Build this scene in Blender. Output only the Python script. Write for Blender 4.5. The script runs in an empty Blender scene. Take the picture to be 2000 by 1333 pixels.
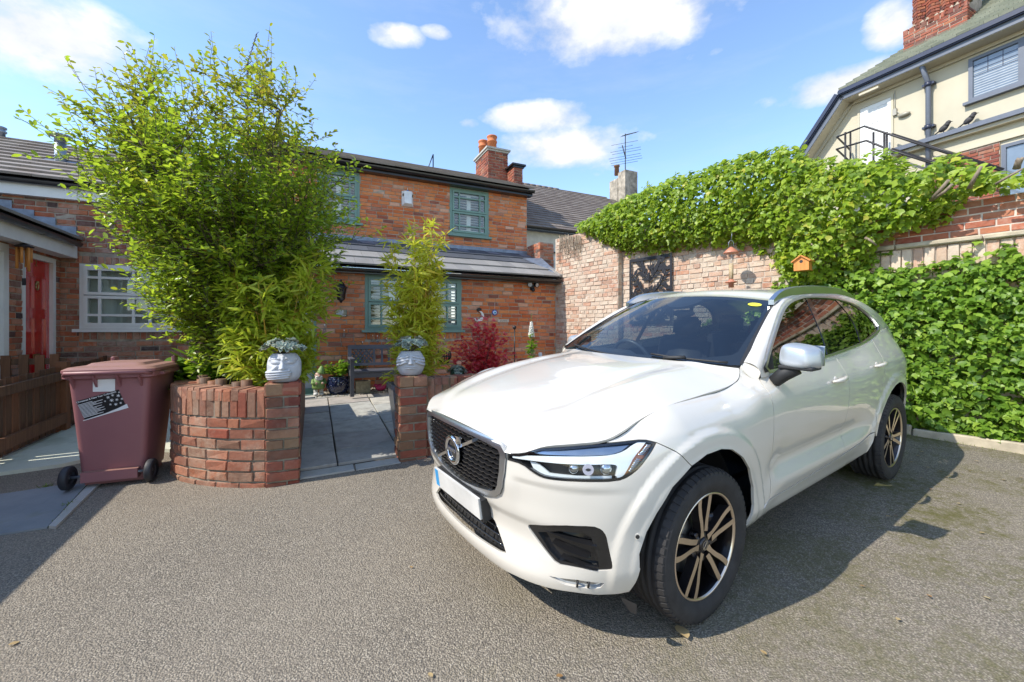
import bpy, bmesh, math, random
import numpy as np
from mathutils import Vector, Matrix, Euler
from mathutils.geometry import delaunay_2d_cdt
random.seed(7)
SC = bpy.context.scene
COL = SC.collection
R = math.radians
PI = math.pi
FPX, PCX, PCY = 822.0, 1000.0, 646.0
cam_d = bpy.data.cameras.new("camera")
cam_d.sensor_width = 36.0
cam_d.lens = FPX / 2000.0 * 36.0
cam_d.shift_y = -(666.5 - PCY) / 2000.0
cam_d.clip_start = 0.05
cam_d.clip_end = 3000.0
cam = bpy.data.objects.new("camera", cam_d)
CAMZ = 1.53
cam.location = (0, 0, CAMZ)
cam.rotation_euler = (R(90), 0, 0)
COL.objects.link(cam)
SC.camera = cam
AX = np.array([1750.0, 822.0, 0.0]); AX /= np.linalg.norm(AX)
NX = np.array([AX[1], -AX[0], 0.0])
ORG = np.array([1.0, 9.62, 0.0])
GX, GY = 0.011, 0.053
def gz(x, y): return GX * x + GY * y
def W(a, n, z): return ORG + a * AX + n * NX + np.array([0, 0, z])
def WG(a, n, h=0.0):
    p = ORG + a * AX + n * NX
    return np.array([p[0], p[1], gz(p[0], p[1]) + h])
def ray(px, py): return np.array([(px - PCX) / FPX, 1.0, (PCY - py) / FPX])
CAMP = np.array([0, 0, CAMZ])
def on_plane(px, py, P, Nn):
    d = ray(px, py); t = np.dot(np.asarray(P) - CAMP, Nn) / np.dot(d, Nn); return CAMP + t * d
def on_ground(px, py): return on_plane(px, py, (0, 0, 0), (-GX, -GY, 1))
def fac(px, py, n=0.0):
    """(a, z) of a photo point taken to lie on the plane n of the cottage front."""
    P = on_plane(px, py, ORG + n * NX, NX); return float(np.dot(P - ORG, AX)), float(P[2])
def wing(px, py, a):
    P = on_plane(px, py, ORG + a * AX, AX); return float(np.dot(P - ORG, NX)), float(P[2])
SUN_EL = 43.5
sdir = -AX - 0.045 * NX
saz = math.atan2(sdir[0], sdir[1])
world = bpy.data.worlds.new("World"); SC.world = world
world.use_nodes = True
wn = world.node_tree; wn.nodes.clear()
def WN(t, **k):
    n = wn.nodes.new(t)
    for a, v in k.items(): setattr(n, a, v)
    return n
sky = WN("ShaderNodeTexSky", sky_type='NISHITA', sun_disc=False)
sky.sun_elevation = R(SUN_EL); sky.sun_rotation = saz
sky.air_density = 1.0; sky.dust_density = 0.1; sky.ozone_density = 3.0
SKY_STRENGTH = 0.15
wbg = WN("ShaderNodeBackground"); wbg.inputs[1].default_value = SKY_STRENGTH
wout = WN("ShaderNodeOutputWorld")
wn.links.new(wbg.outputs[0], wout.inputs[0])
sun_d = bpy.data.lights.new("sun", 'SUN'); sun_d.energy = 2.6; sun_d.angle = R(0.53); sun_d.color = (1.0, 0.94, 0.84)
sun = bpy.data.objects.new("sun", sun_d); COL.objects.link(sun)
_h = math.hypot(sdir[0], sdir[1])
_sv = Vector((sdir[0] / _h * math.cos(R(SUN_EL)), sdir[1] / _h * math.cos(R(SUN_EL)), math.sin(R(SUN_EL))))
sun.rotation_euler = _sv.to_track_quat('Z', 'Y').to_euler()
sun.location = (-6, 2, 12)
SC.view_settings.view_transform = 'Standard'
SC.view_settings.look = 'None'
SC.view_settings.exposure = 1.2
SC.view_settings.gamma = 1.0
SC.view_settings.use_curve_mapping = False
SC.render.engine = 'CYCLES'
SC.cycles.max_bounces = 8
SC.cycles.transparent_max_bounces = 16
SC.cycles.caustics_reflective = False
SC.cycles.caustics_refractive = False
def wmath(op, a, b=None, clamp=False):
    n = WN("ShaderNodeMath", operation=op); n.use_clamp = clamp
    for i, v in enumerate((a, b)):
        if v is None: continue
        if isinstance(v, (int, float)): n.inputs[i].default_value = v
        else: wn.links.new(v, n.inputs[i])
    return n.outputs[0]
tc = WN("ShaderNodeTexCoord")
sepd = WN("ShaderNodeSeparateXYZ"); wn.links.new(tc.outputs['Generated'], sepd.inputs[0])
def dnoise(scale, zs, detail, rough, w):
    v = WN("ShaderNodeVectorMath", operation='MULTIPLY'); wn.links.new(tc.outputs['Generated'], v.inputs[0]); v.inputs[1].default_value = (1, 1, zs)
    n = WN("ShaderNodeTexNoise", noise_dimensions='4D'); n.inputs['Scale'].default_value = scale; n.inputs['Detail'].default_value = detail; n.inputs['Roughness'].default_value = rough; n.inputs['W'].default_value = w
    wn.links.new(v.outputs[0], n.inputs['Vector']); return n.outputs['Fac']
cnA = dnoise(7.0, 1.7, 10, .58, 1.3); cnB = dnoise(2.2, 2.6, 5, .6, 4.2); cnC = dnoise(3.0, 5.0, 8, .62, 9.1)
cl_sum = None
CLOUDS = []
for px, py, rx, ry, s in [(70, 62, 170, 78, 1.0), (20, 15, 140, 60, .9), (1190, 45, 190, 62, 1.0), (1060, 10, 90, 30, .7), (1010, 70, 90, 35, .35),
                          (1060, 232, 105, 27, .95), (1105, 290, 130, 42, .95), (1180, 320, 100, 40, .6), (915, 243, 22, 11, .8), (773, 70, 48, 20, .8), (855, 65, 26, 12, .75),
                          (1640, 165, 95, 32, 1.0), (1540, 185, 60, 16, .6), (1745, 50, 42, 42, .95), (1950, 12, 70, 22, .8), (195, 130, 30, 14, .6),
                          (1380, 105, 40, 10, .5)]:
    d = ray(px, py); d = d / np.linalg.norm(d)
    CLOUDS.append((math.atan2(d[0], d[1]), math.asin(d[2]), 1.35 * rx / FPX, 1.4 * ry / FPX, s))
az_n = wmath('ARCTAN2', sepd.outputs[0], sepd.outputs[1])
el_n = wmath('ARCSINE', sepd.outputs[2])
for az, el, rx, ry, s in CLOUDS:
    ca = math.cos(az); ce = math.cos(el)
    dx = wmath('MULTIPLY', wmath('SUBTRACT', az_n, az), ce / (rx * ca))
    dy = wmath('MULTIPLY', wmath('SUBTRACT', el_n, el), 1.0 / (ry * ca * ce))
    r2 = wmath('ADD', wmath('MULTIPLY', dx, dx), wmath('MULTIPLY', dy, dy))
    m = wmath('MULTIPLY', wmath('SUBTRACT', 1.0, r2, clamp=True), s)
    cl_sum = m if cl_sum is None else wmath('MAXIMUM', cl_sum, m)
gate = wmath('MULTIPLY', cl_sum, 5.0, clamp=True)
heap = wmath('MULTIPLY', wmath('MULTIPLY', wmath('SUBTRACT', wmath('ADD', wmath('MULTIPLY', cnA, 1.25), wmath('MULTIPLY', cl_sum, .50)), .80), 3.6, clamp=True), gate)
back = wmath('ADD', wmath('MULTIPLY', sepd.outputs[1], -1.6), 0.1, clamp=True)
loose = wmath('MULTIPLY', wmath('MULTIPLY', wmath('SUBTRACT', wmath('ADD', wmath('MULTIPLY', cnB, .7), wmath('MULTIPLY', cnA, .3)), 0.48), 7.0, clamp=True), back)
thin = wmath('MULTIPLY', wmath('MULTIPLY', wmath('SUBTRACT', cnC, 0.48), 3.0, clamp=True), 0.20)
cmask = wmath('MAXIMUM', wmath('MAXIMUM', heap, loose), thin)
cmx = WN("ShaderNodeMix", data_type='RGBA')
wn.links.new(cmask, cmx.inputs[0])
hs = WN("ShaderNodeHueSaturation"); hs.inputs['Saturation'].default_value = 1.0; hs.inputs['Value'].default_value = 1.0
wn.links.new(sky.outputs[0], hs.inputs['Color'])
wn.links.new(hs.outputs[0], cmx.inputs[6])
CLOUD_COL = (3.3, 3.35, 3.5, 1)
ccm = WN("ShaderNodeMix", data_type='RGBA'); wn.links.new(wmath('MULTIPLY', wmath('SUBTRACT', cnA, .38), 4.0, clamp=True), ccm.inputs[0]); ccm.inputs[6].default_value = (2.3, 2.45, 2.75, 1); ccm.inputs[7].default_value = CLOUD_COL
wn.links.new(ccm.outputs[2], cmx.inputs[7])
wn.links.new(cmx.outputs[2], wbg.inputs[0])
def link(o, parent=None):
    COL.objects.link(o)
    if parent is not None: o.parent = parent
    return o
def tag(o, label=None, cat=None, group=None, kind=None):
    if label: o['label'] = label
    if cat: o['category'] = cat
    if group: o['group'] = group
    if kind: o['kind'] = kind
    return o
def thing(name, label, cat, loc=(0, 0, 0), rz=0.0, group=None):
    o = bpy.data.objects.new(name, None); o.empty_display_size = 0.1
    o.location = tuple(map(float, loc)); o.rotation_euler = (0, 0, rz)
    COL.objects.link(o); return tag(o, label, cat, group)
def copy_tree(o, parent=None):
    c = o.copy(); COL.objects.link(c)
    if parent is not None: c.parent = parent
    for ch in list(o.children): copy_tree(ch, c)
    return c
class MB:
    """collects faces, then links them as ONE mesh object"""
    def __init__(s): s.v = []; s.f = []; s.m = []; s.sm = []
    def add(s, vs, fs, mi=0, smooth=False):
        b = len(s.v); s.v += [tuple(map(float, p)) for p in vs]
        for f in fs: s.f.append(tuple(b + i for i in f)); s.m.append(mi); s.sm.append(smooth)
    def quad(s, a, b, c, d, mi=0): s.add([a, b, c, d], [(0, 1, 2, 3)], mi)
    def box(s, c, d, rot=None, mi=0):
        x, y, z = d[0] / 2, d[1] / 2, d[2] / 2
        vs = [Vector(p) for p in ((-x, -y, -z), (x, -y, -z), (x, y, -z), (-x, y, -z), (-x, -y, z), (x, -y, z), (x, y, z), (-x, y, z))]
        if rot is not None: vs = [rot @ p for p in vs]
        c = Vector(tuple(map(float, c))); s.add([p + c for p in vs], BOXF, mi)
    def bevbox(s, c, d, bev, rot=None, mi=0):
        bm = bmesh.new(); bmesh.ops.create_cube(bm, size=1.0)
        for v in bm.verts: v.co = Vector((v.co.x * d[0], v.co.y * d[1], v.co.z * d[2]))
        bmesh.ops.bevel(bm, geom=bm.edges[:], offset=bev, segments=1, affect='EDGES', profile=0.5)
        s.bm(bm, Matrix.Translation(Vector(tuple(map(float, c)))) @ (rot.to_4x4() if rot is not None else Matrix()), mi)
    def frame_box(s, o, e1, e2, e3, mi=0):
        o, e1, e2, e3 = (np.asarray(q, float) for q in (o, e1, e2, e3))
        vs = [o, o + e1, o + e1 + e2, o + e2, o + e3, o + e1 + e3, o + e1 + e2 + e3, o + e2 + e3]
        fl = np.dot(np.cross(e1, e2), e3) < 0
        s.add(vs, [f[::-1] for f in BOXF] if fl else BOXF, mi)
    def tube(s, pts, r, n=8, mi=0, cap=True, smooth=True):
        pts = [Vector(tuple(map(float, p))) for p in pts]
        rs = r if isinstance(r, (list, tuple)) else [r] * len(pts)
        vs = []; fs = []
        prev = None
        for i, p in enumerate(pts):
            t = (pts[min(i + 1, len(pts) - 1)] - pts[max(i - 1, 0)])
            t = t.normalized() if t.length > 1e-9 else Vector((0, 0, 1))
            if prev is None:
                a = t.orthogonal().normalized()
            else:
                a = (prev - t * prev.dot(t))
                a = a.normalized() if a.length > 1e-6 else t.orthogonal().normalized()
            prev = a; b = t.cross(a)
            for k in range(n):
                an = 2 * PI * k / n
                vs.append(p + (a * math.cos(an) + b * math.sin(an)) * rs[i])
        for i in range(len(pts) - 1):
            for k in range(n):
                k2 = (k + 1) % n
                fs.append((i * n + k, i * n + k2, (i + 1) * n + k2, (i + 1) * n + k))
        s.add(vs, fs, mi, smooth)
        if cap:
            b = len(s.v) - len(vs)
            s.f.append(tuple(b + k for k in range(n))[::-1]); s.m.append(mi); s.sm.append(False)
            e = b + (len(pts) - 1) * n
            s.f.append(tuple(e + k for k in range(n))); s.m.append(mi); s.sm.append(False)
    def lathe(s, prof, n=24, M=None, mi=0, smooth=True, cap=True):
        vs = []; fs = []
        for r, z in prof:
            for k in range(n):
                an = 2 * PI * k / n; p = Vector((r * math.cos(an), r * math.sin(an), z))
                vs.append(M @ p if M is not None else p)
        for i in range(len(prof) - 1):
            for k in range(n):
                k2 = (k + 1) % n
                fs.append((i * n + k, i * n + k2, (i + 1) * n + k2, (i + 1) * n + k))
        s.add(vs, fs, mi, smooth)
        if cap:
            b = len(s.v) - len(vs)
            if prof[0][0] > 1e-6: s.f.append(tuple(b + k for k in range(n))[::-1]); s.m.append(mi); s.sm.append(False)
            e = b + (len(prof) - 1) * n
            if prof[-1][0] > 1e-6: s.f.append(tuple(e + k for k in range(n))); s.m.append(mi); s.sm.append(False)
    def prism(s, poly, M, depth, mi=0):
        """poly in local xy, extruded along local +z by depth, M to world (Matrix)"""
        n = len(poly)
        a = sum(poly[i][0] * poly[(i + 1) % n][1] - poly[(i + 1) % n][0] * poly[i][1] for i in range(n))
        if a < 0: poly = poly[::-1]
        lo = [M @ Vector((p[0], p[1], 0)) for p in poly]; hi = [M @ Vector((p[0], p[1], depth)) for p in poly]
        fs = [tuple(range(n))[::-1], tuple(range(n, 2 * n))] + [(i, (i + 1) % n, n + (i + 1) % n, n + i) for i in range(n)]
        if depth < 0: fs = [f[::-1] for f in fs]
        s.add(lo + hi, fs, mi)
    def sphere(s, c, r, n=12, m=8, mi=0, sc=(1, 1, 1), M=None):
        vs = []; fs = []
        for i in range(m + 1):
            th = PI * i / m
            for k in range(n):
                an = 2 * PI * k / n
                p = Vector((math.sin(th) * math.cos(an) * r * sc[0], math.sin(th) * math.sin(an) * r * sc[1], math.cos(th) * r * sc[2]))
                if M is not None: p = M @ p
                vs.append(p + Vector(tuple(map(float, c))))
        for i in range(m):
            for k in range(n):
                k2 = (k + 1) % n
                if i == 0: fs.append((k, n + k, n + k2))
                elif i == m - 1: fs.append((i * n + k, (i + 1) * n + k, i * n + k2))
                else: fs.append((i * n + k, (i + 1) * n + k, (i + 1) * n + k2, i * n + k2))
        s.add(vs, fs, mi, True)
    def bm(s, bm, M=None, mi=0, smooth=False):
        bm.verts.ensure_lookup_table(); bm.verts.index_update()
        s.add([(M @ v.co if M is not None else v.co) for v in bm.verts], [tuple(v.index for v in f.verts) for f in bm.faces], mi, smooth)
        bm.free()
    def mesh(s, name, mats):
        me = bpy.data.meshes.new(name)
        if not isinstance(mats, (list, tuple)): mats = [mats]
        for m in mats: me.materials.append(m)
        me.from_pydata(s.v, [], s.f)
        if len(mats) > 1: me.polygons.foreach_set('material_index', s.m)
        me.polygons.foreach_set('use_smooth', s.sm)
        me.update(); return me
    def build(s, name, mats, parent=None, loc=None, rot=None):
        o = bpy.data.objects.new(name, s.mesh(name, mats))
        if loc is not None: o.location = tuple(map(float, loc))
        if rot is not None: o.rotation_euler = rot
        return link(o, parent)
BOXF = [(3, 2, 1, 0), (4, 5, 6, 7), (0, 1, 5, 4), (1, 2, 6, 5), (2, 3, 7, 6), (3, 0, 4, 7)]
def basis(o, ex, ey, ez):
    m = Matrix.Identity(4)
    for i, e in enumerate((ex, ey, ez)):
        for j in range(3): m[j][i] = float(e[j])
    for j in range(3): m[j][3] = float(o[j])
    return m
class NT:
    def __init__(s, name):
        s.m = bpy.data.materials.new(name); s.m.use_nodes = True; s.t = s.m.node_tree
        s.b = s.t.nodes['Principled BSDF']; s.out = s.t.nodes['Material Output']
    def n(s, t, ins=None, **k):
        nd = s.t.nodes.new(t)
        for a, v in k.items(): setattr(nd, a, v)
        for a, v in (ins or {}).items(): s.set(nd, a, v)
        return nd
    def set(s, nd, a, v):
        if hasattr(v, 'node'): s.t.links.new(v, nd.inputs[a])
        else:
            if isinstance(v, tuple) and len(v) == 3 and nd.inputs[a].type == 'RGBA': v = v + (1,)
            nd.inputs[a].default_value = v
    def p(s, **k):
        for a, v in k.items():
            s.set(s.b, {'color': 'Base Color', 'rough': 'Roughness', 'metal': 'Metallic', 'coat': 'Coat Weight', 'coatr': 'Coat Roughness',
                        'normal': 'Normal', 'trans': 'Transmission Weight', 'emit': 'Emission Color', 'emits': 'Emission Strength', 'alpha': 'Alpha',
                        'sub': 'Subsurface Weight', 'spec': 'Specular IOR Level', 'sheen': 'Sheen Weight'}[a], v)
        return s.m
    def noise(s, scale, detail=4, rough=.55, vec=None, dist=0.0, dim='3D'):
        nd = s.n('ShaderNodeTexNoise', {'Scale': scale, 'Detail': detail, 'Roughness': rough, 'Distortion': dist})
        if vec is not None: s.set(nd, 'Vector', vec)
        return nd.outputs['Fac']
    def voro(s, scale, vec=None, feature='F1', out='Distance'):
        nd = s.n('ShaderNodeTexVoronoi', {'Scale': scale}, feature=feature)
        if vec is not None: s.set(nd, 'Vector', vec)
        return nd.outputs[out]
    def ramp(s, fac, stops, interp='LINEAR'):
        nd = s.n('ShaderNodeValToRGB', {'Fac': fac}); cr = nd.color_ramp; cr.interpolation = interp
        while len(cr.elements) < len(stops): cr.elements.new(0.5)
        for e, (p, c) in zip(cr.elements, stops):
            e.position = p; e.color = (c if isinstance(c, tuple) else (c, c, c)) + (1,)
        return nd.outputs['Color']
    def mix(s, fac, a, b, mode='MIX'):
        nd = s.n('ShaderNodeMix', data_type='RGBA', blend_type=mode)
        s.set(nd, 0, fac); s.set(nd, 6, a); s.set(nd, 7, b); return nd.outputs[2]
    def math(s, op, a, b=None, clamp=False):
        nd = s.n('ShaderNodeMath', operation=op); nd.use_clamp = clamp; s.set(nd, 0, a)
        if b is not None: s.set(nd, 1, b)
        return nd.outputs[0]
    def bump(s, h, strength=.5, dist=.01, normal=None):
        nd = s.n('ShaderNodeBump', {'Height': h, 'Strength': strength, 'Distance': dist})
        if normal is not None: s.set(nd, 'Normal', normal)
        return nd.outputs[0]
    def obj(s): return s.n('ShaderNodeTexCoord').outputs['Object']
    def pos(s): return s.n('ShaderNodeNewGeometry').outputs['Position']
    def orand(s): return s.n('ShaderNodeObjectInfo').outputs['Random']
    def irand(s): return s.n('ShaderNodeNewGeometry').outputs['Random Per Island']
    def anyrand(s, k=1.0):
        x = s.math('ADD', s.orand(), s.irand()); return s.math('FRACT', s.math('MULTIPLY', x, k))
def plain(name, col, rough=.5, metal=0.0, var=.12, scale=6.0, bump=0.0, bscale=60.0, coat=0.0, spec=.5):
    t = NT(name)
    n = t.noise(scale, 4, .6, t.pos())
    c = t.mix(t.ramp(n, [(.3, 0.0), (.7, 1.0)]), tuple(x * (1 - var) for x in col), tuple(min(1, x * (1 + var)) for x in col))
    t.p(color=c, rough=rough, metal=metal, coat=coat, spec=spec)
    if bump: t.p(normal=t.bump(t.noise(bscale, 3, .6, t.pos()), bump, .004))
    return t.m
def glass_mat(name, tint=(.75, .8, .8), ior=1.5, rough=0.0, base=None, basew=0.0):
    """thin pane: transparent with a Fresnel reflection"""
    m = bpy.data.materials.new(name); m.use_nodes = True; t = m.node_tree; t.nodes.clear()
    o = t.nodes.new('ShaderNodeOutputMaterial'); mx = t.nodes.new('ShaderNodeMixShader'); lw = t.nodes.new('ShaderNodeLayerWeight'); lw.inputs[0].default_value = .5; f0 = ((ior - 1) / (ior + 1)) ** 2
    pw = t.nodes.new('ShaderNodeMath'); pw.operation = 'POWER'; pw.inputs[1].default_value = 5.0; t.links.new(lw.outputs['Facing'], pw.inputs[0])
    fr = t.nodes.new('ShaderNodeMath'); fr.operation = 'MULTIPLY_ADD'; fr.inputs[1].default_value = 1 - f0; fr.inputs[2].default_value = f0; t.links.new(pw.outputs[0], fr.inputs[0])
    tr = t.nodes.new('ShaderNodeBsdfTransparent'); tr.inputs[0].default_value = tint + (1,)
    gl = t.nodes.new('ShaderNodeBsdfGlossy'); gl.inputs['Roughness'].default_value = rough; gl.inputs[0].default_value = (1, 1, 1, 1)
    t.links.new(fr.outputs[0], mx.inputs[0]); t.links.new(gl.outputs[0], mx.inputs[2])
    t.links.new(tr.outputs[0], mx.inputs[1])
    t.links.new(mx.outputs[0], o.inputs[0])
    return m
def sstep(a, b, x):
    t = np.clip((np.asarray(x, float) - a) / (b - a), 0, 1); return t * t * (3 - 2 * t)
def text_mesh(body, size, Mx, mat, name, parent, ext=.0008, align='CENTER', bold=0.0):
    cu = bpy.data.curves.new(name, 'FONT'); cu.body = body; cu.size = size; cu.align_x = align; cu.align_y = 'CENTER'; cu.extrude = ext; cu.offset = bold
    t_ = bpy.data.objects.new(name, cu); COL.objects.link(t_)
    dg = bpy.context.evaluated_depsgraph_get(); dg.update()
    me = bpy.data.meshes.new_from_object(t_.evaluated_get(dg)); bpy.data.objects.remove(t_)
    me.transform(Mx); me.materials.clear(); me.materials.append(mat)
    o = bpy.data.objects.new(name, me); return link(o, parent)
def putw(o, parent, M=None):
    L = Vector(parent.location) if (parent is not None and 'category' in parent.keys()) else Vector((0, 0, 0))
    T = Matrix.Translation(-L); o.matrix_basis = T @ M if M is not None else T
    link(o, parent); return o
def bw(mb, name, mats, parent): return putw(bpy.data.objects.new(name, mb.mesh(name, mats)), parent)
def V3(p): return Vector(tuple(map(float, p)))
def on_screen(P):
    d = np.asarray(P, float) - CAMP
    if d[1] < .1: return None
    return PCX + FPX * d[0] / d[1], PCY - FPX * d[2] / d[1], d[1]
def brick_mat(name, stops, wash=.25, wr=(.47, .60), wash_col=(.55, .47, .40), dirt=.35, wscale=1.1, grain=38, sun_bleach=0.0, pit=.5):
    t = NT(name); P = t.pos(); r = t.anyrand(7.13)
    c = t.ramp(r, stops)
    r2 = t.anyrand(3.7)
    g = t.noise(grain, 5, .62, P)
    c = t.mix(t.math('MULTIPLY', t.ramp(g, [(.34, 0.0), (.66, 1.0)]), .38), c, t.mix(.55, c, (.13, .06, .04)))
    w = t.noise(wscale, 5, .68, P, .6); w2 = t.noise(17, 4, .7, P)
    wm = t.math('MULTIPLY', t.ramp(t.math('ADD', t.math('MULTIPLY', w, .62), t.math('MULTIPLY', w2, .38)), [(wr[0], 0.0), (wr[1], 1.0)]), wash)
    wm = t.math('MULTIPLY', wm, t.math('ADD', .35, r2))
    c = t.mix(t.math('MINIMUM', wm, .94), c, wash_col)
    d = t.ramp(t.noise(2.6, 5, .7, P), [(.50, 0.0), (.72, 1.0)])
    c = t.mix(t.math('MULTIPLY', d, dirt), c, (.055, .045, .035))
    h = t.math('ADD', t.math('MULTIPLY', g, 1.0), t.math('MULTIPLY', t.noise(130, 3, .6, P), .45))
    t.p(color=c, rough=.9, spec=.25, normal=t.bump(h, pit, .006))
    return t.m
RED = [(0.0, (.52, .125, .040)), (.16, (.64, .20, .065)), (.34, (.70, .26, .095)), (.52, (.58, .155, .055)), (.68, (.66, .235, .105)), (.80, (.46, .12, .055)), (.86, (.24, .08, .058)), (.93, (.60, .30, .19)), (1.0, (.74, .42, .29))]
MIXED = [(0.0, (.48, .13, .055)), (.18, (.30, .10, .065)), (.34, (.58, .20, .09)), (.50, (.10, .06, .058)), (.62, (.52, .16, .07)), (.76, (.36, .19, .13)), (.88, (.58, .27, .17)), (1.0, (.055, .042, .045))]
PLANTER = [(0.0, (.36, .13, .075)), (.2, (.27, .11, .07)), (.4, (.44, .19, .115)), (.58, (.24, .135, .09)), (.74, (.40, .15, .08)), (.86, (.34, .20, .13)), (1.0, (.30, .075, .045))]
PIER = [(0.0, (.26, .065, .040)), (.25, (.36, .12, .075)), (.45, (.20, .055, .04)), (.65, (.42, .19, .12)), (.82, (.30, .20, .11)), (1.0, (.18, .06, .045))]
OLDW = [(0.0, (.46, .19, .105)), (.2, (.52, .33, .22)), (.4, (.50, .25, .16)), (.56, (.44, .34, .26)), (.72, (.55, .40, .30)), (.86, (.46, .15, .07)), (1.0, (.36, .28, .22))]
M_BRICK = brick_mat('cottage_brick', RED, .2, (.50, .62), (.60, .50, .43), .14)
M_BRICKM = brick_mat('mixed_brick', MIXED, .45, (.47, .6), (.52, .44, .38), .30)
M_BRICKP = brick_mat('planter_brick', PLANTER, .30, (.47, .6), (.50, .42, .32), .40, pit=.9)
M_BRICKR = brick_mat('pier_brick', PIER, .22, (.47, .6), (.50, .43, .33), .42, pit=.9)
M_BRICKW = brick_mat('old_wall_brick', OLDW, 1.1, (.38, .56), (.58, .475, .375), .25, 1.5, pit=.9)
M_BRICKW2 = brick_mat('upper_wall_brick', [(0, (.40, .12, .06)), (.3, (.46, .18, .09)), (.6, (.34, .09, .055)), (.8, (.24, .07, .05)), (1, (.48, .24, .14))], .25, (.47, .6), (.56, .45, .36), .3)
M_BRICKC = brick_mat('chimney_brick', [(0, (.28, .075, .045)), (.3, (.36, .11, .065)), (.6, (.22, .06, .045)), (.8, (.14, .06, .05)), (1, (.42, .15, .075))], .15, (.47, .6), (.5, .44, .36), .3)
M_MORTAR = plain('grey_mortar', (.37, .31, .245), .95, var=.3, scale=9, bump=.5, bscale=90)
M_MORTARP = plain('planter_mortar', (.27, .245, .19), .95, var=.4, scale=7, bump=.6, bscale=70)
M_MORTARW = plain('old_wall_mortar', (.50, .43, .36), .95, var=.3, scale=5, bump=.6, bscale=70)
def tile_mat(name, a, b, moss=(.22, .17, .10), k=.35):
    t = NT(name); P = t.pos(); r = t.anyrand(5.1)
    c = t.mix(r, a, b); n = t.noise(3.5, 5, .65, P)
    c = t.mix(t.math('MULTIPLY', t.ramp(n, [(.48, 0.0), (.68, 1.0)]), k), c, moss)
    c = t.mix(t.math('MULTIPLY', t.noise(60, 3, .6, P), .35), c, t.mix(.5, c, (.03, .03, .03)))
    t.p(color=c, rough=.8, normal=t.bump(t.noise(90, 3, .6, P), .4, .004)); return t.m
M_TILE = tile_mat('roof_tile_brown', (.225, .19, .165), (.30, .26, .225), (.20, .13, .07), .3)
M_TILEG = tile_mat('roof_tile_grey', (.245, .235, .225), (.32, .305, .285), (.13, .12, .09), .25)
M_SLATE = tile_mat('slate_blue', (.060, .068, .085), (.10, .11, .13), (.10, .10, .08), .2)
M_TILEN = tile_mat('neighbour_tile', (.17, .135, .115), (.24, .20, .17), (.12, .09, .06), .3)
M_TILEC = tile_mat('green_grey_tile', (.20, .215, .165), (.29, .30, .23), (.12, .14, .08), .3)
M_GUTTER = plain('black_gutter', (.014, .013, .014), .30, coat=.3)
M_LEAD = plain('lead_flashing', (.22, .25, .30), .45, .5, var=.25, scale=9, bump=.3, bscale=20)
M_WHITE = plain('white_paint', (.74, .735, .71), .45, var=.05)
M_SHUTTER = plain('shutter_white', (.80, .78, .73), .5, var=.03)
M_TEAL = plain('teal_paint', (.155, .265, .225), .45, var=.06)
M_DOORGREY = plain('pale_grey_paint', (.50, .515, .56), .4, var=.03)
M_DOORRED = plain('red_gloss_paint', (.56, .016, .018), .14, var=.10, coat=1.0)
M_BRASS = plain('aged_brass', (.42, .31, .14), .35, 1.0, var=.2)
M_WINGLASS = glass_mat('window_glass', (.80, .84, .82), 1.9)
M_ROOM = plain('dim_room', (.05, .04, .035), .9)
M_NET = None
def net_mat():
    t = NT('vertical_blind'); x = t.n('ShaderNodeTexCoord').outputs['UV']
    P = t.pos(); n = t.noise(14, 2, .5, t.n('ShaderNodeVectorMath', {0: P, 1: (1.0, 1.0, .02)}, operation='MULTIPLY').outputs[0])
    t.p(color=t.mix(n, (.30, .36, .33), (.52, .58, .54)), rough=.9); return t.m
M_NET = net_mat()
M_CREAM = plain('cream_render', (.50, .455, .345), .85, var=.05, scale=2.0, bump=.12, bscale=120)
M_NAVY = plain('navy_paint', (.028, .035, .065), .35, var=.1)
M_SLATEPAINT = plain('slate_blue_paint', (.115, .13, .165), .4, var=.08)
M_DARKMETAL = plain('dark_metal', (.03, .028, .03), .45, .3)
M_STONE = plain('buff_stone', (.43, .37, .27), .9, var=.25, scale=7, bump=.6, bscale=60)
M_CONC = plain('weathered_concrete', (.42, .41, .37), .92, var=.2, scale=3, bump=.35, bscale=80)
M_TERRA = plain('terracotta', (.50, .155, .055), .75, var=.15)
M_BLACKIRON = plain('black_iron', (.012, .012, .016), .4)
M_GALV = plain('galvanised_pipe', (.27, .30, .35), .42, .7, var=.1)
def wood_mat(name, a, b, rough=.75, scale=3.0, stretch=(1, 1, .07), red=None):
    t = NT(name); P = t.obj(); v = t.n('ShaderNodeVectorMath', {0: P, 1: stretch}, operation='MULTIPLY').outputs[0]
    n = t.noise(scale * 14, 5, .65, v, .4); r = t.anyrand(4.3)
    c = t.mix(t.ramp(n, [(.3, 0.0), (.7, 1.0)]), a, b);
    if red: c = t.mix(t.math('MULTIPLY', t.ramp(r, [(.5, 0.0), (1.0, 1.0)]), .8), c, red)
    t.p(color=c, rough=rough, normal=t.bump(n, .4, .004)); return t.m
M_FENCE = wood_mat('stained_fence_wood', (.06, .033, .019), (.20, .105, .056), .7, red=(.32, .115, .045))
M_BENCH = plain('grey_bench_paint', (.085, .085, .10), .5, var=.15)
M_ORANGEWOOD = wood_mat('orange_wood', (.48, .17, .03), (.66, .27, .06), .55)
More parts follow.
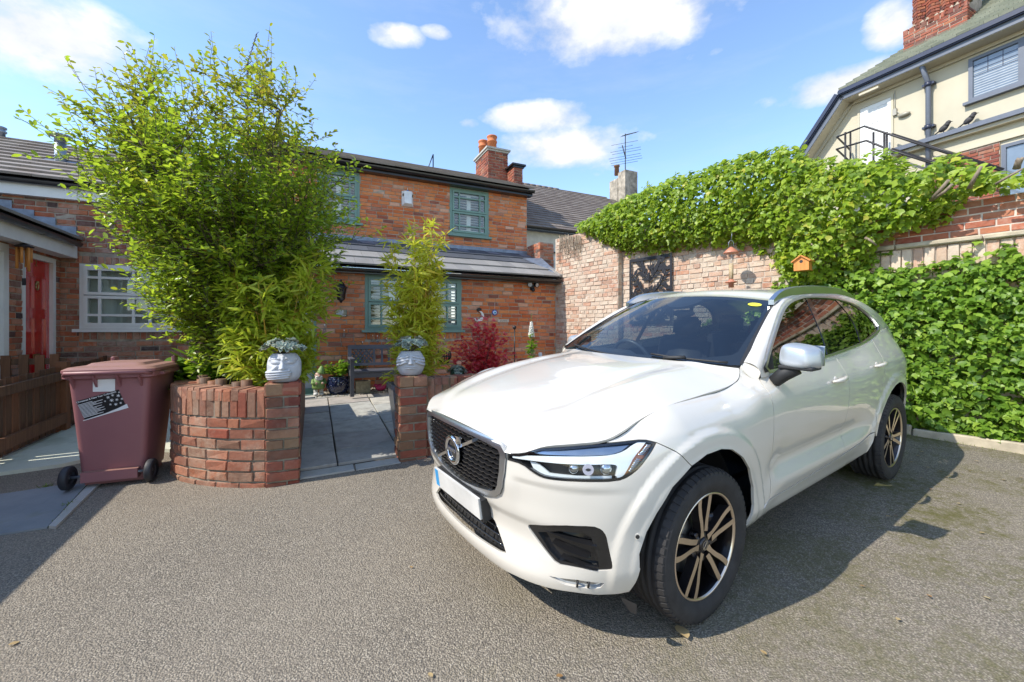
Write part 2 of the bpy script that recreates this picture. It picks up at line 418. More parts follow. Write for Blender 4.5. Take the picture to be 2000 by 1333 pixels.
def brick_unit(seed, ch=(.020, .05)):
    """front at y=0, body behind it, unit size; worn arrises"""
    rnd = random.Random(seed); j = lambda s: rnd.uniform(-s, s)
    v = []
    for (x, z) in ((-.5, -.5), (.5, -.5), (.5, .5), (-.5, .5)): v.append((x, -1.0, z))
    for (x, z) in ((-.5, -.5), (.5, -.5), (.5, .5), (-.5, .5)): v.append((x * (1 + j(.012)), -.14 + j(.05), z * (1 + j(.05))))
    for (x, z) in ((-.5, -.5), (.5, -.5), (.5, .5), (-.5, .5)): v.append((x * (1 - 2 * ch[0] * (1 + j(.7))), j(.07), z * (1 - 2 * ch[1] * (1 + j(.8)))))
    f = [(8, 9, 10, 11)] + [(4 + i, 4 + (i + 1) % 4, 8 + (i + 1) % 4, 8 + i) for i in range(4)] + [(i, (i + 1) % 4, 4 + (i + 1) % 4, 4 + i) for i in range(4)]
    return v, [q[::-1] for q in f]
BRICKV = [brick_unit(100 + i) for i in range(10)]
_brick_me = {}
def brick_meshes(mat):
    if mat.name not in _brick_me:
        L = []
        for v, f in BRICKV:
            me = bpy.data.meshes.new('brick'); me.materials.append(mat); me.from_pydata(v, [], f); me.update(); L.append(me)
        _brick_me[mat.name] = L
    return _brick_me[mat.name]
def place_bricks(parent, items, mat, limit=300, name='brick'):
    """items: (centre of the front face, unit along, unit outward, unit up, length, depth, height); the largest in view singly, the rest as one mass"""
    sc = []
    for it in items:
        s = on_screen(it[0]); vis = s is not None and -40 < s[0] < 2040 and -40 < s[1] < 1373
        sc.append((it[4] / s[2] if vis else -1.0))
    order = sorted(range(len(items)), key=lambda i: -sc[i]); ms = brick_meshes(mat); rest = MB()
    rnd = random.Random(len(items))
    for k, i in enumerate(order):
        c, ex, ey, ez, l, d, h = items[i]; ex = np.asarray(ex, float)
        if np.dot(np.cross(ex, ey), ez) < 0: ex = -ex
        tw = rnd.gauss(0, .006); ti = rnd.gauss(0, .008); ex2 = ex + np.asarray(ey) * ti + np.asarray(ez) * tw; ex2 /= np.linalg.norm(ex2)
        M = basis(np.asarray(c) + np.asarray(ey) * rnd.gauss(0, .0022), ex2 * l, np.asarray(ey) * d, np.asarray(ez) * h)
        if k < limit and sc[i] > 0: putw(bpy.data.objects.new(name, rnd.choice(ms)), parent, M)
        else:
            v, f = rnd.choice(BRICKV); rest.add([M @ Vector(p) for p in v], f)
    if rest.v: tag(bw(rest, name, mat, parent), kind='stuff')
def lay(O_, ex, ey, x0, x1, z0, z1, holes=(), course=.0815, L=.232, joint=.011, seed=1, top=None, header_every=0, zup=np.array([0, 0, 1.0]), jag=0.0):
    """courses of stretchers over the rectangle x0..x1, z0..z1 (minus holes); returns items for place_bricks"""
    rnd = random.Random(seed); O_ = np.asarray(O_, float); out = []; k = 0; z = z0
    while z + course * .5 < z1:
        h = min(course, z1 - z) - joint; off = (k % 2) * .5 * L + rnd.uniform(-.02, .02); hdr = header_every and k % header_every == header_every - 1
        LL = L * .5 + joint * .25 if hdr else L; x = x0 - off * (1 if not hdr else .5)
        while x < x1:
            l = LL * (1 + rnd.uniform(-.045, .045));
            if not hdr and rnd.random() < .07: l = L * .52
            a, b = max(x, x0), min(x + l, x1)
            segs = [(a, b)] if b - a > .03 else []
            for (hx0, hx1, hz0, hz1) in holes:
                if z + h * .55 > hz0 and z + h * .45 < hz1:
                    n_ = []
                    for (p, q) in segs:
                        if q <= hx0 or p >= hx1: n_.append((p, q))
                        else:
                            if hx0 - p > .03: n_.append((p, hx0))
                            if q - hx1 > .03: n_.append((hx1, q))
                    segs = n_
            for (p, q) in segs:
                xc = (p + q) / 2
                if top is not None and z + h > top(xc) + (rnd.uniform(-jag, jag) if jag else 0): continue
                out.append((O_ + np.asarray(ex) * xc + zup * (z + course / 2), ex, ey, zup, (q - p) - joint, .10, h * (1 + rnd.uniform(-.05, .03))))
            x += l
        z += course; k += 1
    return out
def soldier(O_, ex, ey, x0, x1, z0, z1, w=.076, joint=.011, seed=3, zup=np.array([0, 0, 1.0])):
    rnd = random.Random(seed); out = []; n = max(1, int(round((x1 - x0) / w))); w = (x1 - x0) / n
    for i in range(n):
        out.append((np.asarray(O_) + np.asarray(ex) * (x0 + w * (i + .5)) + zup * ((z0 + z1) / 2), zup, ey, -np.asarray(ex), (z1 - z0) - joint, .10, (w - joint) * (1 + rnd.uniform(-.06, .04))))
    return out
def backing(O_, ex, ey, x0, x1, z0, z1, holes, depth, rec=.010, mb=None, top=None):
    """mortar slab behind the brick faces, cut round the holes"""
    mb = mb or MB(); xs = sorted({x0, x1} | {min(max(v, x0), x1) for h in holes for v in h[:2]}); zs = sorted({z0, z1} | {min(max(v, z0), z1) for h in holes for v in h[2:]})
    O_ = np.asarray(O_, float); ex = np.asarray(ex); ey = np.asarray(ey); ez = np.array([0, 0, 1.0])
    for i in range(len(xs) - 1):
        for j in range(len(zs) - 1):
            cx, cz = (xs[i] + xs[i + 1]) / 2, (zs[j] + zs[j + 1]) / 2
            if any(h[0] < cx < h[1] and h[2] < cz < h[3] for h in holes): continue
            mb.frame_box(O_ + ex * xs[i] + ez * zs[j] - ey * rec, ex * (xs[i + 1] - xs[i]), -ey * depth, ez * (zs[j + 1] - zs[j]))
    return mb
def pchip(x, y, q):
    x = np.asarray(x, float); y = np.asarray(y, float); q = np.clip(np.asarray(q, float), x[0], x[-1])
    h = np.diff(x); d = np.diff(y) / h; m = np.zeros_like(y)
    m[0] = d[0]; m[-1] = d[-1]
    for i in range(1, len(x) - 1):
        m[i] = 0 if d[i - 1] * d[i] <= 0 else 3 * (h[i - 1] + h[i]) / ((2 * h[i] + h[i - 1]) / d[i - 1] + (h[i] + 2 * h[i - 1]) / d[i])
    k = np.clip(np.searchsorted(x, q) - 1, 0, len(h) - 1); t = (q - x[k]) / h[k]
    return ((2 * t**3 - 3 * t**2 + 1) * y[k] + (t**3 - 2 * t**2 + t) * h[k] * m[k] + (-2 * t**3 + 3 * t**2) * y[k + 1] + (t**3 - t**2) * h[k] * m[k + 1])
def smooth_curve(pts, n=1500):
    """centripetal-ish Catmull-Rom through the points, densely sampled"""
    P = np.asarray(pts, float); P = np.vstack([2 * P[0] - P[1], P, 2 * P[-1] - P[-2]]); out = []
    for i in range(1, len(P) - 2):
        p0, p1, p2, p3 = P[i - 1], P[i], P[i + 1], P[i + 2]
        t1 = np.linalg.norm(p2 - p1) / (np.linalg.norm(p1 - p0) + 1e-9); t2 = np.linalg.norm(p2 - p1) / (np.linalg.norm(p3 - p2) + 1e-9)
        m1 = ((p2 - p1) + (p1 - p0) * t1) / 2; m2 = ((p2 - p1) + (p3 - p2) * t2) / 2
        t = np.linspace(0, 1, max(4, n // len(pts)), endpoint=False)[:, None]
        out.append((2 * t**3 - 3 * t**2 + 1) * p1 + (t**3 - 2 * t**2 + t) * m1 + (-2 * t**3 + 3 * t**2) * p2 + (t**3 - t**2) * m2)
    return np.vstack(out + [P[-2:-1]])
_plan = [(.885, 0), (.88, .2), (.86, .40), (.82, .55), (.755, .67), (.655, .775), (.525, .857), (.36, .912), (.18, .936), (0, .944), (-.4, .946), (-1.0, .946), (-1.6, .946),
         (-2.2, .946), (-2.6, .945), (-2.95, .938), (-3.25, .915), (-3.48, .85), (-3.66, .71), (-3.76, .5), (-3.81, .25), (-3.82, 0)]
_pc = smooth_curve([(_plan[1][0], -_plan[1][1])] + _plan, 4000)
_i0 = int(np.argmin(np.abs(_pc[:len(_pc) // 8, 1]))); _pc = _pc[_i0:]; _pc[0, 1] = 0
PS = np.concatenate([[0], np.cumsum(np.linalg.norm(np.diff(_pc, axis=0), axis=1))])
_tg = np.gradient(_pc, axis=0); _tg /= np.linalg.norm(_tg, axis=1)[:, None]
_k = np.ones(81) / 81;
def _sm(a): return np.convolve(np.pad(a, 40, mode='edge'), _k, 'valid')
_nm = np.stack([_sm(_tg[:, 1]), _sm(-_tg[:, 0])], 1); _nm[0] = (1, 0); _nm /= np.linalg.norm(_nm, axis=1)[:, None]
def s_of_u(u): return float(np.interp(-u, -_pc[:, 0], PS))
PROF = {
 'F': [(.20, .13, .20), (.235, .080, .228), (.28, .045, .27), (.33, .035, .32), (.40, .05, .40), (.47, .062, .47), (.53, .055, .53), (.58, .035, .58), (.64, .025, .64), (.74, .012, .74), (.84, .012, .84),
       (.905, .022, .905), (.94, .05, .925), (.98, .10, .945), (1.05, .17, .97), (1.12, .24, .99), (1.3, .4, 1.0)],
 'M': [(.20, .10, .19), (.25, .055, .24), (.30, .03, .30), (.40, .012, .40), (.55, .008, .55), (.68, .002, .68), (.78, .012, .78), (.86, .030, .86), (.90, .045, .893), (.95, .075, .93), (1.0, .112, .955), (1.06, .155, .98),
       (1.12, .21, 1.0), (1.3, .4, 1.02)],
 'D': [(.20, .14, .20), (.26, .10, .25), (.31, .06, .31), (.36, .035, .36), (.42, .022, .42), (.50, .024, .50), (.60, .020, .60), (.70, .010, .70), (.80, .003, .80), (.88, .005, .88), (.94, .018, .94), (.99, .045, .985), (1.03, .078, 1.02),
       (1.08, .122, 1.05), (1.13, .17, 1.07), (1.19, .23, 1.085), (1.3, .34, 1.1)],
 'E': [(.20, .14, .20), (.26, .10, .25), (.31, .06, .31), (.36, .035, .36), (.42, .022, .42), (.50, .024, .50), (.60, .020, .60), (.70, .010, .70), (.80, .003, .80), (.90, .005, .90), (.97, .015, .97), (1.03, .040, 1.03), (1.08, .085, 1.06),
       (1.13, .125, 1.085), (1.19, .165, 1.113), (1.24, .182, 1.145), (1.3, .195, 1.185)],
 'P': [(.20, .14, .20), (.27, .10, .27), (.335, .055, .335), (.385, .040, .385), (.44, .022, .44), (.495, .010, .495), (.515, .012, .515), (.55, .028, .55), (.585, .047, .585), (.61, .049, .61), (.66, .034, .66), (.72, .018, .72), (.80, .006, .80), (.90, .002, .90), (.97, .007, .97),
       (1.03, .026, 1.03), (1.09, .056, 1.09), (1.135, .080, 1.135), (1.2, .10, 1.2), (1.3, .14, 1.3)],
 'Q': [(.20, .14, .20), (.26, .10, .25), (.31, .06, .31), (.36, .035, .36), (.42, .022, .42), (.50, .02, .50), (.60, .015, .60), (.70, .008, .70), (.80, .002, .80), (.90, .0, .90), (.97, .0, .97), (1.03, .010, 1.03), (1.09, .035, 1.09), (1.135, .060, 1.135),
       (1.2, .095, 1.2), (1.3, .15, 1.3)],
 'R': [(.20, .16, .20), (.26, .08, .26), (.36, .02, .36), (.50, .0, .50), (.70, .02, .70), (.90, .06, .90), (1.0, .09, 1.0), (1.1, .12, 1.1), (1.2, .16, 1.2), (1.3, .22, 1.3)],
}
_wq = np.linspace(.20, 1.30, 441)
for _a in PROF:
    _p = np.array(PROF[_a]); PROF[_a] = (pchip(_p[:, 0], _p[:, 1], _wq), pchip(_p[:, 0], _p[:, 2], _wq))
_anch = [(0, 'F'), (.48, 'F'), (.98, 'M'), (s_of_u(.15), 'D'), (s_of_u(-.25), 'D'), (s_of_u(-.56), 'E'), (s_of_u(-.80), 'P'), (s_of_u(-1.95), 'P'), (s_of_u(-2.4), 'Q'), (s_of_u(-3.3), 'Q'), (PS[-1] - .7, 'R'), (PS[-1], 'R')]
def carS(s, w, bumps=True):
    s = np.asarray(s, float); w = np.asarray(w, float); sg = np.where(s < 0, -1.0, 1.0); a = np.abs(s)
    u = np.interp(a, PS, _pc[:, 0]); v = np.interp(a, PS, _pc[:, 1]); nu = np.interp(a, PS, _nm[:, 0]); nv = np.interp(a, PS, _nm[:, 1])
    ins = np.zeros_like(a); z = np.zeros_like(a)
    for (s0, p0), (s1, p1) in zip(_anch[:-1], _anch[1:]):
        m = (a >= s0) & ((a < s1) | (s1 == PS[-1]))
        if not m.any(): continue
        t = (a[m] - s0) / (s1 - s0); t = t * t * (3 - 2 * t)
        ins[m] = (1 - t) * np.interp(w[m], _wq, PROF[p0][0]) + t * np.interp(w[m], _wq, PROF[p1][0])
        z[m] = (1 - t) * np.interp(w[m], _wq, PROF[p0][1]) + t * np.interp(w[m], _wq, PROF[p1][1])
    if bumps:
        for hu in (0.0, -2.865):
            r = np.hypot(u - hu, z - .365)
            side = sstep(.70, .90, v)
            ins = ins - .015 * (1 - sstep(.548, .586, r)) * side * sstep(.22, .40, z) - .004 * (1 - sstep(.47, .50, r)) * side
        zl = .772 - .01 * sstep(.5, 1.0, a)
        ins = ins + .009 * (1 - sstep(zl - .035, zl + .004, z)) * sstep(.56, .72, z) * (1 - sstep(.85, 1.10, a)) * sstep(.455, .54, a)
    return np.stack([u - nu * ins, sg * (v - nv * ins), z], -1)
def carG(u, z):
    """side glass surface, left side"""
    u = np.asarray(u, float); z = np.asarray(z, float); q = z - 1.13
    v = .866 - .33 * q - .30 * q * q
    v = v - .09 * np.clip(-2.5 - u, 0, 9) ** 2 - .05 * np.clip(u + 1.0, 0, 9) ** 2
    return np.stack([u, v, z], -1)
def carH(p, q):
    """bonnet: p across -1..1, q front 0 .. rear 1"""
    p = np.asarray(p, float); q = np.asarray(q, float); ap = np.abs(p)
    uc = .862 - 1.282 * q; zc = np.interp(q, HQ, HZ)
    ue = np.interp(q, HEQ, HEU); ve = np.interp(q, HEQ, HEV); ze = np.interp(q, HEQ, HEZ)
    k = 2.2 + 1.2 * q
    fu = np.abs(ap) ** 2.4
    u = uc * (1 - fu) + ue * fu
    z = ze + (zc - ze) * (1 - ap ** k)
    z = z + .012 * np.exp(-((ap - .70) / .085) ** 2) * sstep(.05, .3, q) * (1 - .5 * sstep(.75, 1, q)) - .010 * np.exp(-((ap - .54) / .07) ** 2) * sstep(.05, .3, q) * (1 - sstep(.75, 1, q))
    return np.stack([u, p * ve, z], -1)
_he = smooth_curve([(.848, .425, .906), (.838, .455, .872), (.806, .535, .882), (.746, .612, .918), (.641, .699, .933), (.53, .765, .945), (.44, .785, .973), (.353, .79, 1.003), (.172, .803, 1.044), (-.158, .803, 1.066), (-.465, .80, 1.090), (-.56, .782, 1.115), (-.60, .762, 1.160)], 900)
HEQ = np.concatenate([[0], np.cumsum(np.linalg.norm(np.diff(_he, axis=0), axis=1))]); HEQ /= HEQ[-1]
HEU, HEV, HEZ = _he[:, 0], _he[:, 1], _he[:, 2]
HQ = np.linspace(0, 1, 200); HZ = pchip([0, .04, .10, .18, .3, .5, .75, 1.0], [.918, .957, .998, 1.034, 1.070, 1.114, 1.162, 1.185], HQ)
def carW(p, q):
    """windscreen: p across -1..1, q base 0 .. top 1"""
    p = np.asarray(p, float); q = np.asarray(q, float); ap = np.abs(p)
    b = np.stack([-.425 - .175 * ap ** 2.3, .772 * p, 1.162 + .018 * ap ** 2], -1)
    t = np.stack([-1.265 - .085 * ap ** 2.3, .622 * p, 1.606 - .052 * ap ** 2.2], -1)
    P = b + (t - b) * q[..., None]
    P[..., 2] += .030 * q * (1 - q) * 4 * .6
    return P
ROOFU = [-1.350, -1.6, -2.0, -2.4, -2.8, -3.1, -3.35, -3.55]; ROOFE = [1.566, 1.608, 1.630, 1.624, 1.595, 1.552, 1.495, 1.43]; ROOFV = [.612, .602, .598, .590, .570, .545, .52, .50]; ROOFC = [.047, .050, .048, .045, .042, .038, .034, .03]
# the ground
def ground_mat():
    t = NT('worn_tarmac'); P = t.pos()
    Pd = t.n('ShaderNodeVectorMath', {0: P, 1: t.mix(.010, (0, 0, 0), t.n('ShaderNodeTexNoise', {'Scale': 30.0}).outputs['Color'], 'ADD')}, operation='ADD').outputs[0]; st = t.voro(125, Pd, 'F1', 'Color'); sd = t.voro(125, Pd); sp = t.n('ShaderNodeSeparateColor', {0: st}).outputs[0]
    big = t.noise(.55, 5, .6, P); mid = t.noise(4.2, 5, .65, P)
    c = t.ramp(sp, [(0.0, (.19, .165, .128)), (.35, (.285, .245, .188)), (.7, (.355, .305, .235)), (1.0, (.50, .44, .345))])
    c = t.mix(t.ramp(sd, [(.34, 0.0), (.66, .8)]), c, (.10, .087, .072))
    c = t.mix(t.math('MULTIPLY', t.ramp(mid, [(.45, 0.0), (.75, 1.0)]), .35), c, (.20, .168, .128))
    c = t.mix(t.math('MULTIPLY', t.ramp(big, [(.35, 0.0), (.65, 1.0)]), .30), c, (.36, .305, .23))
    x = t.n('ShaderNodeSeparateXYZ', {0: P}).outputs[0]
    mz = t.math('MULTIPLY', t.math('SUBTRACT', x, -.6), .30, clamp=True)
    mm = t.math('MULTIPLY', t.ramp(t.math('ADD', t.math('MULTIPLY', t.noise(1.1, 6, .7, P), .65), t.math('MULTIPLY', t.noise(28, 4, .7, P), .35)), [(.45, 0.0), (.58, 1.0)]), mz)
    c = t.mix(t.math('MULTIPLY', mm, .85), c, (.105, .098, .020))
    h = t.math('ADD', t.math('MULTIPLY', t.math('SUBTRACT', 1.0, sd), 1.0), t.math('MULTIPLY', t.noise(240, 2, .5, P), .5))
    t.p(color=c, rough=.88, spec=.35, normal=t.bump(h, .8, .009)); return t.m
M_TARMAC = ground_mat()
mb = MB(); mb.quad((-400, -300, gz(-400, -300)), (400, -300, gz(400, -300)), (400, 500, gz(400, 500)), (-400, 500, gz(-400, 500)))
tag(mb.build('driveway', M_TARMAC), kind='structure')
UP = np.array([0, 0, 1.0])
TH, SL, PN = 0.12, -1.44, -0.45
def A_(a, n=0.0): return ORG + a * AX + n * NX
def casement(parent, a0, a1, z0, z1, n, fr, glass, tops, cols, opened=False, shutter=None, sill=True, split=.5, edge=.16, rowf=.24, deep=.09, name='window', fw=.055, bar=.032):
    """two lights one above the other, each divided by bars near its edges"""
    w = bpy.data.objects.new(name, None); w.empty_display_size = .1; putw(w, parent, Matrix.Identity(4))
    w.matrix_basis = Matrix.Translation(-Vector(parent.location))
    def bxx(mb, p, q, s, t_, d0, d1): mb.frame_box(A_(p, n + d0) + UP * s, AX * (q - p), NX * (d1 - d0), UP * (t_ - s))
    mb = MB()
    bxx(mb, a0, a1, z0, z0 + fw, -deep, .0); bxx(mb, a0, a1, z1 - fw, z1, -deep, .0); bxx(mb, a0, a0 + fw, z0 + fw, z1 - fw, -deep, .0); bxx(mb, a1 - fw, a1, z0 + fw, z1 - fw, -deep, .0)
    zm = z0 + (z1 - z0) * split
    bw(mb, 'frame', fr, w)
    for (s, t_, k) in ((z0 + fw, zm - .006, 0), (zm + .006, z1 - fw, 1)):
        mb = MB(); p, q = a0 + fw + .003, a1 - fw - .003; o = .018; sw = .045
        bxx(mb, p, q, s, s + sw, -.06, o); bxx(mb, p, q, t_ - sw, t_, -.06, o); bxx(mb, p, p + sw, s + sw, t_ - sw, -.06, o); bxx(mb, q - sw, q, s + sw, t_ - sw, -.06, o)
        zb = (t_ - sw - (t_ - s) * rowf) if (k == 1) else (s + sw + (t_ - s) * rowf)
        bxx(mb, p + sw, q - sw, zb - bar / 2, zb + bar / 2, -.035, o - .006)
        for cx in cols:
            x = p + (q - p) * cx
            for (y0, y1) in ((s + sw, zb - bar / 2), (zb + bar / 2, t_ - sw)): bxx(mb, x - bar / 2, x + bar / 2, y0, y1, -.034, o - .007)
        bw(mb, 'sash', fr, w)
        xs = [p + sw] + [p + (q - p) * c for c in cols] + [q - sw]
        for i in range(len(xs) - 1):
            for (y0, y1) in ((s + sw, zb), (zb, t_ - sw)):
                mb = MB(); mb.quad(A_(xs[i], n - .022) + UP * y0, A_(xs[i + 1], n - .022) + UP * y0, A_(xs[i + 1], n - .022) + UP * y1, A_(xs[i], n - .022) + UP * y1); bw(mb, 'pane', glass, w)
    if sill:
        mb = MB(); mb.frame_box(A_(a0 - .06, n - .03) + UP * (z0 - .05), AX * (a1 - a0 + .12), NX * .10, UP * .046); bw(mb, 'sill', fr, w)
    if shutter:
        nleaf = shutter
        for i in range(nleaf):
            p = a0 + fw + (a1 - a0 - 2 * fw) * i / nleaf; q = a0 + fw + (a1 - a0 - 2 * fw) * (i + 1) / nleaf
            mb = MB()
            for (s, t_) in ((z0 + fw, z0 + fw + .09), (z1 - fw - .09, z1 - fw), ((z0 + z1) / 2 - .03, (z0 + z1) / 2 + .03)): bxx(mb, p, q, s, t_, -.11, -.075)
            bxx(mb, p, p + .05, z0 + fw, z1 - fw, -.111, -.074); bxx(mb, q - .05, q, z0 + fw, z1 - fw, -.111, -.074)
            bw(mb, 'shutter_leaf', M_SHUTTER, w)
            z = z0 + fw + .12
            mb = MB()
            while z < z1 - fw - .1:
                if abs(z - (z0 + z1) / 2) > .045:
                    mb.frame_box(A_(p + .05, n - .122) + UP * (z - .002), AX * (q - p - .1), NX * .056 + UP * .018, UP * .009)
                z += .062
            tag(bw(mb, 'shutter_slat', M_SHUTTER, w), kind='stuff')
        mb = MB(); bxx(mb, a0, a1, z0, z1, -.75, -.70); bw(mb, 'room', M_ROOM, w)
    return w
def tile_unit(mat, thick=.022, name='tile', seed=0):
    mb = MB(); mb.frame_box((-.5, 0, 0), (1, 0, 0), (0, 1, 0), (0, 0, 1)); return mb.mesh(name, mat)
def tiles(parent, O_, ea, eu, la, lu, tw, expo, mat, seed=1, thick=.024, limit=300, skip=None, name='tile', gapw=.004, lap=1.25, half=True):
    """O_: eave corner, ea: unit along the eave, eu: unit up the slope"""
    rnd = random.Random(seed); ea = np.asarray(ea); eu = np.asarray(eu); nn = np.cross(ea, eu); nn /= np.linalg.norm(nn)
    flip = nn[2] < 0
    if flip: nn = -nn
    nr = int(math.ceil(lu / expo)); cnt = 0; rest = MB(); me = tile_unit(mat, name=name)
    lift = thick * 1.05
    for r_ in range(nr):
        x = -(tw * .5 if (half and r_ % 2) else 0.0)
        while x < la:
            a, b = max(0, x), min(la, x + tw); x += tw
            if b - a < .04: continue
            if skip and skip((a + b) / 2, r_ * expo): continue
            le = min(expo * lap, lu - r_ * expo + expo * .25)
            tilt = lift / expo
            e2 = eu - nn * (tilt * .9); e2 = e2 / np.linalg.norm(e2)
            n2 = nn + eu * (tilt * .9); n2 /= np.linalg.norm(n2)
            o = np.asarray(O_) + ea * ((a + b) / 2) + eu * (r_ * expo) + nn * (lift + rnd.uniform(0, .003))
            ex = ea if not flip else -ea
            M = basis(o, ex * (b - a - gapw), e2 * le, n2 * thick)
            if cnt < limit: putw(bpy.data.objects.new(name, me), parent, M); cnt += 1
            else: rest.frame_box(M @ Vector((-.5, 0, 0)), M.to_3x3() @ Vector((1, 0, 0)), M.to_3x3() @ Vector((0, 1, 0)), M.to_3x3() @ Vector((0, 0, 1)))
    if rest.v: tag(bw(rest, name, mat, parent), kind='stuff')
def gutter(parent, P0, P1, out, r=.055, name='gutter', mat=None, fascia=None, fas_h=.18, joints=True):
    P0, P1, out = np.asarray(P0, float), np.asarray(P1, float), np.asarray(out, float)
    mb = MB(); n = 9; vs = []; fs = []
    for P in (P0, P1):
        for k in range(n):
            a_ = PI + PI * k / (n - 1); vs.append(P + out * (r * math.cos(a_) + r) + UP * (r * math.sin(a_)))
        for k in range(n):
            a_ = 2 * PI - PI * k / (n - 1); vs.append(P + out * ((r - .006) * math.cos(a_) + r) + UP * ((r - .006) * math.sin(a_)))
    m = 2 * n
    for k in range(m): fs.append((k, (k + 1) % m, m + (k + 1) % m, m + k))
    fs += [tuple(range(m)), tuple(range(m, 2 * m))[::-1]]
    mb.add(vs, fs)
    if joints:
        L = np.linalg.norm(P1 - P0); d = (P1 - P0) / L; x = .9
        while x < L:
            q = P0 + d * x; vs = []
            for off in (-.03, .03):
                for k in range(n):
                    a_ = PI + PI * k / (n - 1); vs.append(q + d * off + out * ((r + .006) * math.cos(a_) + r) + UP * ((r + .006) * math.sin(a_) + .002))
            mb.add(vs, [(k, k + 1, n + k + 1, n + k) for k in range(n - 1)]); x += 1.9
    bm_ = mb; o = bw(mb, name, mat or M_GUTTER, parent)
    b_ = bmesh.new(); b_.from_mesh(o.data); bmesh.ops.recalc_face_normals(b_, faces=b_.faces[:]); b_.to_mesh(o.data); b_.free()
    return o
# the brick cottage
cot = thing('brick_cottage', 'red brick cottage with teal windows, dark lean-to roof and white shutters', 'house', WG(-2.5, 0))
CL = -5.95
W1 = (-4.137, -2.257, 1.545, 2.592); D1 = (-5.95, -4.965, .40, 2.42)
W2 = (-2.065, -1.070, 3.840, 4.955); W3 = (-4.94, -4.10, 3.865, 4.955)
wl = bpy.data.objects.new('ground_floor_wall', None); wl.empty_display_size = .2; putw(wl, cot)
hol = [W1, D1]
bw(backing(A_(0), AX, NX, CL, 0, .0, 2.66, hol, .25), 'mortar', M_MORTAR, wl)
it = lay(A_(0), AX, NX, CL, 0, .26, 2.64, [(W1[0], W1[1], W1[2] - .20, W1[3]), D1], seed=4) + soldier(A_(0), AX, NX, W1[0] - .05, W1[1] + .05, W1[2] - .185, W1[2] - .05, seed=5)
place_bricks(wl, it, M_BRICK, 300)
wu = bpy.data.objects.new('upper_wall', None); wu.empty_display_size = .2; putw(wu, cot)
bw(backing(A_(0, SL), AX, NX, CL, 0, 3.2, 5.02, [W2, W3], .25), 'mortar', M_MORTAR, wu)
place_bricks(wu, lay(A_(0, SL), AX, NX, CL, 0, 3.46, 5.02, [(W2[0], W2[1], W2[2] - .05, W2[3]), (W3[0], W3[1], W3[2] - .05, W3[3])], course=.080, seed=6), M_BRICK, 0)
mb = MB(); mb.frame_box(A_(-.02, -.25), AX * .0 + AX * .02, -NX * 5.5, UP * 2.6); mb.frame_box(A_(-.021, SL - .25), AX * .02, -NX * 5, UP * 5.0); bw(mb, 'side_wall', M_BRICKM, cot)
casement(cot, *W1, 0, M_TEAL, M_WINGLASS, 0, (.135, .5, .865), shutter=4)
casement(cot, *W2, SL, M_TEAL, M_WINGLASS, 0, (.2, .8), shutter=2)
casement(cot, *W3, SL, M_TEAL, M_WINGLASS, 0, (.2, .8), shutter=2)
dr = bpy.data.objects.new('front_door', None); putw(dr, cot)
mb = MB(); da, db = -5.90, -5.0
for (p, q, s, t_) in ((-5.95, -5.90, .40, 2.42), (-5.03, -4.965, .40, 2.42), (-5.90, -5.03, 2.36, 2.42), (-5.90, -5.03, .40, .50)): mb.frame_box(A_(p, -.10) + UP * s, AX * (q - p), NX * .105, UP * (t_ - s))
mb.frame_box(A_(-5.98, -.04) + UP * .36, AX * 1.05, NX * .15, UP * .05)
bw(mb, 'door_frame', M_TEAL, dr)
mb = MB(); mb.frame_box(A_(-5.897, -.085) + UP * .503, AX * .864, NX * .045, UP * 1.854)
for (p, q, s, t_) in ((-5.78, -5.52, .66, 1.15), (-5.41, -5.15, .66, 1.15), (-5.78, -5.52, 1.32, 2.18), (-5.41, -5.15, 1.32, 2.18)):
    for k, (i, d) in enumerate(((0, .008), (.03, .0))): pass
    mb.frame_box(A_(p, -.042) + UP * s, AX * (q - p), NX * .010, UP * .02); mb.frame_box(A_(p, -.042) + UP * (t_ - .02), AX * (q - p), NX * .010, UP * .02)
    mb.frame_box(A_(p, -.042) + UP * (s + .02), AX * .02, NX * .010, UP * (t_ - s - .04)); mb.frame_box(A_(q - .02, -.042) + UP * (s + .02), AX * .02, NX * .010, UP * (t_ - s - .04))
bw(mb, 'door_leaf', M_DOORGREY, dr)
mb = MB(); mb.sphere(A_(-5.075, .0) + UP * 1.42, .028, 12, 8); mb.tube([A_(-5.075, -.045) + UP * 1.42, A_(-5.075, .0) + UP * 1.42], .011, 8); bw(mb, 'door_knob', M_BLACKIRON, dr)
mb = MB(); mb.frame_box(A_(-5.95, -.02) + UP * .20, AX * 1.0, NX * .26, UP * .16); bw(mb, 'door_step', M_BRICKR, cot)
eN, eZ = .20, 2.70; tN, tZ = SL + .02, 3.47
su_ = NX * (tN - eN) + UP * (tZ - eZ); sl_ = np.linalg.norm(su_); su_ /= sl_
lean = bpy.data.objects.new('lean_to_roof', None); putw(lean, cot)
E0 = A_(CL, eN) + UP * eZ; La = -CL + .02
mb = MB(); mb.frame_box(E0 - np.cross(AX, su_) * 0, AX * La, su_ * sl_, np.cross(AX, su_) * .03 * (1 if np.cross(AX, su_)[2] < 0 else -1)); bw(mb, 'roof_deck', M_GUTTER, lean)
tiles(lean, E0 + su_ * -.02, AX, su_, La, sl_ * .52, .325, sl_ * .26, M_TILEG, 2, .030, name='tile', half=True)
tiles(lean, E0 + su_ * (sl_ * .52 - .02), AX, su_, La, sl_ * .44, .325, sl_ * .235, M_SLATE, 3, .026, name='slate')
mb = MB()
xs = np.linspace(CL, 0, 40); vs = []
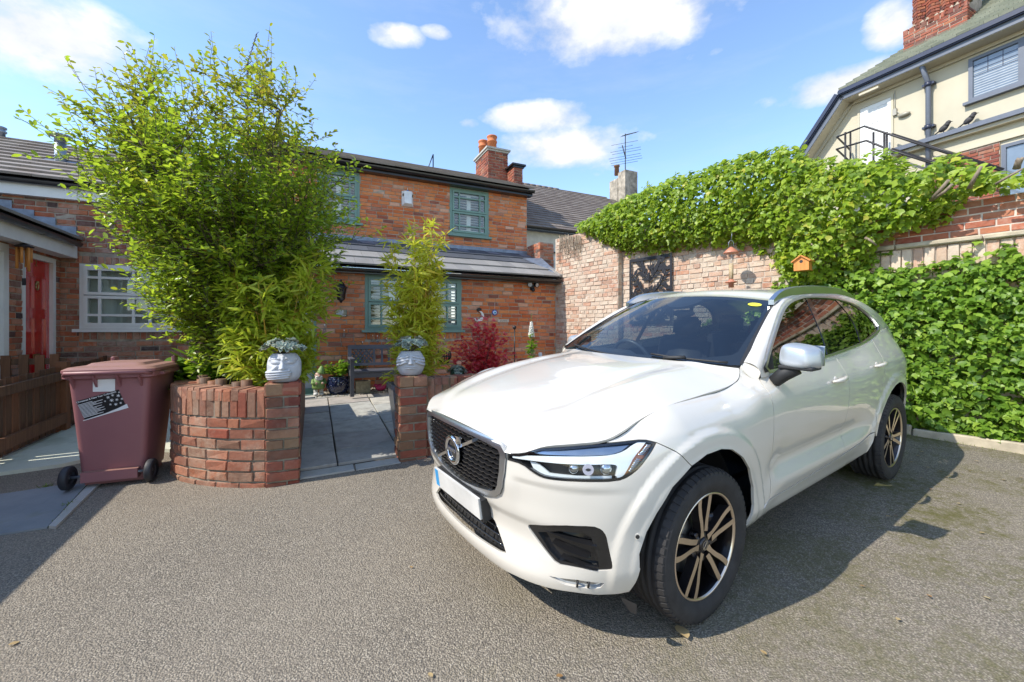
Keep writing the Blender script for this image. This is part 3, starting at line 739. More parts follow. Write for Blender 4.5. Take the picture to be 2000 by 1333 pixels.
for i, x in enumerate(xs):
    wv = .018 * math.sin(i * 1.7) + .012 * math.sin(i * .6)
    vs += [A_(x, SL + .012) + UP * 3.585, A_(x, SL + .02) + UP * 3.50, A_(x, SL + .26) + UP * (3.402 + .004 * math.sin(i)), A_(x, SL + .30 + wv) + UP * (3.368)]
mb.add(vs, [(4 * i + j, 4 * i + 4 + j, 4 * i + 5 + j, 4 * i + 1 + j) for i in range(39) for j in range(3)][::1]); bw(mb, 'lead_flashing', M_LEAD, lean)
gutter(cot, A_(CL, .17) + UP * 2.655, A_(.0, .17) + UP * 2.655, NX, .058)
mb = MB(); mb.frame_box(A_(CL, .0) + UP * 2.575, AX * -CL, NX * .17, UP * .095); bw(mb, 'eave_board', M_GUTTER, cot)
uN, uZ, rN, rZ = SL + .24, 5.11, -4.1, 6.34
uu = NX * (rN - uN) + UP * (rZ - uZ); ul = np.linalg.norm(uu); uu /= ul
rf = bpy.data.objects.new('upper_roof', None); putw(rf, cot)
E1 = A_(CL - .4, uN) + UP * uZ; Lb = -CL + .4 + .08
mb = MB(); nrm_ = np.cross(AX, uu); nrm_ = nrm_ if nrm_[2] > 0 else -nrm_
mb.frame_box(E1 - nrm_ * .03, AX * Lb, uu * ul, nrm_ * .03)
back = NX * (rN - uN) - UP * (rZ - uZ); mb.frame_box(A_(CL - .4, rN) + UP * (rZ - .03), AX * Lb, back, UP * .03); bw(mb, 'roof_deck', M_GUTTER, rf)
tiles(rf, E1, AX, uu, Lb, ul, .33, .275, M_TILE, 9, .034, 300, half=False)
for i in range(14):
    mb = MB(); p = A_(CL - .4 + Lb * i / 14, rN) + UP * (rZ + .0); mb.frame_box(p - AX * 0 - NX * -.11 - UP * .03, AX * (Lb / 14 - .008), NX * -.11 + UP * .075, UP * .02); mb.frame_box(p - NX * .11 - UP * .03, AX * (Lb / 14 - .008), NX * .11 + UP * .075, UP * .02); bw(mb, 'ridge_tile', M_TILE, rf)
gutter(cot, A_(CL - .4, SL + .20) + UP * 5.075, A_(.075, SL + .20) + UP * 5.075, NX, .058)
mb = MB(); mb.frame_box(A_(CL - .4, SL) + UP * 4.965, AX * (Lb - .02), NX * .20, UP * .14); bw(mb, 'eave_board', M_GUTTER, cot)
ch = bpy.data.objects.new('chimney', None); putw(ch, cot)
def stack(par, a0, a1, n0, n1, z0, z1, mat, course=.078, cap=.06, capcol=M_CONC, mort=M_MORTAR):
    bwm = MB(); bwm.frame_box(A_(a0 + .01, n1 - .01) + UP * z0, AX * (a1 - a0 - .02), -NX * (n1 - n0 - .02), UP * (z1 - z0)); bw(bwm, 'mortar', mort, par)
    its = lay(A_(0, n1), AX, NX, a0, a1, z0, z1, course=course, L=.225, seed=11) + lay(A_(a0), -NX, -AX, -n1, -n0, z0, z1, course=course, L=.225, seed=12) + lay(A_(a1), -NX, AX, -n1, -n0, z0, z1, course=course, L=.225, seed=13)
    place_bricks(par, its, mat, 120)
    m_ = MB(); m_.frame_box(A_(a0 - cap, n1 + cap) + UP * z1, AX * (a1 - a0 + 2 * cap), -NX * (n1 - n0 + 2 * cap), UP * .05); m_.frame_box(A_(a0 - cap * .4, n1 + cap * .4) + UP * (z1 - .05), AX * (a1 - a0 + .8 * cap), -NX * (n1 - n0 + .8 * cap), UP * .048); bw(m_, 'cap', capcol, par)
cA0, cz = fac(953, 340, -2.75); cA1, _ = fac(992, 340, -2.75); cT = fac(955, 289, -2.75)[1]
stack(ch, cA0, cA1, -3.75, -2.75, 5.45, cT - .02, M_BRICKC)
mb = MB(); mb.frame_box(A_(cA0 - .03, -2.70) + UP * 5.70, AX * (cA1 - cA0 + .06), -NX * .5, UP * .12); bw(mb, 'lead_apron', M_LEAD, ch)
for (px, n_) in ((944, -3.45), (961, -3.05)):
    pa, _ = fac(px, 275, n_); M_ = Matrix.Translation(V3(A_(pa, n_) + UP * (cT + .03)))
    mb = MB(); mb.lathe([(.135, 0), (.13, .26), (.15, .27), (.15, .30), (.13, .31), (.135, .40), (.155, .42), (.15, .45), (.05, .455)], 20, M_)
    bw(mb, 'chimney_pot', M_TERRA, ch)
cB1, _ = fac(1021, 340, -2.3); cB0 = .035; cBT = fac(1010, 323, -2.3)[1]
stack(ch, cB0, max(cB1, .2), -3.2, -2.3, 4.6, cBT - .02, M_BRICKC, cap=.07, capcol=M_GUTTER)
mb = MB(); pz0 = 2.75
px_ = [A_(.02, SL + .02) + UP * 3.75, A_(.02, -.75) + UP * 3.62, A_(.02, -.52) + UP * 3.40]
its = lay(A_(.30), -NX, -AX, .75, 1.44, 3.0, 3.78, course=.08, seed=14) + lay(A_(0, -.75), AX, NX, .0, .40, 2.8, 3.72, course=.08, seed=15)
par = bpy.data.objects.new('parapet', None); putw(par, cot)
mb.frame_box(A_(.01, -.76) + UP * 2.6, AX * .38, -NX * .68, UP * 1.10); bw(mb, 'mortar', M_MORTAR, par); place_bricks(par, lay(A_(0, -.75), AX, NX, .0, .40, 2.8, 3.70, course=.08, seed=15) + lay(A_(0), -NX, -AX, .75, 1.44, 3.3, 3.70, course=.08, seed=14), M_BRICKM, 60)
mb = MB(); mb.add([A_(-.04, .12) + UP * 2.77, A_(.03, .12) + UP * 2.80, A_(.03, -.72) + UP * 3.30, A_(-.40, -.90) + UP * 3.29, A_(-.16, -.45) + UP * 3.06], [(0, 1, 2, 3, 4)][::1]); mb.add([A_(.002, -.742) + UP * 2.95, A_(.36, -.742) + UP * 2.95, A_(.20, -.742) + UP * 3.12, A_(.002, -.742) + UP * 3.34], [(3, 2, 1, 0)]); bw(mb, 'lead_valley', M_LEAD, par)
mb = MB(); mb.frame_box(A_(-.03, .20) + UP * 2.735, AX * .10, su_ * sl_ * .6, nrm_ * .05); bw(mb, 'verge_tile', M_TILEG, lean)
sk = bpy.data.objects.new('skylight_arm', None); putw(sk, cot); q0 = A_(fac(846, 320, -4.3)[0], -4.3) + UP * 6.2; zt = fac(846, 302, -4.3)[1]
mb = MB(); q1 = q0.copy(); q1[2] = zt; mb.tube([q0, q1], .02, 6); mb.tube([q1, q0 - AX * .22 + UP * .05], .016, 6); bw(mb, 'arm', M_BLACKIRON, sk)
# the white-windowed cottage on the left
lc = thing('white_window_cottage', 'brick cottage with a white casement window and a brown tiled roof, left of the tree', 'house', WG(-7.5, PN))
LC0 = fac(118, 600, PN)[0]
lw = [fac(155, 515, PN), fac(330, 643, PN)]; LW = (lw[0][0], lw[0][0] + 1.72, lw[1][1] + .0, lw[0][1])
lwall = bpy.data.objects.new('front_wall', None); putw(lwall, lc)
ez0 = fac(100, 385, PN + .05)[1]
bw(backing(A_(0, PN), AX, NX, LC0 - 2.2, CL, 0, ez0 + .02, [LW], .25), 'mortar', M_MORTAR, lwall)
it = lay(A_(0, PN), AX, NX, LC0 - .75, CL, .3, ez0, [(LW[0], LW[1], LW[2] - .17, LW[3] + .13)], seed=21) + soldier(A_(0, PN), AX, NX, LW[0] - .05, LW[1] + .05, LW[2] - .17, LW[2] - .05, w=.085, seed=22) + soldier(A_(0, PN), AX, NX, LW[0] - .05, LW[1] + .05, LW[3] + .005, LW[3] + .125, w=.085, seed=23)
place_bricks(lwall, it, M_BRICKM, 290)
casement(lc, *LW, PN, M_WHITE, M_WINGLASS, 0, (.115, .37, .50, .61, .88), split=.52, rowf=.26, fw=.05, bar=.036)
mb = MB(); mb.frame_box(A_(LW[0], PN - .14) + UP * LW[2], AX * (LW[1] - LW[0]), NX * .02, UP * (LW[3] - LW[2])); bw(mb, 'blind', M_NET, lc)
mb = MB(); mb.frame_box(A_(LC0 - 2.2, PN) + UP * (ez0 - .02), AX * (CL - LC0 + 2.2), NX * .10, UP * .19); bw(mb, 'fascia', M_WHITE, lc)
gutter(lc, A_(LC0 - 2.2, PN + .10) + UP * (ez0 + .19), A_(CL, PN + .10) + UP * (ez0 + .19), NX, .055)
zE = ez0 + .20; nR_ = PN - 2.3; zR = fac(80, 284, nR_)[1]
lu_ = NX * (nR_ - PN - .2) + UP * (zR - zE); ll = np.linalg.norm(lu_); lu_ /= ll
lrf = bpy.data.objects.new('roof', None); putw(lrf, lc); EL = A_(LC0 - 2.2, PN + .2) + UP * zE; LL_ = CL - .5 - (LC0 - 2.2)
nl = np.cross(AX, lu_); nl = nl if nl[2] > 0 else -nl
mb = MB(); mb.frame_box(EL - nl * .03, AX * LL_, lu_ * ll, nl * .03); mb.frame_box(A_(LC0 - 2.2, nR_) + UP * (zR - .03), AX * LL_, NX * (nR_ - PN) - UP * 1.3, UP * .03); bw(mb, 'roof_deck', M_GUTTER, lrf)
tiles(lrf, EL, AX, lu_, LL_, ll, .33, .27, M_TILE, 24, .036, 200, half=False)
for i in range(12):
    mb = MB(); p = A_(LC0 - 2.2 + LL_ * i / 12, nR_) + UP * zR; mb.frame_box(p + NX * .11 - UP * .03, AX * (LL_ / 12 - .008), -NX * .11 + UP * .07, UP * .02); mb.frame_box(p - NX * .11 - UP * .03, AX * (LL_ / 12 - .008), NX * .11 + UP * .07, UP * .02); bw(mb, 'ridge_tile', M_TILE, lrf)
def roof_hit(px, py, P, nrm): return on_plane(px, py, P, nrm)
fp = roof_hit(118, 322, EL, nl); ft = fac(118, 264, float(np.dot(fp - ORG, NX)))[1]
fl_ = bpy.data.objects.new('flue', None); putw(fl_, lc); M_ = Matrix.Translation(V3(fp)); hh = ft - fp[2]
mb = MB(); mb.lathe([(.072, -.1), (.072, hh * .72)], 20, M_); mb.lathe([(.082, hh * .26), (.082, hh * .29)], 20, M_); bw(mb, 'pipe', M_GALV, fl_)
mb = MB(); mb.lathe([(.075, hh * .72), (.075, hh * .93), (.15, hh * .94), (.145, hh * .98), (.06, hh * 1.02), (.001, hh * 1.03)], 20, M_); bw(mb, 'cowl', M_GALV, fl_)
mb = MB(); mb.frame_box(fp - AX * .2 - lu_ * .12 + nl * .045, AX * .4, lu_ * .3, nl * .012); bw(mb, 'flashing', M_LEAD, fl_)
mb = MB(); p = roof_hit(4, 262, EL - lu_ * 0, nl) if False else A_(LC0 - 1.9, nR_) + UP * (zR); M_ = Matrix.Translation(V3(A_(fac(3, 270, nR_)[0], nR_) + UP * zR)); mb.lathe([(.05, 0), (.05, .12), (.07, .13), (.07, .16), (.05, .17), (.05, .19), (.07, .2), (.07, .23), (.02, .25)], 14, M_); bw(mb, 'vent', M_GALV, lc)
# the red-door cottage, side on
WA = LC0
rc = thing('red_door_cottage', 'low brick cottage wing with a red panelled door and white fascia at the far left', 'house', WG(WA, .8))
WN0, WN1 = PN, 2.05
dn0, dz0 = wing(112, 508, WA); dn1, dz1 = wing(44, 500, WA)
DRW = (max(dn0 + .0, PN + .12), dn1, .42, dz0)
rw = bpy.data.objects.new('side_wall', None); putw(rw, rc)
fz0 = wing(60, 475, WA + .2)[1] - .02
wfN, _ = wing(15, 600, WA); FRW = (wfN, wfN + 1.0, .42, dz0 + .02)
holes_ = [DRW, FRW]
bw(backing(A_(WA), NX, AX, WN0, WN1, 0, fz0 + .05, holes_, .25), 'mortar', M_MORTAR, rw)
it = lay(A_(WA), NX, AX, WN0, WN1, .3, fz0, [(h[0], h[1], h[2], h[3] + .16) for h in holes_], seed=31) + soldier(A_(WA), NX, AX, WN0 + .05, WN1, dz0 + .005, dz0 + .155, w=.08, seed=32)
place_bricks(rw, it, M_BRICKM, 280)
rd_ = bpy.data.objects.new('red_door', None); putw(rd_, rc)
def wb(mb, n0, n1, z0, z1, d0, d1): mb.frame_box(A_(WA + d0, n0) + UP * z0, NX * (n1 - n0), AX * (d1 - d0), UP * (z1 - z0))
mb = MB(); n0, n1, z0, z1 = DRW
wb(mb, n0, n0 + .07, z0, z1, -.09, .0); wb(mb, n1 - .07, n1, z0, z1, -.09, .0); wb(mb, n0 + .07, n1 - .07, z1 - .07, z1, -.09, .0); bw(mb, 'door_frame', M_WHITE, rd_)
mb = MB(); a_, b_ = n0 + .072, n1 - .072; wb(mb, a_, b_, z0, z1 - .072, -.10, -.062)
wid = b_ - a_; st = wid * .12; midst = wid * .10
pan = []
rows_ = ((.10, .34), (.44, 1.28), (1.42, 1.86))
for (s, t_) in rows_:
    pan += [(a_ + st, a_ + (wid - midst) / 2, z0 + s, z0 + t_), (a_ + (wid + midst) / 2, b_ - st, z0 + s, z0 + t_)]
zt_ = z1 - .072
xsd = [a_, a_ + st, a_ + (wid - midst) / 2, a_ + (wid + midst) / 2, b_ - st, b_]
for (p, q) in ((xsd[0], xsd[1]), (xsd[2], xsd[3]), (xsd[4], xsd[5])): wb(mb, p, q, z0, zt_, -.0625, -.045)
zr = [z0] + [v for s, t_ in rows_ for v in (z0 + s, z0 + t_)] + [zt_]
for i in range(0, len(zr), 2):
    for (p, q) in ((xsd[1], xsd[2]), (xsd[3], xsd[4])): wb(mb, p, q, zr[i], zr[i + 1], -.0625, -.0455)
bw(mb, 'door_leaf', M_DOORRED, rd_)
mb = MB(); kc = (a_ + b_) / 2; mb.frame_box(A_(WA - .044, kc - .075) + UP * 1.145, NX * .15, AX * .01, UP * .055); bw(mb, 'letter_box', M_BRASS, rd_)
kz = wing(76, 559, WA)[1]
mb = MB(); mb.sphere(A_(WA - .03, kc) + UP * (kz + .05), .022, 10, 8); mb.tube([A_(WA - .03, kc + .03 * math.cos(t)) + UP * (kz + .0 + .055 * math.sin(t)) for t in np.linspace(0, 2 * PI, 17)], .009, 6); bw(mb, 'door_knocker', M_BRASS, rd_)
text_mesh('2', .12, basis(A_(WA - .0435, kc) + UP * (wing(76, 515, WA)[1]), NX, UP, AX) if np.dot(np.cross(NX, UP), AX) > 0 else basis(A_(WA - .0435, kc) + UP * (wing(76, 515, WA)[1]), -NX, UP, AX), M_BRASS, 'house_number', rd_, .003)
wf = bpy.data.objects.new('white_door', None); putw(wf, rc)
mb = MB(); n0, n1, z0, z1 = FRW; wb(mb, n0, n0 + .10, z0, z1, -.08, .012); wb(mb, n1 - .10, n1, z0, z1, -.08, .012); wb(mb, n0 + .10, n1 - .10, z1 - .10, z1, -.08, .012); bw(mb, 'door_frame', M_WHITE, wf)
mb = MB(); wb(mb, n0 + .10, n1 - .10, z0, z1 - .10, -.08, -.04); bw(mb, 'door_leaf', M_DOORGREY, wf)
ea_ = WA + .20; fT = fz0 + .22
mb = MB(); mb.frame_box(A_(WA, PN + .02) + UP * fz0, AX * .20, NX * (WN1 - PN), UP * .20); bw(mb, 'fascia', M_WHITE, rc)
gutter(rc, A_(ea_, PN + .12) + UP * (fT), A_(ea_, WN1) + UP * (fT), AX, .055)
wu_ = -AX * .94 + UP * .40; wu_ /= np.linalg.norm(wu_)
wrf = bpy.data.objects.new('roof', None); putw(wrf, rc); EW = A_(ea_ + .05, PN + .02) + UP * (fT + .03)
nw_ = np.cross(NX, wu_); nw_ = nw_ if nw_[2] > 0 else -nw_
mb = MB(); mb.frame_box(EW - nw_ * .03, NX * (WN1 - PN), wu_ * 2.2, nw_ * .03); bw(mb, 'roof_deck', M_GUTTER, wrf)
tiles(wrf, EW, NX, wu_, WN1 - PN, 2.2, .33, .27, M_TILEG, 33, .034, 60, half=False)
for k in range(9):
    x = .02 + k * .235; zb = fT + .05 + x * .425
    mb = MB(); mb.frame_box(A_(ea_ - x - .235, PN + .004) + UP * (zb - .02), AX * .24, NX * .010, UP * (.235 + .012 * (k % 2))); bw(mb, 'flashing_step', M_LEAD, wrf)
mb = MB(); mb.frame_box(EW + nw_ * .075, NX * .16, wu_ * 2.2, nw_ * .012); bw(mb, 'flashing', M_LEAD, wrf)
wc = thing('wind_chime', 'bamboo wind chime hanging by the red door', 'wind chime', A_(WA + .17, wing(47, 490, WA + .17)[0]) + UP * wing(47, 480, WA + .17)[1])
mb = MB(); mb.lathe([(.001, .03), (.06, .005), (.09, -.01), (.088, -.02), (.001, -.012)], 14); mb.build('roof', M_DARKMETAL, wc)
mb = MB(); mb.tube([(0, 0, .03), (0, 0, .20)], .003, 5); mb.tube([(0, 0, -.02), (0, 0, -.42)], .002, 5); mb.box((0, 0, -.46), (.05, .006, .09)); mb.build('cord', M_DARKMETAL, wc)
for k in range(6):
    a_ = k * PI / 3; l = (.30, .18, .24, .15, .27, .20)[k]; x, y = .06 * math.cos(a_), .06 * math.sin(a_)
    mb = MB(); mb.tube([(x, y, -.03), (x, y, -.03 - l)], .015, 8); mb.build('chime_tube', M_ORANGEWOOD, wc)
# the house behind on the right, and its rendered chimney
nh = thing('neighbour_house', 'white rendered house with a brown tiled roof behind the cottage', 'house', WG(2.5, -2.4))
nN = -2.2; zG = fac(1060, 447, nN + .2)[1]; nRd = -5.2; zRd = fac(1100, 374, nRd)[1]
nu_ = NX * (nRd - nN - .25) + UP * (zRd - zG); nlen = np.linalg.norm(nu_); nu_ /= nlen
mb = MB(); mb.frame_box(A_(.03, nN) + UP * .5, AX * 6, -NX * 6, UP * (zG - .55)); bw(mb, 'wall', plain('white_render', (.62, .61, .55), .85), nh)
nrf = bpy.data.objects.new('roof', None); putw(nrf, nh); EN = A_(.06, nN + .25) + UP * zG
nn3 = np.cross(AX, nu_); nn3 = nn3 if nn3[2] > 0 else -nn3
mb = MB(); mb.frame_box(EN - nn3 * .04, AX * 6, nu_ * nlen, nn3 * .04); mb.frame_box(A_(.06, nRd) + UP * (zRd - .04), AX * 6, NX * -2.5 - UP * 1.4, UP * .03); bw(mb, 'roof_deck', M_GUTTER, nrf)
tiles(nrf, EN, AX, nu_, 5.4, nlen, .24, .19, M_TILEN, 41, .022, 0)
for i in range(13):
    mb = MB(); p = A_(.06 + .245 * i, nRd) + UP * (zRd - .01); mb.tube([p, p + AX * .235], .085, 10); bw(mb, 'ridge_tile', M_TILEN, nrf)
gutter(nh, A_(.06, nN + .2) + UP * zG, A_(4, nN + .2) + UP * zG, NX, .06)
mb = MB(); mb.frame_box(A_(.03, nN + .004) + UP * (zG - .62), AX * 5, NX * .05, UP * .035); bw(mb, 'band', M_DARKMETAL, nh)
rcN = -4.6; c0, zt0 = fac(1221, 345, rcN); c1, _ = fac(1245, 345, rcN); zt1 = fac(1215, 330, rcN)[1]
M_OLDREND = plain('stained_render', (.34, .295, .235), .95, var=.5, scale=5, bump=.5, bscale=25)
ch2 = bpy.data.objects.new('chimney', None); putw(ch2, nh)
mb = MB(); mb.frame_box(A_(c0, rcN) + UP * 4.5, AX * (c1 - c0), -NX * .42, UP * (zt1 - 4.5)); bw(mb, 'stack', M_OLDREND, ch2)
mb = MB(); mb.frame_box(A_(c0 - .02, rcN - .425) + UP * 4.5, AX * (c1 - c0), -NX * .50, UP * (zt1 - 4.5 - .2)); bw(mb, 'stack', M_OLDREND, ch2)
mb = MB(); mb.lathe([(.10, 0), (.09, .32), (.12, .33), (.12, .38), (.05, .39)], 12, Matrix.Translation(V3(A_(c0 + .1, rcN - .62) + UP * zt1))); bw(mb, 'chimney_pot', plain('old_pot', (.25, .13, .08), .8), ch2)
# old boundary wall on the right
WD = np.array([.613, -.790, 0.0]); WD /= np.linalg.norm(WD); WM = np.array([-WD[1] * -1, 0, 0]); WM = np.array([WD[1], -WD[0], 0.0])
def Wp(s, m, z=0.0): return ORG + WD * s + WM * m + np.array([0, 0, z])
def wall_px(px, py, m):
    P = on_plane(px, py, ORG + WM * m, WM); return float(np.dot(P - ORG, WD)), float(P[2])
bwall = thing('boundary_wall', 'tall old brick boundary wall with flaking whitewash, half hidden by ivy', 'wall', (ORG + WD * 3)[:2].tolist() + [gz(*(ORG + WD * 3)[:2])])
S1 = wall_px(1207, 560, 0.0)[0]; M2 = -.13; M3 = -.24; S3 = 4.95; SEND = 12.0
mb = MB()
backing(Wp(0, 0), WD, WM, -.02, S1, .2, 3.62, [], .34, .012, mb); backing(Wp(0, M2), WD, WM, S1, S3, .1, 3.50, [], .22, .012, mb); backing(Wp(0, M3), WD, WM, S3, SEND, 0, 2.98, [], .22, .012, mb)
bw(mb, 'mortar', M_MORTARW, bwall)
it = lay(Wp(0, 0), WD, WM, 0, S1, .3, 3.62, course=.083, seed=51, header_every=4) + lay(Wp(S1, 0), -WM, WD, 0, -M2 + .0, .3, 3.5, course=.083, L=.22, seed=52) \
   + lay(Wp(0, M2), WD, WM, S1, S3 - .4, 1.0, 3.3, course=.083, seed=53, header_every=4)
place_bricks(bwall, it, M_BRICKW, 210)
it = lay(Wp(0, M3 - .004), WD, WM, S3 - .1, 9.5, 2.585, 2.98, course=.079, seed=54)
place_bricks(bwall, it, M_BRICKW2, 90)
it = soldier(Wp(0, M3 + .012), WD, WM, S3 - .1, 9.5, 2.27, 2.52, w=.098, seed=55) + lay(Wp(0, M3 + .005), WD, WM, S3, 9.5, .4, 2.27, course=.083, seed=56)
place_bricks(bwall, it, M_BRICKW, 60)
rnd = random.Random(3); x = S3 + .15
while x < 10:
    l = rnd.uniform(.62, .9); mb = MB(); mb.bevbox((0, 0, 0), (l - .012, .16, .055), .012, None); o = bpy.data.objects.new('ledge_stone', mb.mesh('ledge_stone', M_STONE)); putw(o, bwall, basis(Wp(x + l / 2, M3 - .02, 2.552 + rnd.uniform(-.004, .004)), WD, -WM, UP) if np.dot(np.cross(WD, -WM), UP) > 0 else basis(Wp(x + l / 2, M3 - .02, 2.552), -WD, -WM, UP)); x += l
mb = MB();
rnd = random.Random(5)
x = 1.2; k = 0
while x < 10.5:
    l = rnd.uniform(.8, 1.0); p = Wp(x + l / 2, -.02 + .012 * math.sin(x), 0); p[2] = gz(p[0], p[1]) + .028
    o = MB(); o.bevbox((0, 0, 0), (l - .012, .075, .13), .012); ob = bpy.data.objects.new('kerb_stone', o.mesh('kerb_stone', M_STONE))
    if k == 0: kerb = thing('kerb', 'low buff stone kerb edging the tarmac along the ivy wall', 'kerb', (p[0], p[1], gz(p[0], p[1])))
    ex = WD if np.dot(np.cross(WD, WM), UP) > 0 else -WD
    putw(ob, kerb, basis(p, ex, WM, UP)); x += l; k += 1
# leaves by the thousand, as real geometry
def noise2(x, y, seed=0):
    x = np.asarray(x, float); y = np.asarray(y, float); v = np.zeros_like(x); rs = np.random.RandomState(seed)
    for i in range(9):
        a = rs.uniform(0, 2 * PI); f = rs.uniform(.6, 1.9); v += np.sin((x * math.cos(a) + y * math.sin(a)) * f * 2 * PI + rs.uniform(0, 6.28))
    return v / 4.0
LEAF_IVY = (np.array([(0, 0, 0), (.34, .10, .03), (.50, .42, .0), (.24, .62, .05), (0, 1, -.06), (-.24, .62, .05), (-.50, .42, 0), (-.34, .10, .03), (0, .45, -.05)]),
            [(0, 1, 2, 8), (8, 2, 3, 4), (8, 4, 5, 6), (0, 8, 6, 7)])
LEAF_OVAL = (np.array([(0, 0, 0), (.17, .22, .035), (.24, .55, .045), (.13, .86, .02), (0, 1, -.04), (-.13, .86, .02), (-.24, .55, .045), (-.17, .22, .035), (0, .5, -.02)]),
             [(0, 1, 2, 8), (8, 2, 3, 4), (8, 4, 5, 6), (0, 8, 6, 7)])
LEAF_LANCE = (np.array([(0, 0, 0), (.055, .25, .012), (.045, .62, -.01), (0, 1, -.10), (-.045, .62, -.01), (-.055, .25, .012)]), [(0, 1, 2, 5), (5, 2, 3, 4)])
LEAF_LANCE = (np.array([(0, 0, 0), (.055, .25, .012), (.045, .62, -.01), (0, 1, -.10), (-.045, .62, -.01), (-.055, .25, .012)]), [(0, 1, 5), (5, 1, 2, 4), (4, 2, 3)])
def unitv(a): return a / (np.linalg.norm(a, axis=-1, keepdims=True) + 1e-9)
def leaf_mesh(name, P, Nn, T, size, tmpl, mat, width=1.0):
    P, Nn, T = np.asarray(P, float), unitv(np.asarray(Nn, float)), np.asarray(T, float)
    T = unitv(T - Nn * np.sum(T * Nn, -1, keepdims=True)); B = np.cross(T, Nn); size = np.asarray(size, float)
    tv, tf = tmpl; n = len(P); k = len(tv)
    w = width if np.ndim(width) else np.full(n, width)
    V = P[:, None, :] + size[:, None, None] * (tv[None, :, 0:1] * w[:, None, None] * B[:, None, :] + tv[None, :, 1:2] * T[:, None, :] + tv[None, :, 2:3] * Nn[:, None, :])
    V = V.reshape(-1, 3)
    lt = np.concatenate([np.array(f) for f in tf]); tot = np.array([len(f) for f in tf])
    LI = (np.arange(n)[:, None] * k + lt[None, :]).ravel(); LT = np.tile(tot, n); LS = np.concatenate([[0], np.cumsum(LT)[:-1]])
    me = bpy.data.meshes.new(name); me.vertices.add(len(V)); me.vertices.foreach_set('co', V.ravel()); me.loops.add(len(LI)); me.loops.foreach_set('vertex_index', LI.astype(np.int32))
    me.polygons.add(len(LT)); me.polygons.foreach_set('loop_start', LS.astype(np.int32)); me.polygons.foreach_set('loop_total', LT.astype(np.int32)); me.polygons.foreach_set('use_smooth', np.ones(len(LT), bool))
    me.materials.append(mat); me.update(calc_edges=True); me.validate(); return me
def leaf_mat(name, stops, rough=.38, trans=.35, tcol=None, spec=.5):
    t = NT(name); r = t.anyrand(1.0); c = t.ramp(r, stops)
    n = t.noise(1.3, 3, .6, t.pos()); c = t.mix(t.math('MULTIPLY', n, .35), c, t.mix(.5, c, stops[-1][1]))
    t.p(color=c, rough=rough, spec=spec)
    tr = t.n('ShaderNodeBsdfTranslucent', {0: t.mix(.5, c, tcol) if tcol else c}); mx = t.n('ShaderNodeMixShader', {0: trans, 1: t.b.outputs[0], 2: tr.outputs[0]})
    t.t.links.new(mx.outputs[0], t.out.inputs[0]); return t.m
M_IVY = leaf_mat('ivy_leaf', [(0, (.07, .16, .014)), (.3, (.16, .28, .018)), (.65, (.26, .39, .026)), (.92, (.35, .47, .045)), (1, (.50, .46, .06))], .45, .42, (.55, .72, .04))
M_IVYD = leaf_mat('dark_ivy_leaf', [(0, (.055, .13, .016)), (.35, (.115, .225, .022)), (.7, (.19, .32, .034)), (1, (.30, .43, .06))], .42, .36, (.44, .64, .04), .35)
M_BARK = wood_mat('bark', (.05, .038, .025), (.13, .10, .07), .9)
M_DEADWOOD = wood_mat('bare_ivy_stem', (.16, .12, .085), (.30, .245, .18), .9)
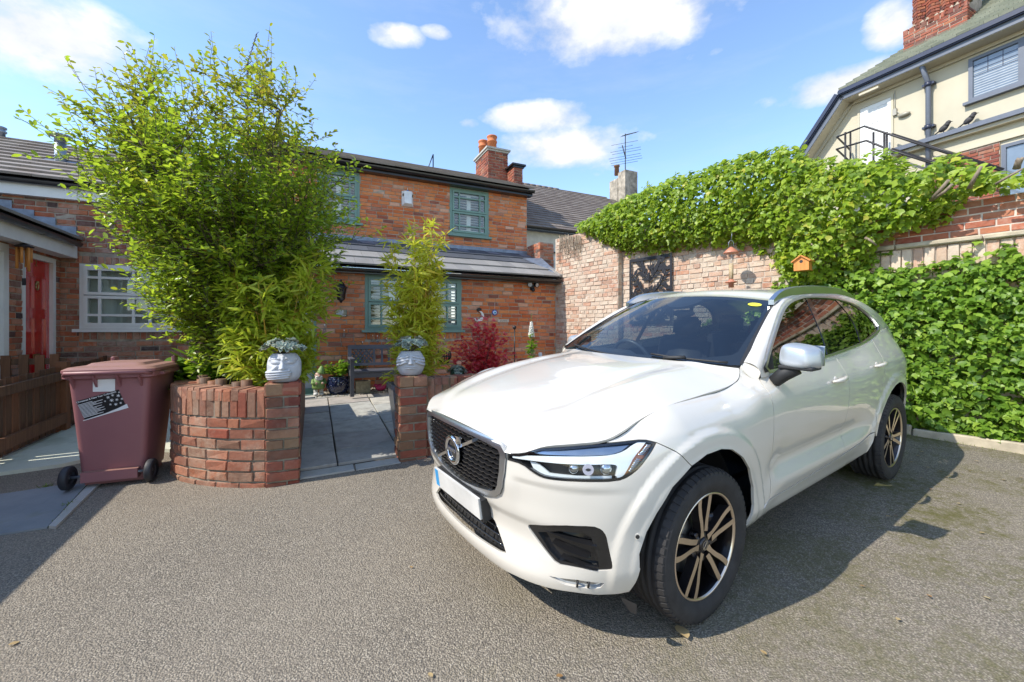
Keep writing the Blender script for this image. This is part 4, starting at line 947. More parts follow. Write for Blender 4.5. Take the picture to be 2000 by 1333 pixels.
def ivy_sheet(name, parent, poly, mbase, bulge, dens, mat, seed, layers=3, size=(.07, .115), rim=.22, back=False):
    """leaves over a swelling sheet in front of the wall; poly in (s, z)"""
    rs = np.random.RandomState(seed); poly = np.array(poly, float); x0, z0 = poly.min(0); x1, z1 = poly.max(0)
    n = int((x1 - x0 + .3) * (z1 - z0 + .3) * dens * layers); q = np.stack([rs.uniform(x0 - .12, x1 + .12, n), rs.uniform(z0 - .12, z1 + .12, n)], 1)
    ins = poly_in(q, [tuple(p) for p in poly])
    A = poly; Bq = np.roll(poly, -1, 0); d = np.full(n, 9.0)
    for a, b in zip(A, Bq):
        ab = b - a; t = np.clip(((q - a) @ ab) / (ab @ ab + 1e-9), 0, 1); d = np.minimum(d, np.linalg.norm(q - (a + t[:, None] * ab), axis=1))
    d = np.where(ins, d, -d); edge = .075 * noise2(q[:, 0] * 2.2, q[:, 1] * 2.2, seed + 5) + .035 * noise2(q[:, 0] * 7, q[:, 1] * 7, seed + 6) + rs.uniform(-.05, .05, n)
    k = d + edge > 0; q, d = q[k], np.maximum(d[k], 0); n = len(q)
    def surf(s, z, d):
        return mbase + bulge * (1 - np.exp(-d / rim)) * (1 + .16 * noise2(s * 1.05, z * 1.05, seed)) + .055 * noise2(s * 2.6, z * 2.6, seed + 1)
    m = surf(q[:, 0], q[:, 1], d); e = .02
    gs = (surf(q[:, 0] + e, q[:, 1], d) - surf(q[:, 0] - e, q[:, 1], d)) / (2 * e); gzv = (surf(q[:, 0], q[:, 1] + e, d) - surf(q[:, 0], q[:, 1] - e, d)) / (2 * e)
    top = np.exp(-d / .16) * (q[:, 1] > np.interp(q[:, 0], [x0, x1], [(z0 + z1) / 2] * 2))
    lay_ = rs.randint(0, layers, n); pk = noise2(q[:, 0] * 3.3, q[:, 1] * 3.3, seed + 9) + .6 * noise2(q[:, 0] * 8, q[:, 1] * 8, seed + 10); lay_ = np.where((pk > .45) & (rs.uniform(size=n) < .85), layers, lay_); m = m - lay_ * .06 + rs.uniform(-.02, .035, n)
    if back: m = np.where(rs.uniform(size=n) < .22, -.30 - .8 * (m + .1), m)
    P = ORG[None] + WD[None] * q[:, :1] + WM[None] * m[:, None] + UP[None] * q[:, 1:2]
    Nn = WM[None] * 1.0 - WD[None] * gs[:, None] * .8 + UP[None] * (.55 - gzv[:, None] * .8 + top[:, None] * .8) + rs.normal(0, .55, (n, 3))
    T = -UP[None] * .9 + WM[None] * .5 + rs.normal(0, .5, (n, 3)); sz = rs.uniform(*size, n) * rs.choice([.55, .8, 1, 1.15], n, p=[.15, .25, .4, .2])
    me = leaf_mesh(name, P - unitv(T) * sz[:, None] * .5, Nn, T, sz, LEAF_IVY, mat)
    return tag(putw(bpy.data.objects.new(name, me), parent), kind='stuff')
def poly_in(pts, poly):
    x = pts[:, 0]; y = pts[:, 1]; ins = np.zeros(len(pts), bool); j = len(poly) - 1
    for i in range(len(poly)):
        xi, yi = poly[i]; xj, yj = poly[j]
        ins ^= ((yi > y) != (yj > y)) & (x < (xj - xi) * (y - yi) / (yj - yi + 1e-12) + xi); j = i
    return ins
up_top = [(1108, 440), (1125, 425), (1160, 405), (1200, 385), (1260, 355), (1300, 338), (1345, 328), (1380, 310), (1420, 297), (1480, 285), (1540, 277), (1580, 290), (1620, 303), (1660, 296), (1715, 300), (1755, 318), (1795, 312), (1830, 296), (1860, 306), (1900, 316), (1950, 330), (2000, 330)]
up_bot = [(2000, 358), (1950, 366), (1900, 375), (1855, 388), (1830, 412), (1800, 440), (1760, 458), (1715, 468), (1690, 496), (1640, 535), (1590, 560), (1515, 565), (1500, 530), (1492, 482), (1440, 476), (1400, 480), (1350, 482), (1300, 488), (1260, 492), (1215, 494), (1170, 484), (1140, 468), (1118, 455)]
P1_ = [wall_px(x, y, .22) for x, y in up_top] + [(11.0, 3.25), (11.0, 2.92)] + [wall_px(x, y, .22) for x, y in up_bot]
iv1 = thing('ivy', 'thick bright green ivy heaped over the top of the old brick wall', 'ivy', (ORG + WD * 3 + WM * .1)[:2].tolist() + [gz(*(ORG + WD * 3)[:2])])
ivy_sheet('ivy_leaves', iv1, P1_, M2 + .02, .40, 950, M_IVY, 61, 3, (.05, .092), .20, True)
lo_top = [(1480, 560), (1510, 548), (1560, 545), (1640, 515), (1690, 497), (1712, 505), (1750, 520), (1800, 518), (1850, 503), (1900, 490), (1960, 487), (2000, 482)]
P2_ = [wall_px(x, y, -.02) for x, y in lo_top] + [(11, 2.42), (11, -.0), (7.0, .18), (6.0, .22), (4.5, .3), (2.6, .35), (2.6, 1.2)]
iv2 = thing('ivy', 'darker glossy ivy sheeting the wall from the kerb up to the stone ledge', 'ivy', (ORG + WD * 6 + WM * .1)[:2].tolist() + [gz(*(ORG + WD * 6)[:2])])
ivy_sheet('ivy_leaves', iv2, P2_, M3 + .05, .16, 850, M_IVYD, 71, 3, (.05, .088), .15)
def stems(parent, L, mat, name='stem'):
    for pts, r0, r1 in L:
        mb = MB(); n = len(pts); mb.tube(pts, [r0 + (r1 - r0) * i / (n - 1) for i in range(n)], 7); bw(mb, name, mat, parent)
def wp2(px, py, m): s, z = wall_px(px, py, m); return Wp(s, m, z)
stems(iv1, [([wp2(1818, 392, .1), wp2(1836, 372, .2), wp2(1853, 352, .25)], .022, .016), ([wp2(1822, 390, .1), wp2(1845, 375, .22), wp2(1860, 360, .26)], .018, .013),
            ([wp2(1893, 368, .05), wp2(1905, 345, .12), wp2(1917, 325, .15)], .022, .014), ([wp2(1985, 330, .0), wp2(1990, 312, .05), wp2(1985, 312, .05)], .03, .02), ([wp2(1988, 325, .0), wp2(1995, 312, .05), wp2(1998, 308, .05)], .02, .014),
            ([wp2(1945, 360, .1), wp2(1970, 345, .15), wp2(1998, 330, .15)], .014, .010), ([wp2(1690, 465, .1), wp2(1700, 470, .12), wp2(1712, 480, .05)], .018, .01)], M_DEADWOOD)
rnd = random.Random(17); L_ = []
for i in range(46):
    px = rnd.uniform(1092, 1135); py = 458 + rnd.uniform(0, 8); p = wp2(px, py, .02); q = p + WD * rnd.uniform(-.10, .12) - UP * rnd.uniform(.2, .62); mid = (p + q) / 2 + WD * rnd.uniform(-.07, .07) + WM * .015
    L_.append(([p, mid, q + WM * .01], .007, .003))
mb = MB()
for pts, r0, r1 in L_: mb.tube(pts, [r0, (r0 + r1) / 2, r1], 5)
tag(bw(mb, 'dead_stems', M_DEADWOOD, iv1), kind='stuff')
# the cream house beyond the wall
CA = 8.3
crm = thing('cream_house', 'cream rendered house with navy eaves, tall brick chimney and leaded window beyond the wall', 'house', WG(CA, 4))
def CW(n, z, d=0.0): return A_(CA - d, n) + UP * z
def cpx(px, py, d=0.0): return wing(px, py, CA - d)
OV = .42; zEa = 8.07; nK = 1.60
g0 = cpx(1640, 187, OV); g1 = cpx(1577, 283, OV); slope = (g0[1] - g1[1]) / (g0[0] - g1[0]); zEa = g0[1]; nK = g0[0]
nlow = nK - 3.0; NR = 9.0
mb = MB()
poly = [(nlow - .2, 0), (NR, 0), (NR, zEa - .05), (nK + .12, zEa - .05), (nlow - .2, zEa - .05 - slope * (nK - nlow + .3))]
dn = [cpx(1680, 215), cpx(1741, 190)]; DRC = (dn[0][0], dn[1][0], cpx(1741, 312)[1] - .25, dn[1][1])
wa = cpx(1893, 205); wbz = cpx(1893, 118)[1]; WIN = (wa[0], wa[0] + 2.35, wa[1] + .04, wbz)
lwn = cpx(1957, 285); LWN = (lwn[0], lwn[0] + 1.3, lwn[1] - 1.3, lwn[1])
M_ = basis(A_(CA, 0), NX, UP, np.cross(NX, UP)); sgn = 1 if np.dot(np.cross(NX, UP), -AX) > 0 else -1
mb.prism(poly, M_, -.3 * sgn); bw(mb, 'wall', M_CREAM, crm)
def cb(mb, n0, n1, z0, z1, d0, d1): mb.frame_box(CW(n0, z0, d0), NX * (n1 - n0), -AX * (d1 - d0), UP * (z1 - z0))
def eave(Pa, Pb, nm):
    Pa, Pb = np.asarray(Pa), np.asarray(Pb); d = Pb - Pa; up_ = np.cross(-AX, d); up_ = up_ / np.linalg.norm(up_); up_ = up_ if up_[2] > 0 else -up_
    mb = MB(); mb.frame_box(Pa - up_ * .14, d, AX * .05, up_ * .17); bw(mb, 'fascia_board', M_SLATEPAINT, crm)
    mb = MB(); mb.frame_box(Pa - AX * .09 + up_ * .005, d, AX * .09, up_ * .10); mb.frame_box(Pa - AX * .06 - up_ * .02, d, AX * .06, up_ * .025); bw(mb, 'gutter', M_NAVY, crm)
    mb = MB(); mb.frame_box(Pa - up_ * .15 + AX * .02, d, AX * (OV - .02), up_ * .02); mb.frame_box(Pa - up_ * .23 + AX * (OV - .06), d, AX * .06, up_ * .08); bw(mb, 'soffit', M_CREAM, crm)
K = CW(nK, zEa, OV)
eave(K, CW(NR, zEa, OV), 'level'); eave(CW(nlow, zEa - slope * (nK - nlow), OV), K, 'rake')
ru_ = AX * .80 + UP * .60; RL = 2.9; crf = bpy.data.objects.new('roof', None); putw(crf, crm)
RB = CW(nK, zEa + .08, OV + .02); hip = AX * .80 + UP * .60 + NX * .62
mb = MB(); mb.add([RB, CW(NR, zEa + .08, OV + .02), CW(NR, zEa + .08, OV + .02) + ru_ * RL, RB + hip * RL], [(0, 1, 2, 3), (3, 2, 1, 0)]);
mb.add([RB, RB + hip * RL, CW(nlow, zEa - slope * (nK - nlow) + .08, OV + .02) + AX * 3.5, CW(nlow, zEa - slope * (nK - nlow) + .08, OV + .02)], [(0, 1, 2, 3), (3, 2, 1, 0)]); bw(mb, 'roof_deck', M_GUTTER, crf)
tiles(crf, RB + ru_ * 0, NX, ru_, NR - nK, RL, .21, .165, M_TILEC, 81, .055, 300, skip=lambda x, y: x < y * .62 + .02)
for k in range(16):
    p = RB + hip * (RL * k / 16); mb = MB(); mb.tube([p - UP * .03, p + hip * (RL / 17) - UP * .03], .07, 8); bw(mb, 'hip_tile', M_TILEC, crf)
dC = -.30
c0 = cpx(1763, 125, dC); c1 = cpx(1890, 60, dC); cs_ = cpx(1763, 73, dC)[1]; zt = cs_ + .35
cst = bpy.data.objects.new('chimney', None); putw(cst, crm)
n0c, n1c = c0[0], c1[0]; zc0, zc1 = c0[1] - .5, cs_
dep = .9
mb = MB(); mb.frame_box(CW(n0c + .01, zc0, dC - .01), NX * (n1c - n0c - .02), AX * dep, UP * (zc1 - zc0));
it = lay(CW(0, 0, dC), NX, -AX, n0c, n1c, zc0, zc1, course=.074, L=.215, seed=83) + lay(A_(CA - dC, n1c), AX, NX, 0, dep, zc0, zc1, course=.074, L=.215, seed=84)
bw(mb, 'mortar', M_MORTAR, cst)
place_bricks(cst, it, M_BRICKC, 190)
it = soldier(CW(0, 0, dC), NX, -AX, n0c, n1c, zc1 + .0, zc1 + .14, w=.115, seed=85)
u0, _ = cpx(1781, 40, dC - .06); u1, _ = cpx(1896, 5, dC - .06)
mb = MB(); mb.frame_box(CW(u0 + .05, zc1, dC - .12), NX * (u1 - u0 - .1), AX * (dep - .2), UP * 2.6); mb.frame_box(CW(n0c + .02, zc1 - .02, dC - .01), NX * (n1c - n0c - .04), AX * (dep - .04), UP * .1); bw(mb, 'stack_core', M_MORTAR, cst)
nsh = 4; itr = []
for k in range(nsh):
    nc = u0 + (u1 - u0) * (k + .5) / nsh; hw = (u1 - u0) / nsh / 2
    for sd in (-1, 1):
        fx = NX * sd * .72 * -1 + (-AX) * .70; fx = (NX * sd * .62 + -AX * .785); fx /= np.linalg.norm(fx); al = np.cross(UP, fx)
        cpt = CW(nc, 0, dC - .02) + NX * sd * hw * .52
        itr += lay(cpt, al, fx, -hw * .62, hw * .62, zc1 + .02, zc1 + 2.2, course=.074, L=.16, seed=90 + k)
    mb = MB(); top_ = CW(nc, zc1 + .34, dC - .09); mb.add([CW(nc - hw, zc1 + .13, dC), CW(nc + hw, zc1 + .13, dC), top_, CW(nc - hw, zc1 + .13, dC - .2), CW(nc + hw, zc1 + .13, dC - .2)], [(0, 1, 2), (1, 4, 2), (3, 0, 2), (4, 3, 2)]); bw(mb, 'shoulder', plain('weathered_cap', (.33, .27, .20), .9, var=.3, scale=12), cst)
place_bricks(cst, itr, M_BRICKC, 60); place_bricks(cst, it, M_BRICKC, 40)
mb = MB(); mb.frame_box(CW(n0c - .03, c0[1] - .12, dC + .02), NX * (n1c - n0c + .06), AX * .04, UP * .16); bw(mb, 'lead_apron', plain('pale_flashing', (.55, .53, .48), .7), cst)
cd = bpy.data.objects.new('upper_door', None); putw(cd, crm); a, b, s, t_ = DRC
mb = MB(); cb(mb, a - .05, a, s, t_ + .05, .0, .03); cb(mb, b, b + .05, s, t_ + .05, .0, .03); cb(mb, a, b, t_, t_ + .05, 0, .03); bw(mb, 'door_frame', M_CREAM, cd)
mb = MB(); cb(mb, a + .004, b - .004, s, t_ - .004, .003, .016)
for (p, q) in ((.12, .44), (.56, .88)):
    for (v, w_) in ((.10, .50), (.60, 1.05), (1.3, 1.75)):
        n_a, n_b = a + (b - a) * p, a + (b - a) * q; z_b = t_ - v; z_a = t_ - w_
        for (x0, x1, y0, y1) in ((n_a, n_b, z_a, z_a + .018), (n_a, n_b, z_b - .018, z_b), (n_a, n_a + .018, z_a, z_b), (n_b - .018, n_b, z_a, z_b)): cb(mb, x0, x1, y0, y1, .0165, .026)
bw(mb, 'door_leaf', M_WHITE, cd)
def cwin(par, n0, n1, z0, z1, nl, name='window', lead=True, fr=M_SLATEPAINT):
    w = bpy.data.objects.new(name, None); putw(w, par)
    mb = MB(); f = .07
    cb(mb, n0, n1, z0, z0 + f, .004, .05); cb(mb, n0, n1, z1 - f, z1, .004, .05); cb(mb, n0, n0 + f, z0 + f, z1 - f, .004, .05); cb(mb, n1 - f, n1, z0 + f, z1 - f, .004, .05)
    for k in range(1, nl):
        x = n0 + (n1 - n0) * k / nl; cb(mb, x - .045, x + .045, z0 + f, z1 - f, .004, .05)
    bw(mb, 'frame', fr, w)
    mb = MB(); cb(mb, n0 - .07, n1 + .07, z0 - .06, z0, .0, .12); bw(mb, 'sill', fr, w)
    for k in range(nl):
        p = n0 + (n1 - n0) * k / nl + (f if k == 0 else .045); q = n0 + (n1 - n0) * (k + 1) / nl - (f if k == nl - 1 else .045)
        mb = MB(); cb(mb, p, q, z0 + f, z1 - f, .005, .012); bw(mb, 'pane', plain('blind_glass', (.30, .36, .42), .12, coat=.5) if False else M_CPANE, w)
        if lead:
            mb = MB(); zz = z1 - f; hgt = (z1 - z0 - 2 * f)
            for i in range(1, 4): cb(mb, p + (q - p) * i / 3 - .006 if i < 3 else q, p + (q - p) * i / 3 + .006 if i < 3 else q + .002, zz - hgt * .42, zz, .0125, .018)
            for i in range(1, 4): cb(mb, p, q, zz - hgt * .14 * i - .005, zz - hgt * .14 * i + .005, .0126, .0185)
            bw(mb, 'leading', M_NAVY, w)
            mb = MB(); z_ = z0 + f + .03
            while z_ < zz - hgt * .30: cb(mb, p + .01, q - .01, z_, z_ + .016, .0125, .0155); z_ += .055
            tag(bw(mb, 'blind_slat', M_CBLIND, w), kind='stuff')
    return w
M_CBLIND = plain('grey_blind', (.38, .40, .42), .6)
M_CPANE = plain('sky_glass', (.16, .20, .25), .08, coat=1.0)
cwin(crm, *WIN, 3); cwin(crm, *LWN, 1, lead=False)
s0 = cpx(1738, 293, .2); zs = cpx(1900, 243, .15)[1]; nS0 = s0[0]
mb = MB(); cb(mb, nS0, NR, zs - .10, zs, .0, .22); bw(mb, 'string_course', M_SLATEPAINT, crm); mb = MB(); cb(mb, nS0, NR, zs - .18, zs - .10, .0, .14); bw(mb, 'string_mould', M_CREAM, crm)
b0 = cpx(1885, 302); b1 = cpx(1954, 277); mb = MB(); cb(mb, b0[0] - .6, LWN[0] - .02, b1[1] - 1.2, b1[1], .0, .03); bw(mb, 'brick_panel', M_MORTAR, crm)
place_bricks(crm, lay(CW(0, 0, .045), NX, -AX, b0[0] - .6, LWN[0] - .02, b1[1] - 1.2, b1[1] - .03, course=.078, seed=95), M_BRICKC, 100)
mb = MB(); cb(mb, b0[0] - .6, NR, b1[1] - .0, b1[1] + .045, .0, .06); bw(mb, 'ledge', M_CREAM, crm)
np0 = cpx(1813, 200, .1)[0]
mb = MB(); mb.tube([CW(np0 - .03, zEa - .10, OV - .05), CW(np0 - .01, zEa - .42, .12), CW(np0, zEa - .55, .10), CW(np0, 3.5, .10)], .052, 10); bw(mb, 'downpipe', M_SLATEPAINT, crm)
for z_ in (zEa - .52, zs + .28):
    mb = MB(); mb.tube([CW(np0, z_ - .05, .10), CW(np0, z_ + .05, .10)], .075, 10); mb.frame_box(CW(np0 - .11, z_ - .02, 0), NX * .22, -AX * .12, UP * .05); bw(mb, 'pipe_collar', M_NAVY, crm)
lp = cpx(1765, 224, .05);
mb = MB(); M2_ = basis(CW(lp[0], lp[1], .03), NX, UP, -AX); mb.sphere((0, 0, 0), .13, 18, 10, sc=(1, .42, .42), M=M2_.to_3x3());
o = mb.build('bulkhead_light', plain('aged_lamp_glass', (.30, .28, .22), .35)); o.location = V3(CW(lp[0], lp[1], .045)); tag(o, 'oval bulkhead light on the cream wall beside the upper white door', 'light')
tb = cpx(1700, 193, .3); mb = MB(); mb.frame_box((0, 0, 0), NX * .42, -AX * .06, UP * .05); o = mb.build('strip_light', M_CREAM); o.location = V3(CW(tb[0] - .2, zEa - .235, .36)); tag(o, 'white strip light under the eaves above the upper white door', 'light')
cbx = cpx(1748, 215, .03); mb = MB(); mb.tube([CW(cbx[0], cbx[1] + .02, .03), CW(cbx[0] - .01, zEa - .3, .02)], .008, 5); mb.tube([CW(cbx[0], cbx[1], .03), CW(cbx[0] + .08, cbx[1] - .12, .03), CW(lp[0] - .1, lp[1], .03)], .007, 5); bw(mb, 'cable', plain('grey_cable', (.42, .41, .37), .6), crm)
mb = MB(); cb(mb, cbx[0] - .04, cbx[0] + .04, cbx[1] - .14, cbx[1] + .02, .003, .06); bw(mb, 'junction_box', plain('grey_box', (.36, .34, .29), .6), crm)
def bird(px, py, lab, face):
    n_, z_ = cpx(px, py, .14); b = thing('bird', lab, 'bird', CW(n_, zs, .14), group='birds on the ledge')
    d = NX * face; b.scale = (.8, .8, .8)
    Mt = basis((0, 0, 0), d * .80 + UP * .60, AX, -d * .60 + UP * .80).to_3x3(); mb = MB(); mb.sphere(UP * .15, .125, 12, 9, sc=(1.0, .60, .62), M=Mt); mb.sphere(d * .10 + UP * .275, .058, 10, 8); mb.tube([tuple(d * .05 + UP * .20), tuple(d * .09 + UP * .26)], [.07, .055], 10); mb.build('body', plain('bird_feather', (.045, .042, .045), .7, var=.4, scale=30), b)
    mb = MB(); mb.tube([tuple(d * .15 + UP * .275), tuple(d * .20 + UP * .265)], [.014, .003], 6); mb.build('beak', M_DARKMETAL, b)
    mb = MB(); mb.frame_box(d * -.21 + UP * .02 - AX * .03, d * .14 + UP * .09, AX * .06, UP * .015); mb.build('tail', M_DARKMETAL, b)
    for sd in (-.02, .02):
        mb = MB(); mb.tube([tuple(-AX * sd + UP * .002), tuple(-AX * sd + UP * .10)], .006, 5); mb.build('leg', M_DARKMETAL, b)
bird(1843, 248, 'dark bird perched on the navy ledge, lower down beside the downpipe', 1); bird(1892, 232, 'dark bird perched on the navy ledge below the leaded window', 1)
fe = thing('fire_escape', 'black metal handrails of the fire escape outside the upper white door', 'fire escape', CW(dn[0][0], 0, 1.0))
def fr_(px, py, d): n_, z_ = cpx(px, py, d); return CW(n_, z_, d)
r1 = [fr_(1660, 293, .1), fr_(1635, 268, 1.0), fr_(1688, 247, 1.0), fr_(1735, 262, 1.0), fr_(1955, 334, 1.0)]; r2 = [fr_(1660, 284, .1) - UP * .45, fr_(1634, 292, 1.0), fr_(1692, 275, 1.0), fr_(1735, 292, 1.0), fr_(1940, 358, 1.0)]
for pts in (r1, r2, [fr_(1742, 262, .25), fr_(1960, 331, .25)], [fr_(1742, 291, .25), fr_(1945, 354, .25)]):
    mb = MB(); mb.tube(pts, .024, 8); bw(mb, 'handrail', M_DARKMETAL, fe)
for px, d in ((1651, 1.0), (1706, 1.0), (1732, 1.0), (1727, .25), (1661, .25)):
    p = fr_(px, 262, d); q = p.copy(); q[2] -= 1.3; p = p + UP * .04; mb = MB(); mb.tube([p, q], .022, 8); bw(mb, 'post', M_DARKMETAL, fe)
mb = MB(); cb(mb, dn[0][0] - .4, dn[1][0] + .25, DRC[2] - .12, DRC[2] - .04, .05, 1.05); bw(mb, 'platform', M_DARKMETAL, fe)
# paths and paving
def gp(px, py): P = on_ground(px, py); return P
def sheet(name, pts, lift, mat, parent=None, h=None):
    """thin slab on the ground through ground points (x, y)"""
    mb = MB(); top = [(p[0], p[1], gz(p[0], p[1]) + lift) for p in pts]; n = len(top); bot = [(p[0], p[1], gz(p[0], p[1]) - .03) for p in pts]
    a = sum(top[i][0] * top[(i + 1) % n][1] - top[(i + 1) % n][0] * top[i][1] for i in range(n))
    if a < 0: top, bot = top[::-1], bot[::-1]
    mb.add(top + bot, [tuple(range(n))] + [(i + n, (i + 1) % n + n, (i + 1) % n, i) for i in range(n)])
    return bw(mb, name, mat, parent) if parent is not None else mb.build(name, mat)
def conc_mat(name, a, b, moss=(.15, .16, .05), k=.3, rough=.9):
    t = NT(name); P = t.pos(); n = t.noise(2.2, 6, .65, P); c = t.mix(t.ramp(n, [(.3, 0.0), (.7, 1.0)]), a, b)
    c = t.mix(t.math('MULTIPLY', t.noise(70, 4, .7, P), .4), c, t.mix(.6, c, (.05, .05, .045)))
    c = t.mix(t.math('MULTIPLY', t.ramp(t.noise(1.6, 6, .7, P), [(.52, 0.0), (.66, 1.0)]), k), c, moss)
    t.p(color=c, rough=rough, normal=t.bump(t.noise(110, 4, .6, P), .5, .004)); return t.m
M_PATH = conc_mat('pale_concrete', (.60, .62, .50), (.74, .74, .62)); M_PAD = conc_mat('grey_concrete', (.20, .22, .23), (.30, .315, .315)); M_EDGE = conc_mat('edge_stone', (.40, .39, .35), (.52, .50, .45))
pth = [gp(0, 930), gp(122, 913), gp(270, 880), WG(-6.35, 2.6), WG(-6.4, .2), WG(-7.9, .2), WG(-7.93, 2.2), WG(-8.0, 3.0)]
tag(sheet('path', pth, .035, M_PATH), kind='structure')
pad = [gp(0, 968), gp(119, 950), gp(172, 947), gp(92, 1033), gp(0, 1047), WG(-8.0, 4.2), WG(-8.0, 3.2)]
tag(sheet('concrete_pad', pad, .012, M_PAD), kind='structure')
e0, e1, e2, e3 = gp(176, 947), gp(198, 945), gp(108, 1035), gp(95, 1033)
for k in range(2):
    t0, t1 = k * .5 + .004, k * .5 + .496
    p = [e0 + (e3 - e0) * t0, e1 + (e2 - e1) * t0, e1 + (e2 - e1) * t1, e0 + (e3 - e0) * t1]
    o = sheet('edging_stone', p, .020, M_EDGE); tag(o, ['pale edging stone beside the grey concrete pad, nearer the bin', 'pale edging stone beside the grey concrete pad, nearer the camera'][k], 'edging stone')
patio = thing('patio', 'grey stone flags', 'paving', WG(-4.6, 2)); patio['kind'] = 'structure'; del patio['category']; del patio['label']
def flag_mat():
    t = NT('stone_flag'); P = t.pos(); r = t.anyrand(6.7)
    c = t.ramp(r, [(0, (.33, .35, .32)), (.3, (.44, .43, .38)), (.55, (.38, .33, .29)), (.8, (.28, .32, .31)), (1, (.50, .46, .38))])
    n = t.noise(6, 6, .68, P); c = t.mix(t.math('MULTIPLY', t.ramp(n, [(.42, 0.0), (.62, 1.0)]), .6), c, (.19, .18, .155)); c = t.mix(t.math('MULTIPLY', t.noise(50, 4, .7, P), .35), c, (.48, .45, .40))
    t.p(color=c, rough=.85, normal=t.bump(t.noise(24, 6, .65, P), .5, .006)); return t.m
M_FLAG = flag_mat()
def pz(n): return .012 * (3.9 - n)
def PG(a, n, h=0.0): p = WG(a, n); p[2] += pz(n) + h; return p
P_L = Vector(patio.location)
def pslab(a0, a1, n0, n1, name='paving_slab', mat=None, thick=.035, g=.007, skew=0.0, lift=.03):
    rr = random.Random(int(a0 * 1000 + n0 * 77)); z = lift + rr.uniform(-.004, .004); j = lambda: rr.uniform(-.004, .004)
    mb = MB(); q = [(a0 + g + j(), n0 + g + j()), (a1 - g + j(), n0 + g + j()), (a1 - g + j(), n1 - g + j()), (a0 + g + j(), n1 - g + j())]
    tl = [rr.uniform(-.003, .003) for _ in range(4)]
    top = [PG(a, n, z + tl[i]) for i, (a, n) in enumerate(q)]; c = sum(top) / 4; top2 = [c + (p - c) * .985 for p in top]; top = [p - UP * .006 for p in top]; bot = [p - UP * thick for p in top]
    mb.add(top2 + top + bot, [(3, 2, 1, 0)] + [(i, (i + 1) % 4, 4 + (i + 1) % 4, 4 + i) for i in range(4)] + [(4 + i, 4 + (i + 1) % 4, 8 + (i + 1) % 4, 8 + i) for i in range(4)])
    o = bpy.data.objects.new(name, mb.mesh(name, mat or M_FLAG)); o.parent = patio; o.matrix_basis = Matrix.Translation(-P_L); COL.objects.link(o)
    b_ = bmesh.new(); b_.from_mesh(o.data); bmesh.ops.recalc_face_normals(b_, faces=b_.faces[:]); b_.to_mesh(o.data); b_.free(); return o
mb = MB(); mb.quad(PG(-5.13, .0, .004), PG(.2, .0, .004), PG(.2, 3.86, .004), PG(-5.13, 3.86, .004)); o = bpy.data.objects.new('joint_bed', mb.mesh('joint_bed', plain('joint_earth', (.055, .048, .036), .95, var=.4, scale=20))); o.parent = patio; o.matrix_basis = Matrix.Translation(-P_L); COL.objects.link(o)
for (a0, a1, rows_) in ((-5.55, -4.79, [.62, 1.10, 1.60, 2.16, 2.77, 3.36, 3.83]), (-4.79, -4.17, [.62, 1.16, 1.71, 2.22, 2.81, 3.39, 3.83]), (-4.17, -3.45, [.62, .96, 1.47, 2.0, 2.55, 3.1, 3.6]), (-3.45, -2.7, [.62, 1.2, 1.8, 2.4, 3.0]), (-2.7, -1.9, [.62, 1.3, 2.1, 2.8]), (-1.9, -1.0, [.62, 1.3, 2.1, 2.8]), (-1.0, -.1, [.62, 1.3, 2.1])):
    for s, t_ in zip(rows_[:-1], rows_[1:]): pslab(a0, a1, s, t_)
for (a0, a1) in ((-6.1, -5.56), (-5.56, -4.95), (-4.95, -4.3)): pslab(a0, a1, .30, .61, 'paving_slab')
for (a0, a1) in ((-5.12, -4.64), (-4.64, -4.21)): pslab(a0, a1, 3.86, 4.03, 'edging_stone', M_EDGE, lift=.012)
rs = np.random.RandomState(8); mb = MB()
mb.quad(PG(-4.95, .0, .02), PG(-.1, .0, .02), PG(-.1, .62, .02), PG(-4.95, .62, .02))
for i in range(1500):
    a, n = rs.uniform(-4.9, -2.4), rs.uniform(.02, .60); p = PG(a, n, .026); s = rs.uniform(.010, .024); M_ = Euler(tuple(rs.uniform(0, 6, 3))).to_matrix() @ Matrix.Diagonal((s, s * rs.uniform(.6, .9), s * .6))
    mb.add([V3(p) + M_ @ Vector(q) for q in ((1, 0, 0), (-1, 0, 0), (0, 1, 0), (0, -1, 0), (0, 0, 1), (0, 0, -1))], [(0, 2, 4), (2, 1, 4), (1, 3, 4), (3, 0, 4), (2, 0, 5), (1, 2, 5), (3, 1, 5), (0, 3, 5)])
tg_ = plain('gravel_stone', (.36, .32, .25), .9, var=.45, scale=30); tag(mb.build('gravel', tg_), kind='stuff')
mat_ = tag(sheet('door_mat', [WG(-5.55, .22), WG(-4.98, .22), WG(-4.98, .58), WG(-5.55, .58)], .075, plain('dark_mat', (.03, .035, .045), .95, var=.3, scale=40)), 'dark blue grey door mat in front of the pale cottage door', 'door mat')
# curved planter, gate piers and low wall
pln = thing('brick_planter', 'curved brick planter with upright coping bricks beside the gateway', 'planter', WG(-5.8, 3.4))
PC_ = smooth_curve([(-6.275, 1.2), (-6.275, 2.2), (-6.272, 2.95), (-6.235, 3.26), (-6.13, 3.50), (-5.96, 3.70), (-5.74, 3.885), (-5.55, 4.0), (-5.378, 4.072)], 900)
PL_ = np.concatenate([[0], np.cumsum(np.linalg.norm(np.diff(PC_, axis=0), axis=1))])
def pcur(s):
    a, n = np.interp(s, PL_, PC_[:, 0]), np.interp(s, PL_, PC_[:, 1]); e = .02
    d = np.array([np.interp(s + e, PL_, PC_[:, 0]) - np.interp(s - e, PL_, PC_[:, 0]), np.interp(s + e, PL_, PC_[:, 1]) - np.interp(s - e, PL_, PC_[:, 1])]); d /= np.linalg.norm(d)
    t = AX * d[0] + NX * d[1]; o = AX * -d[1] + NX * d[0]
    return WG(a, n), t, o
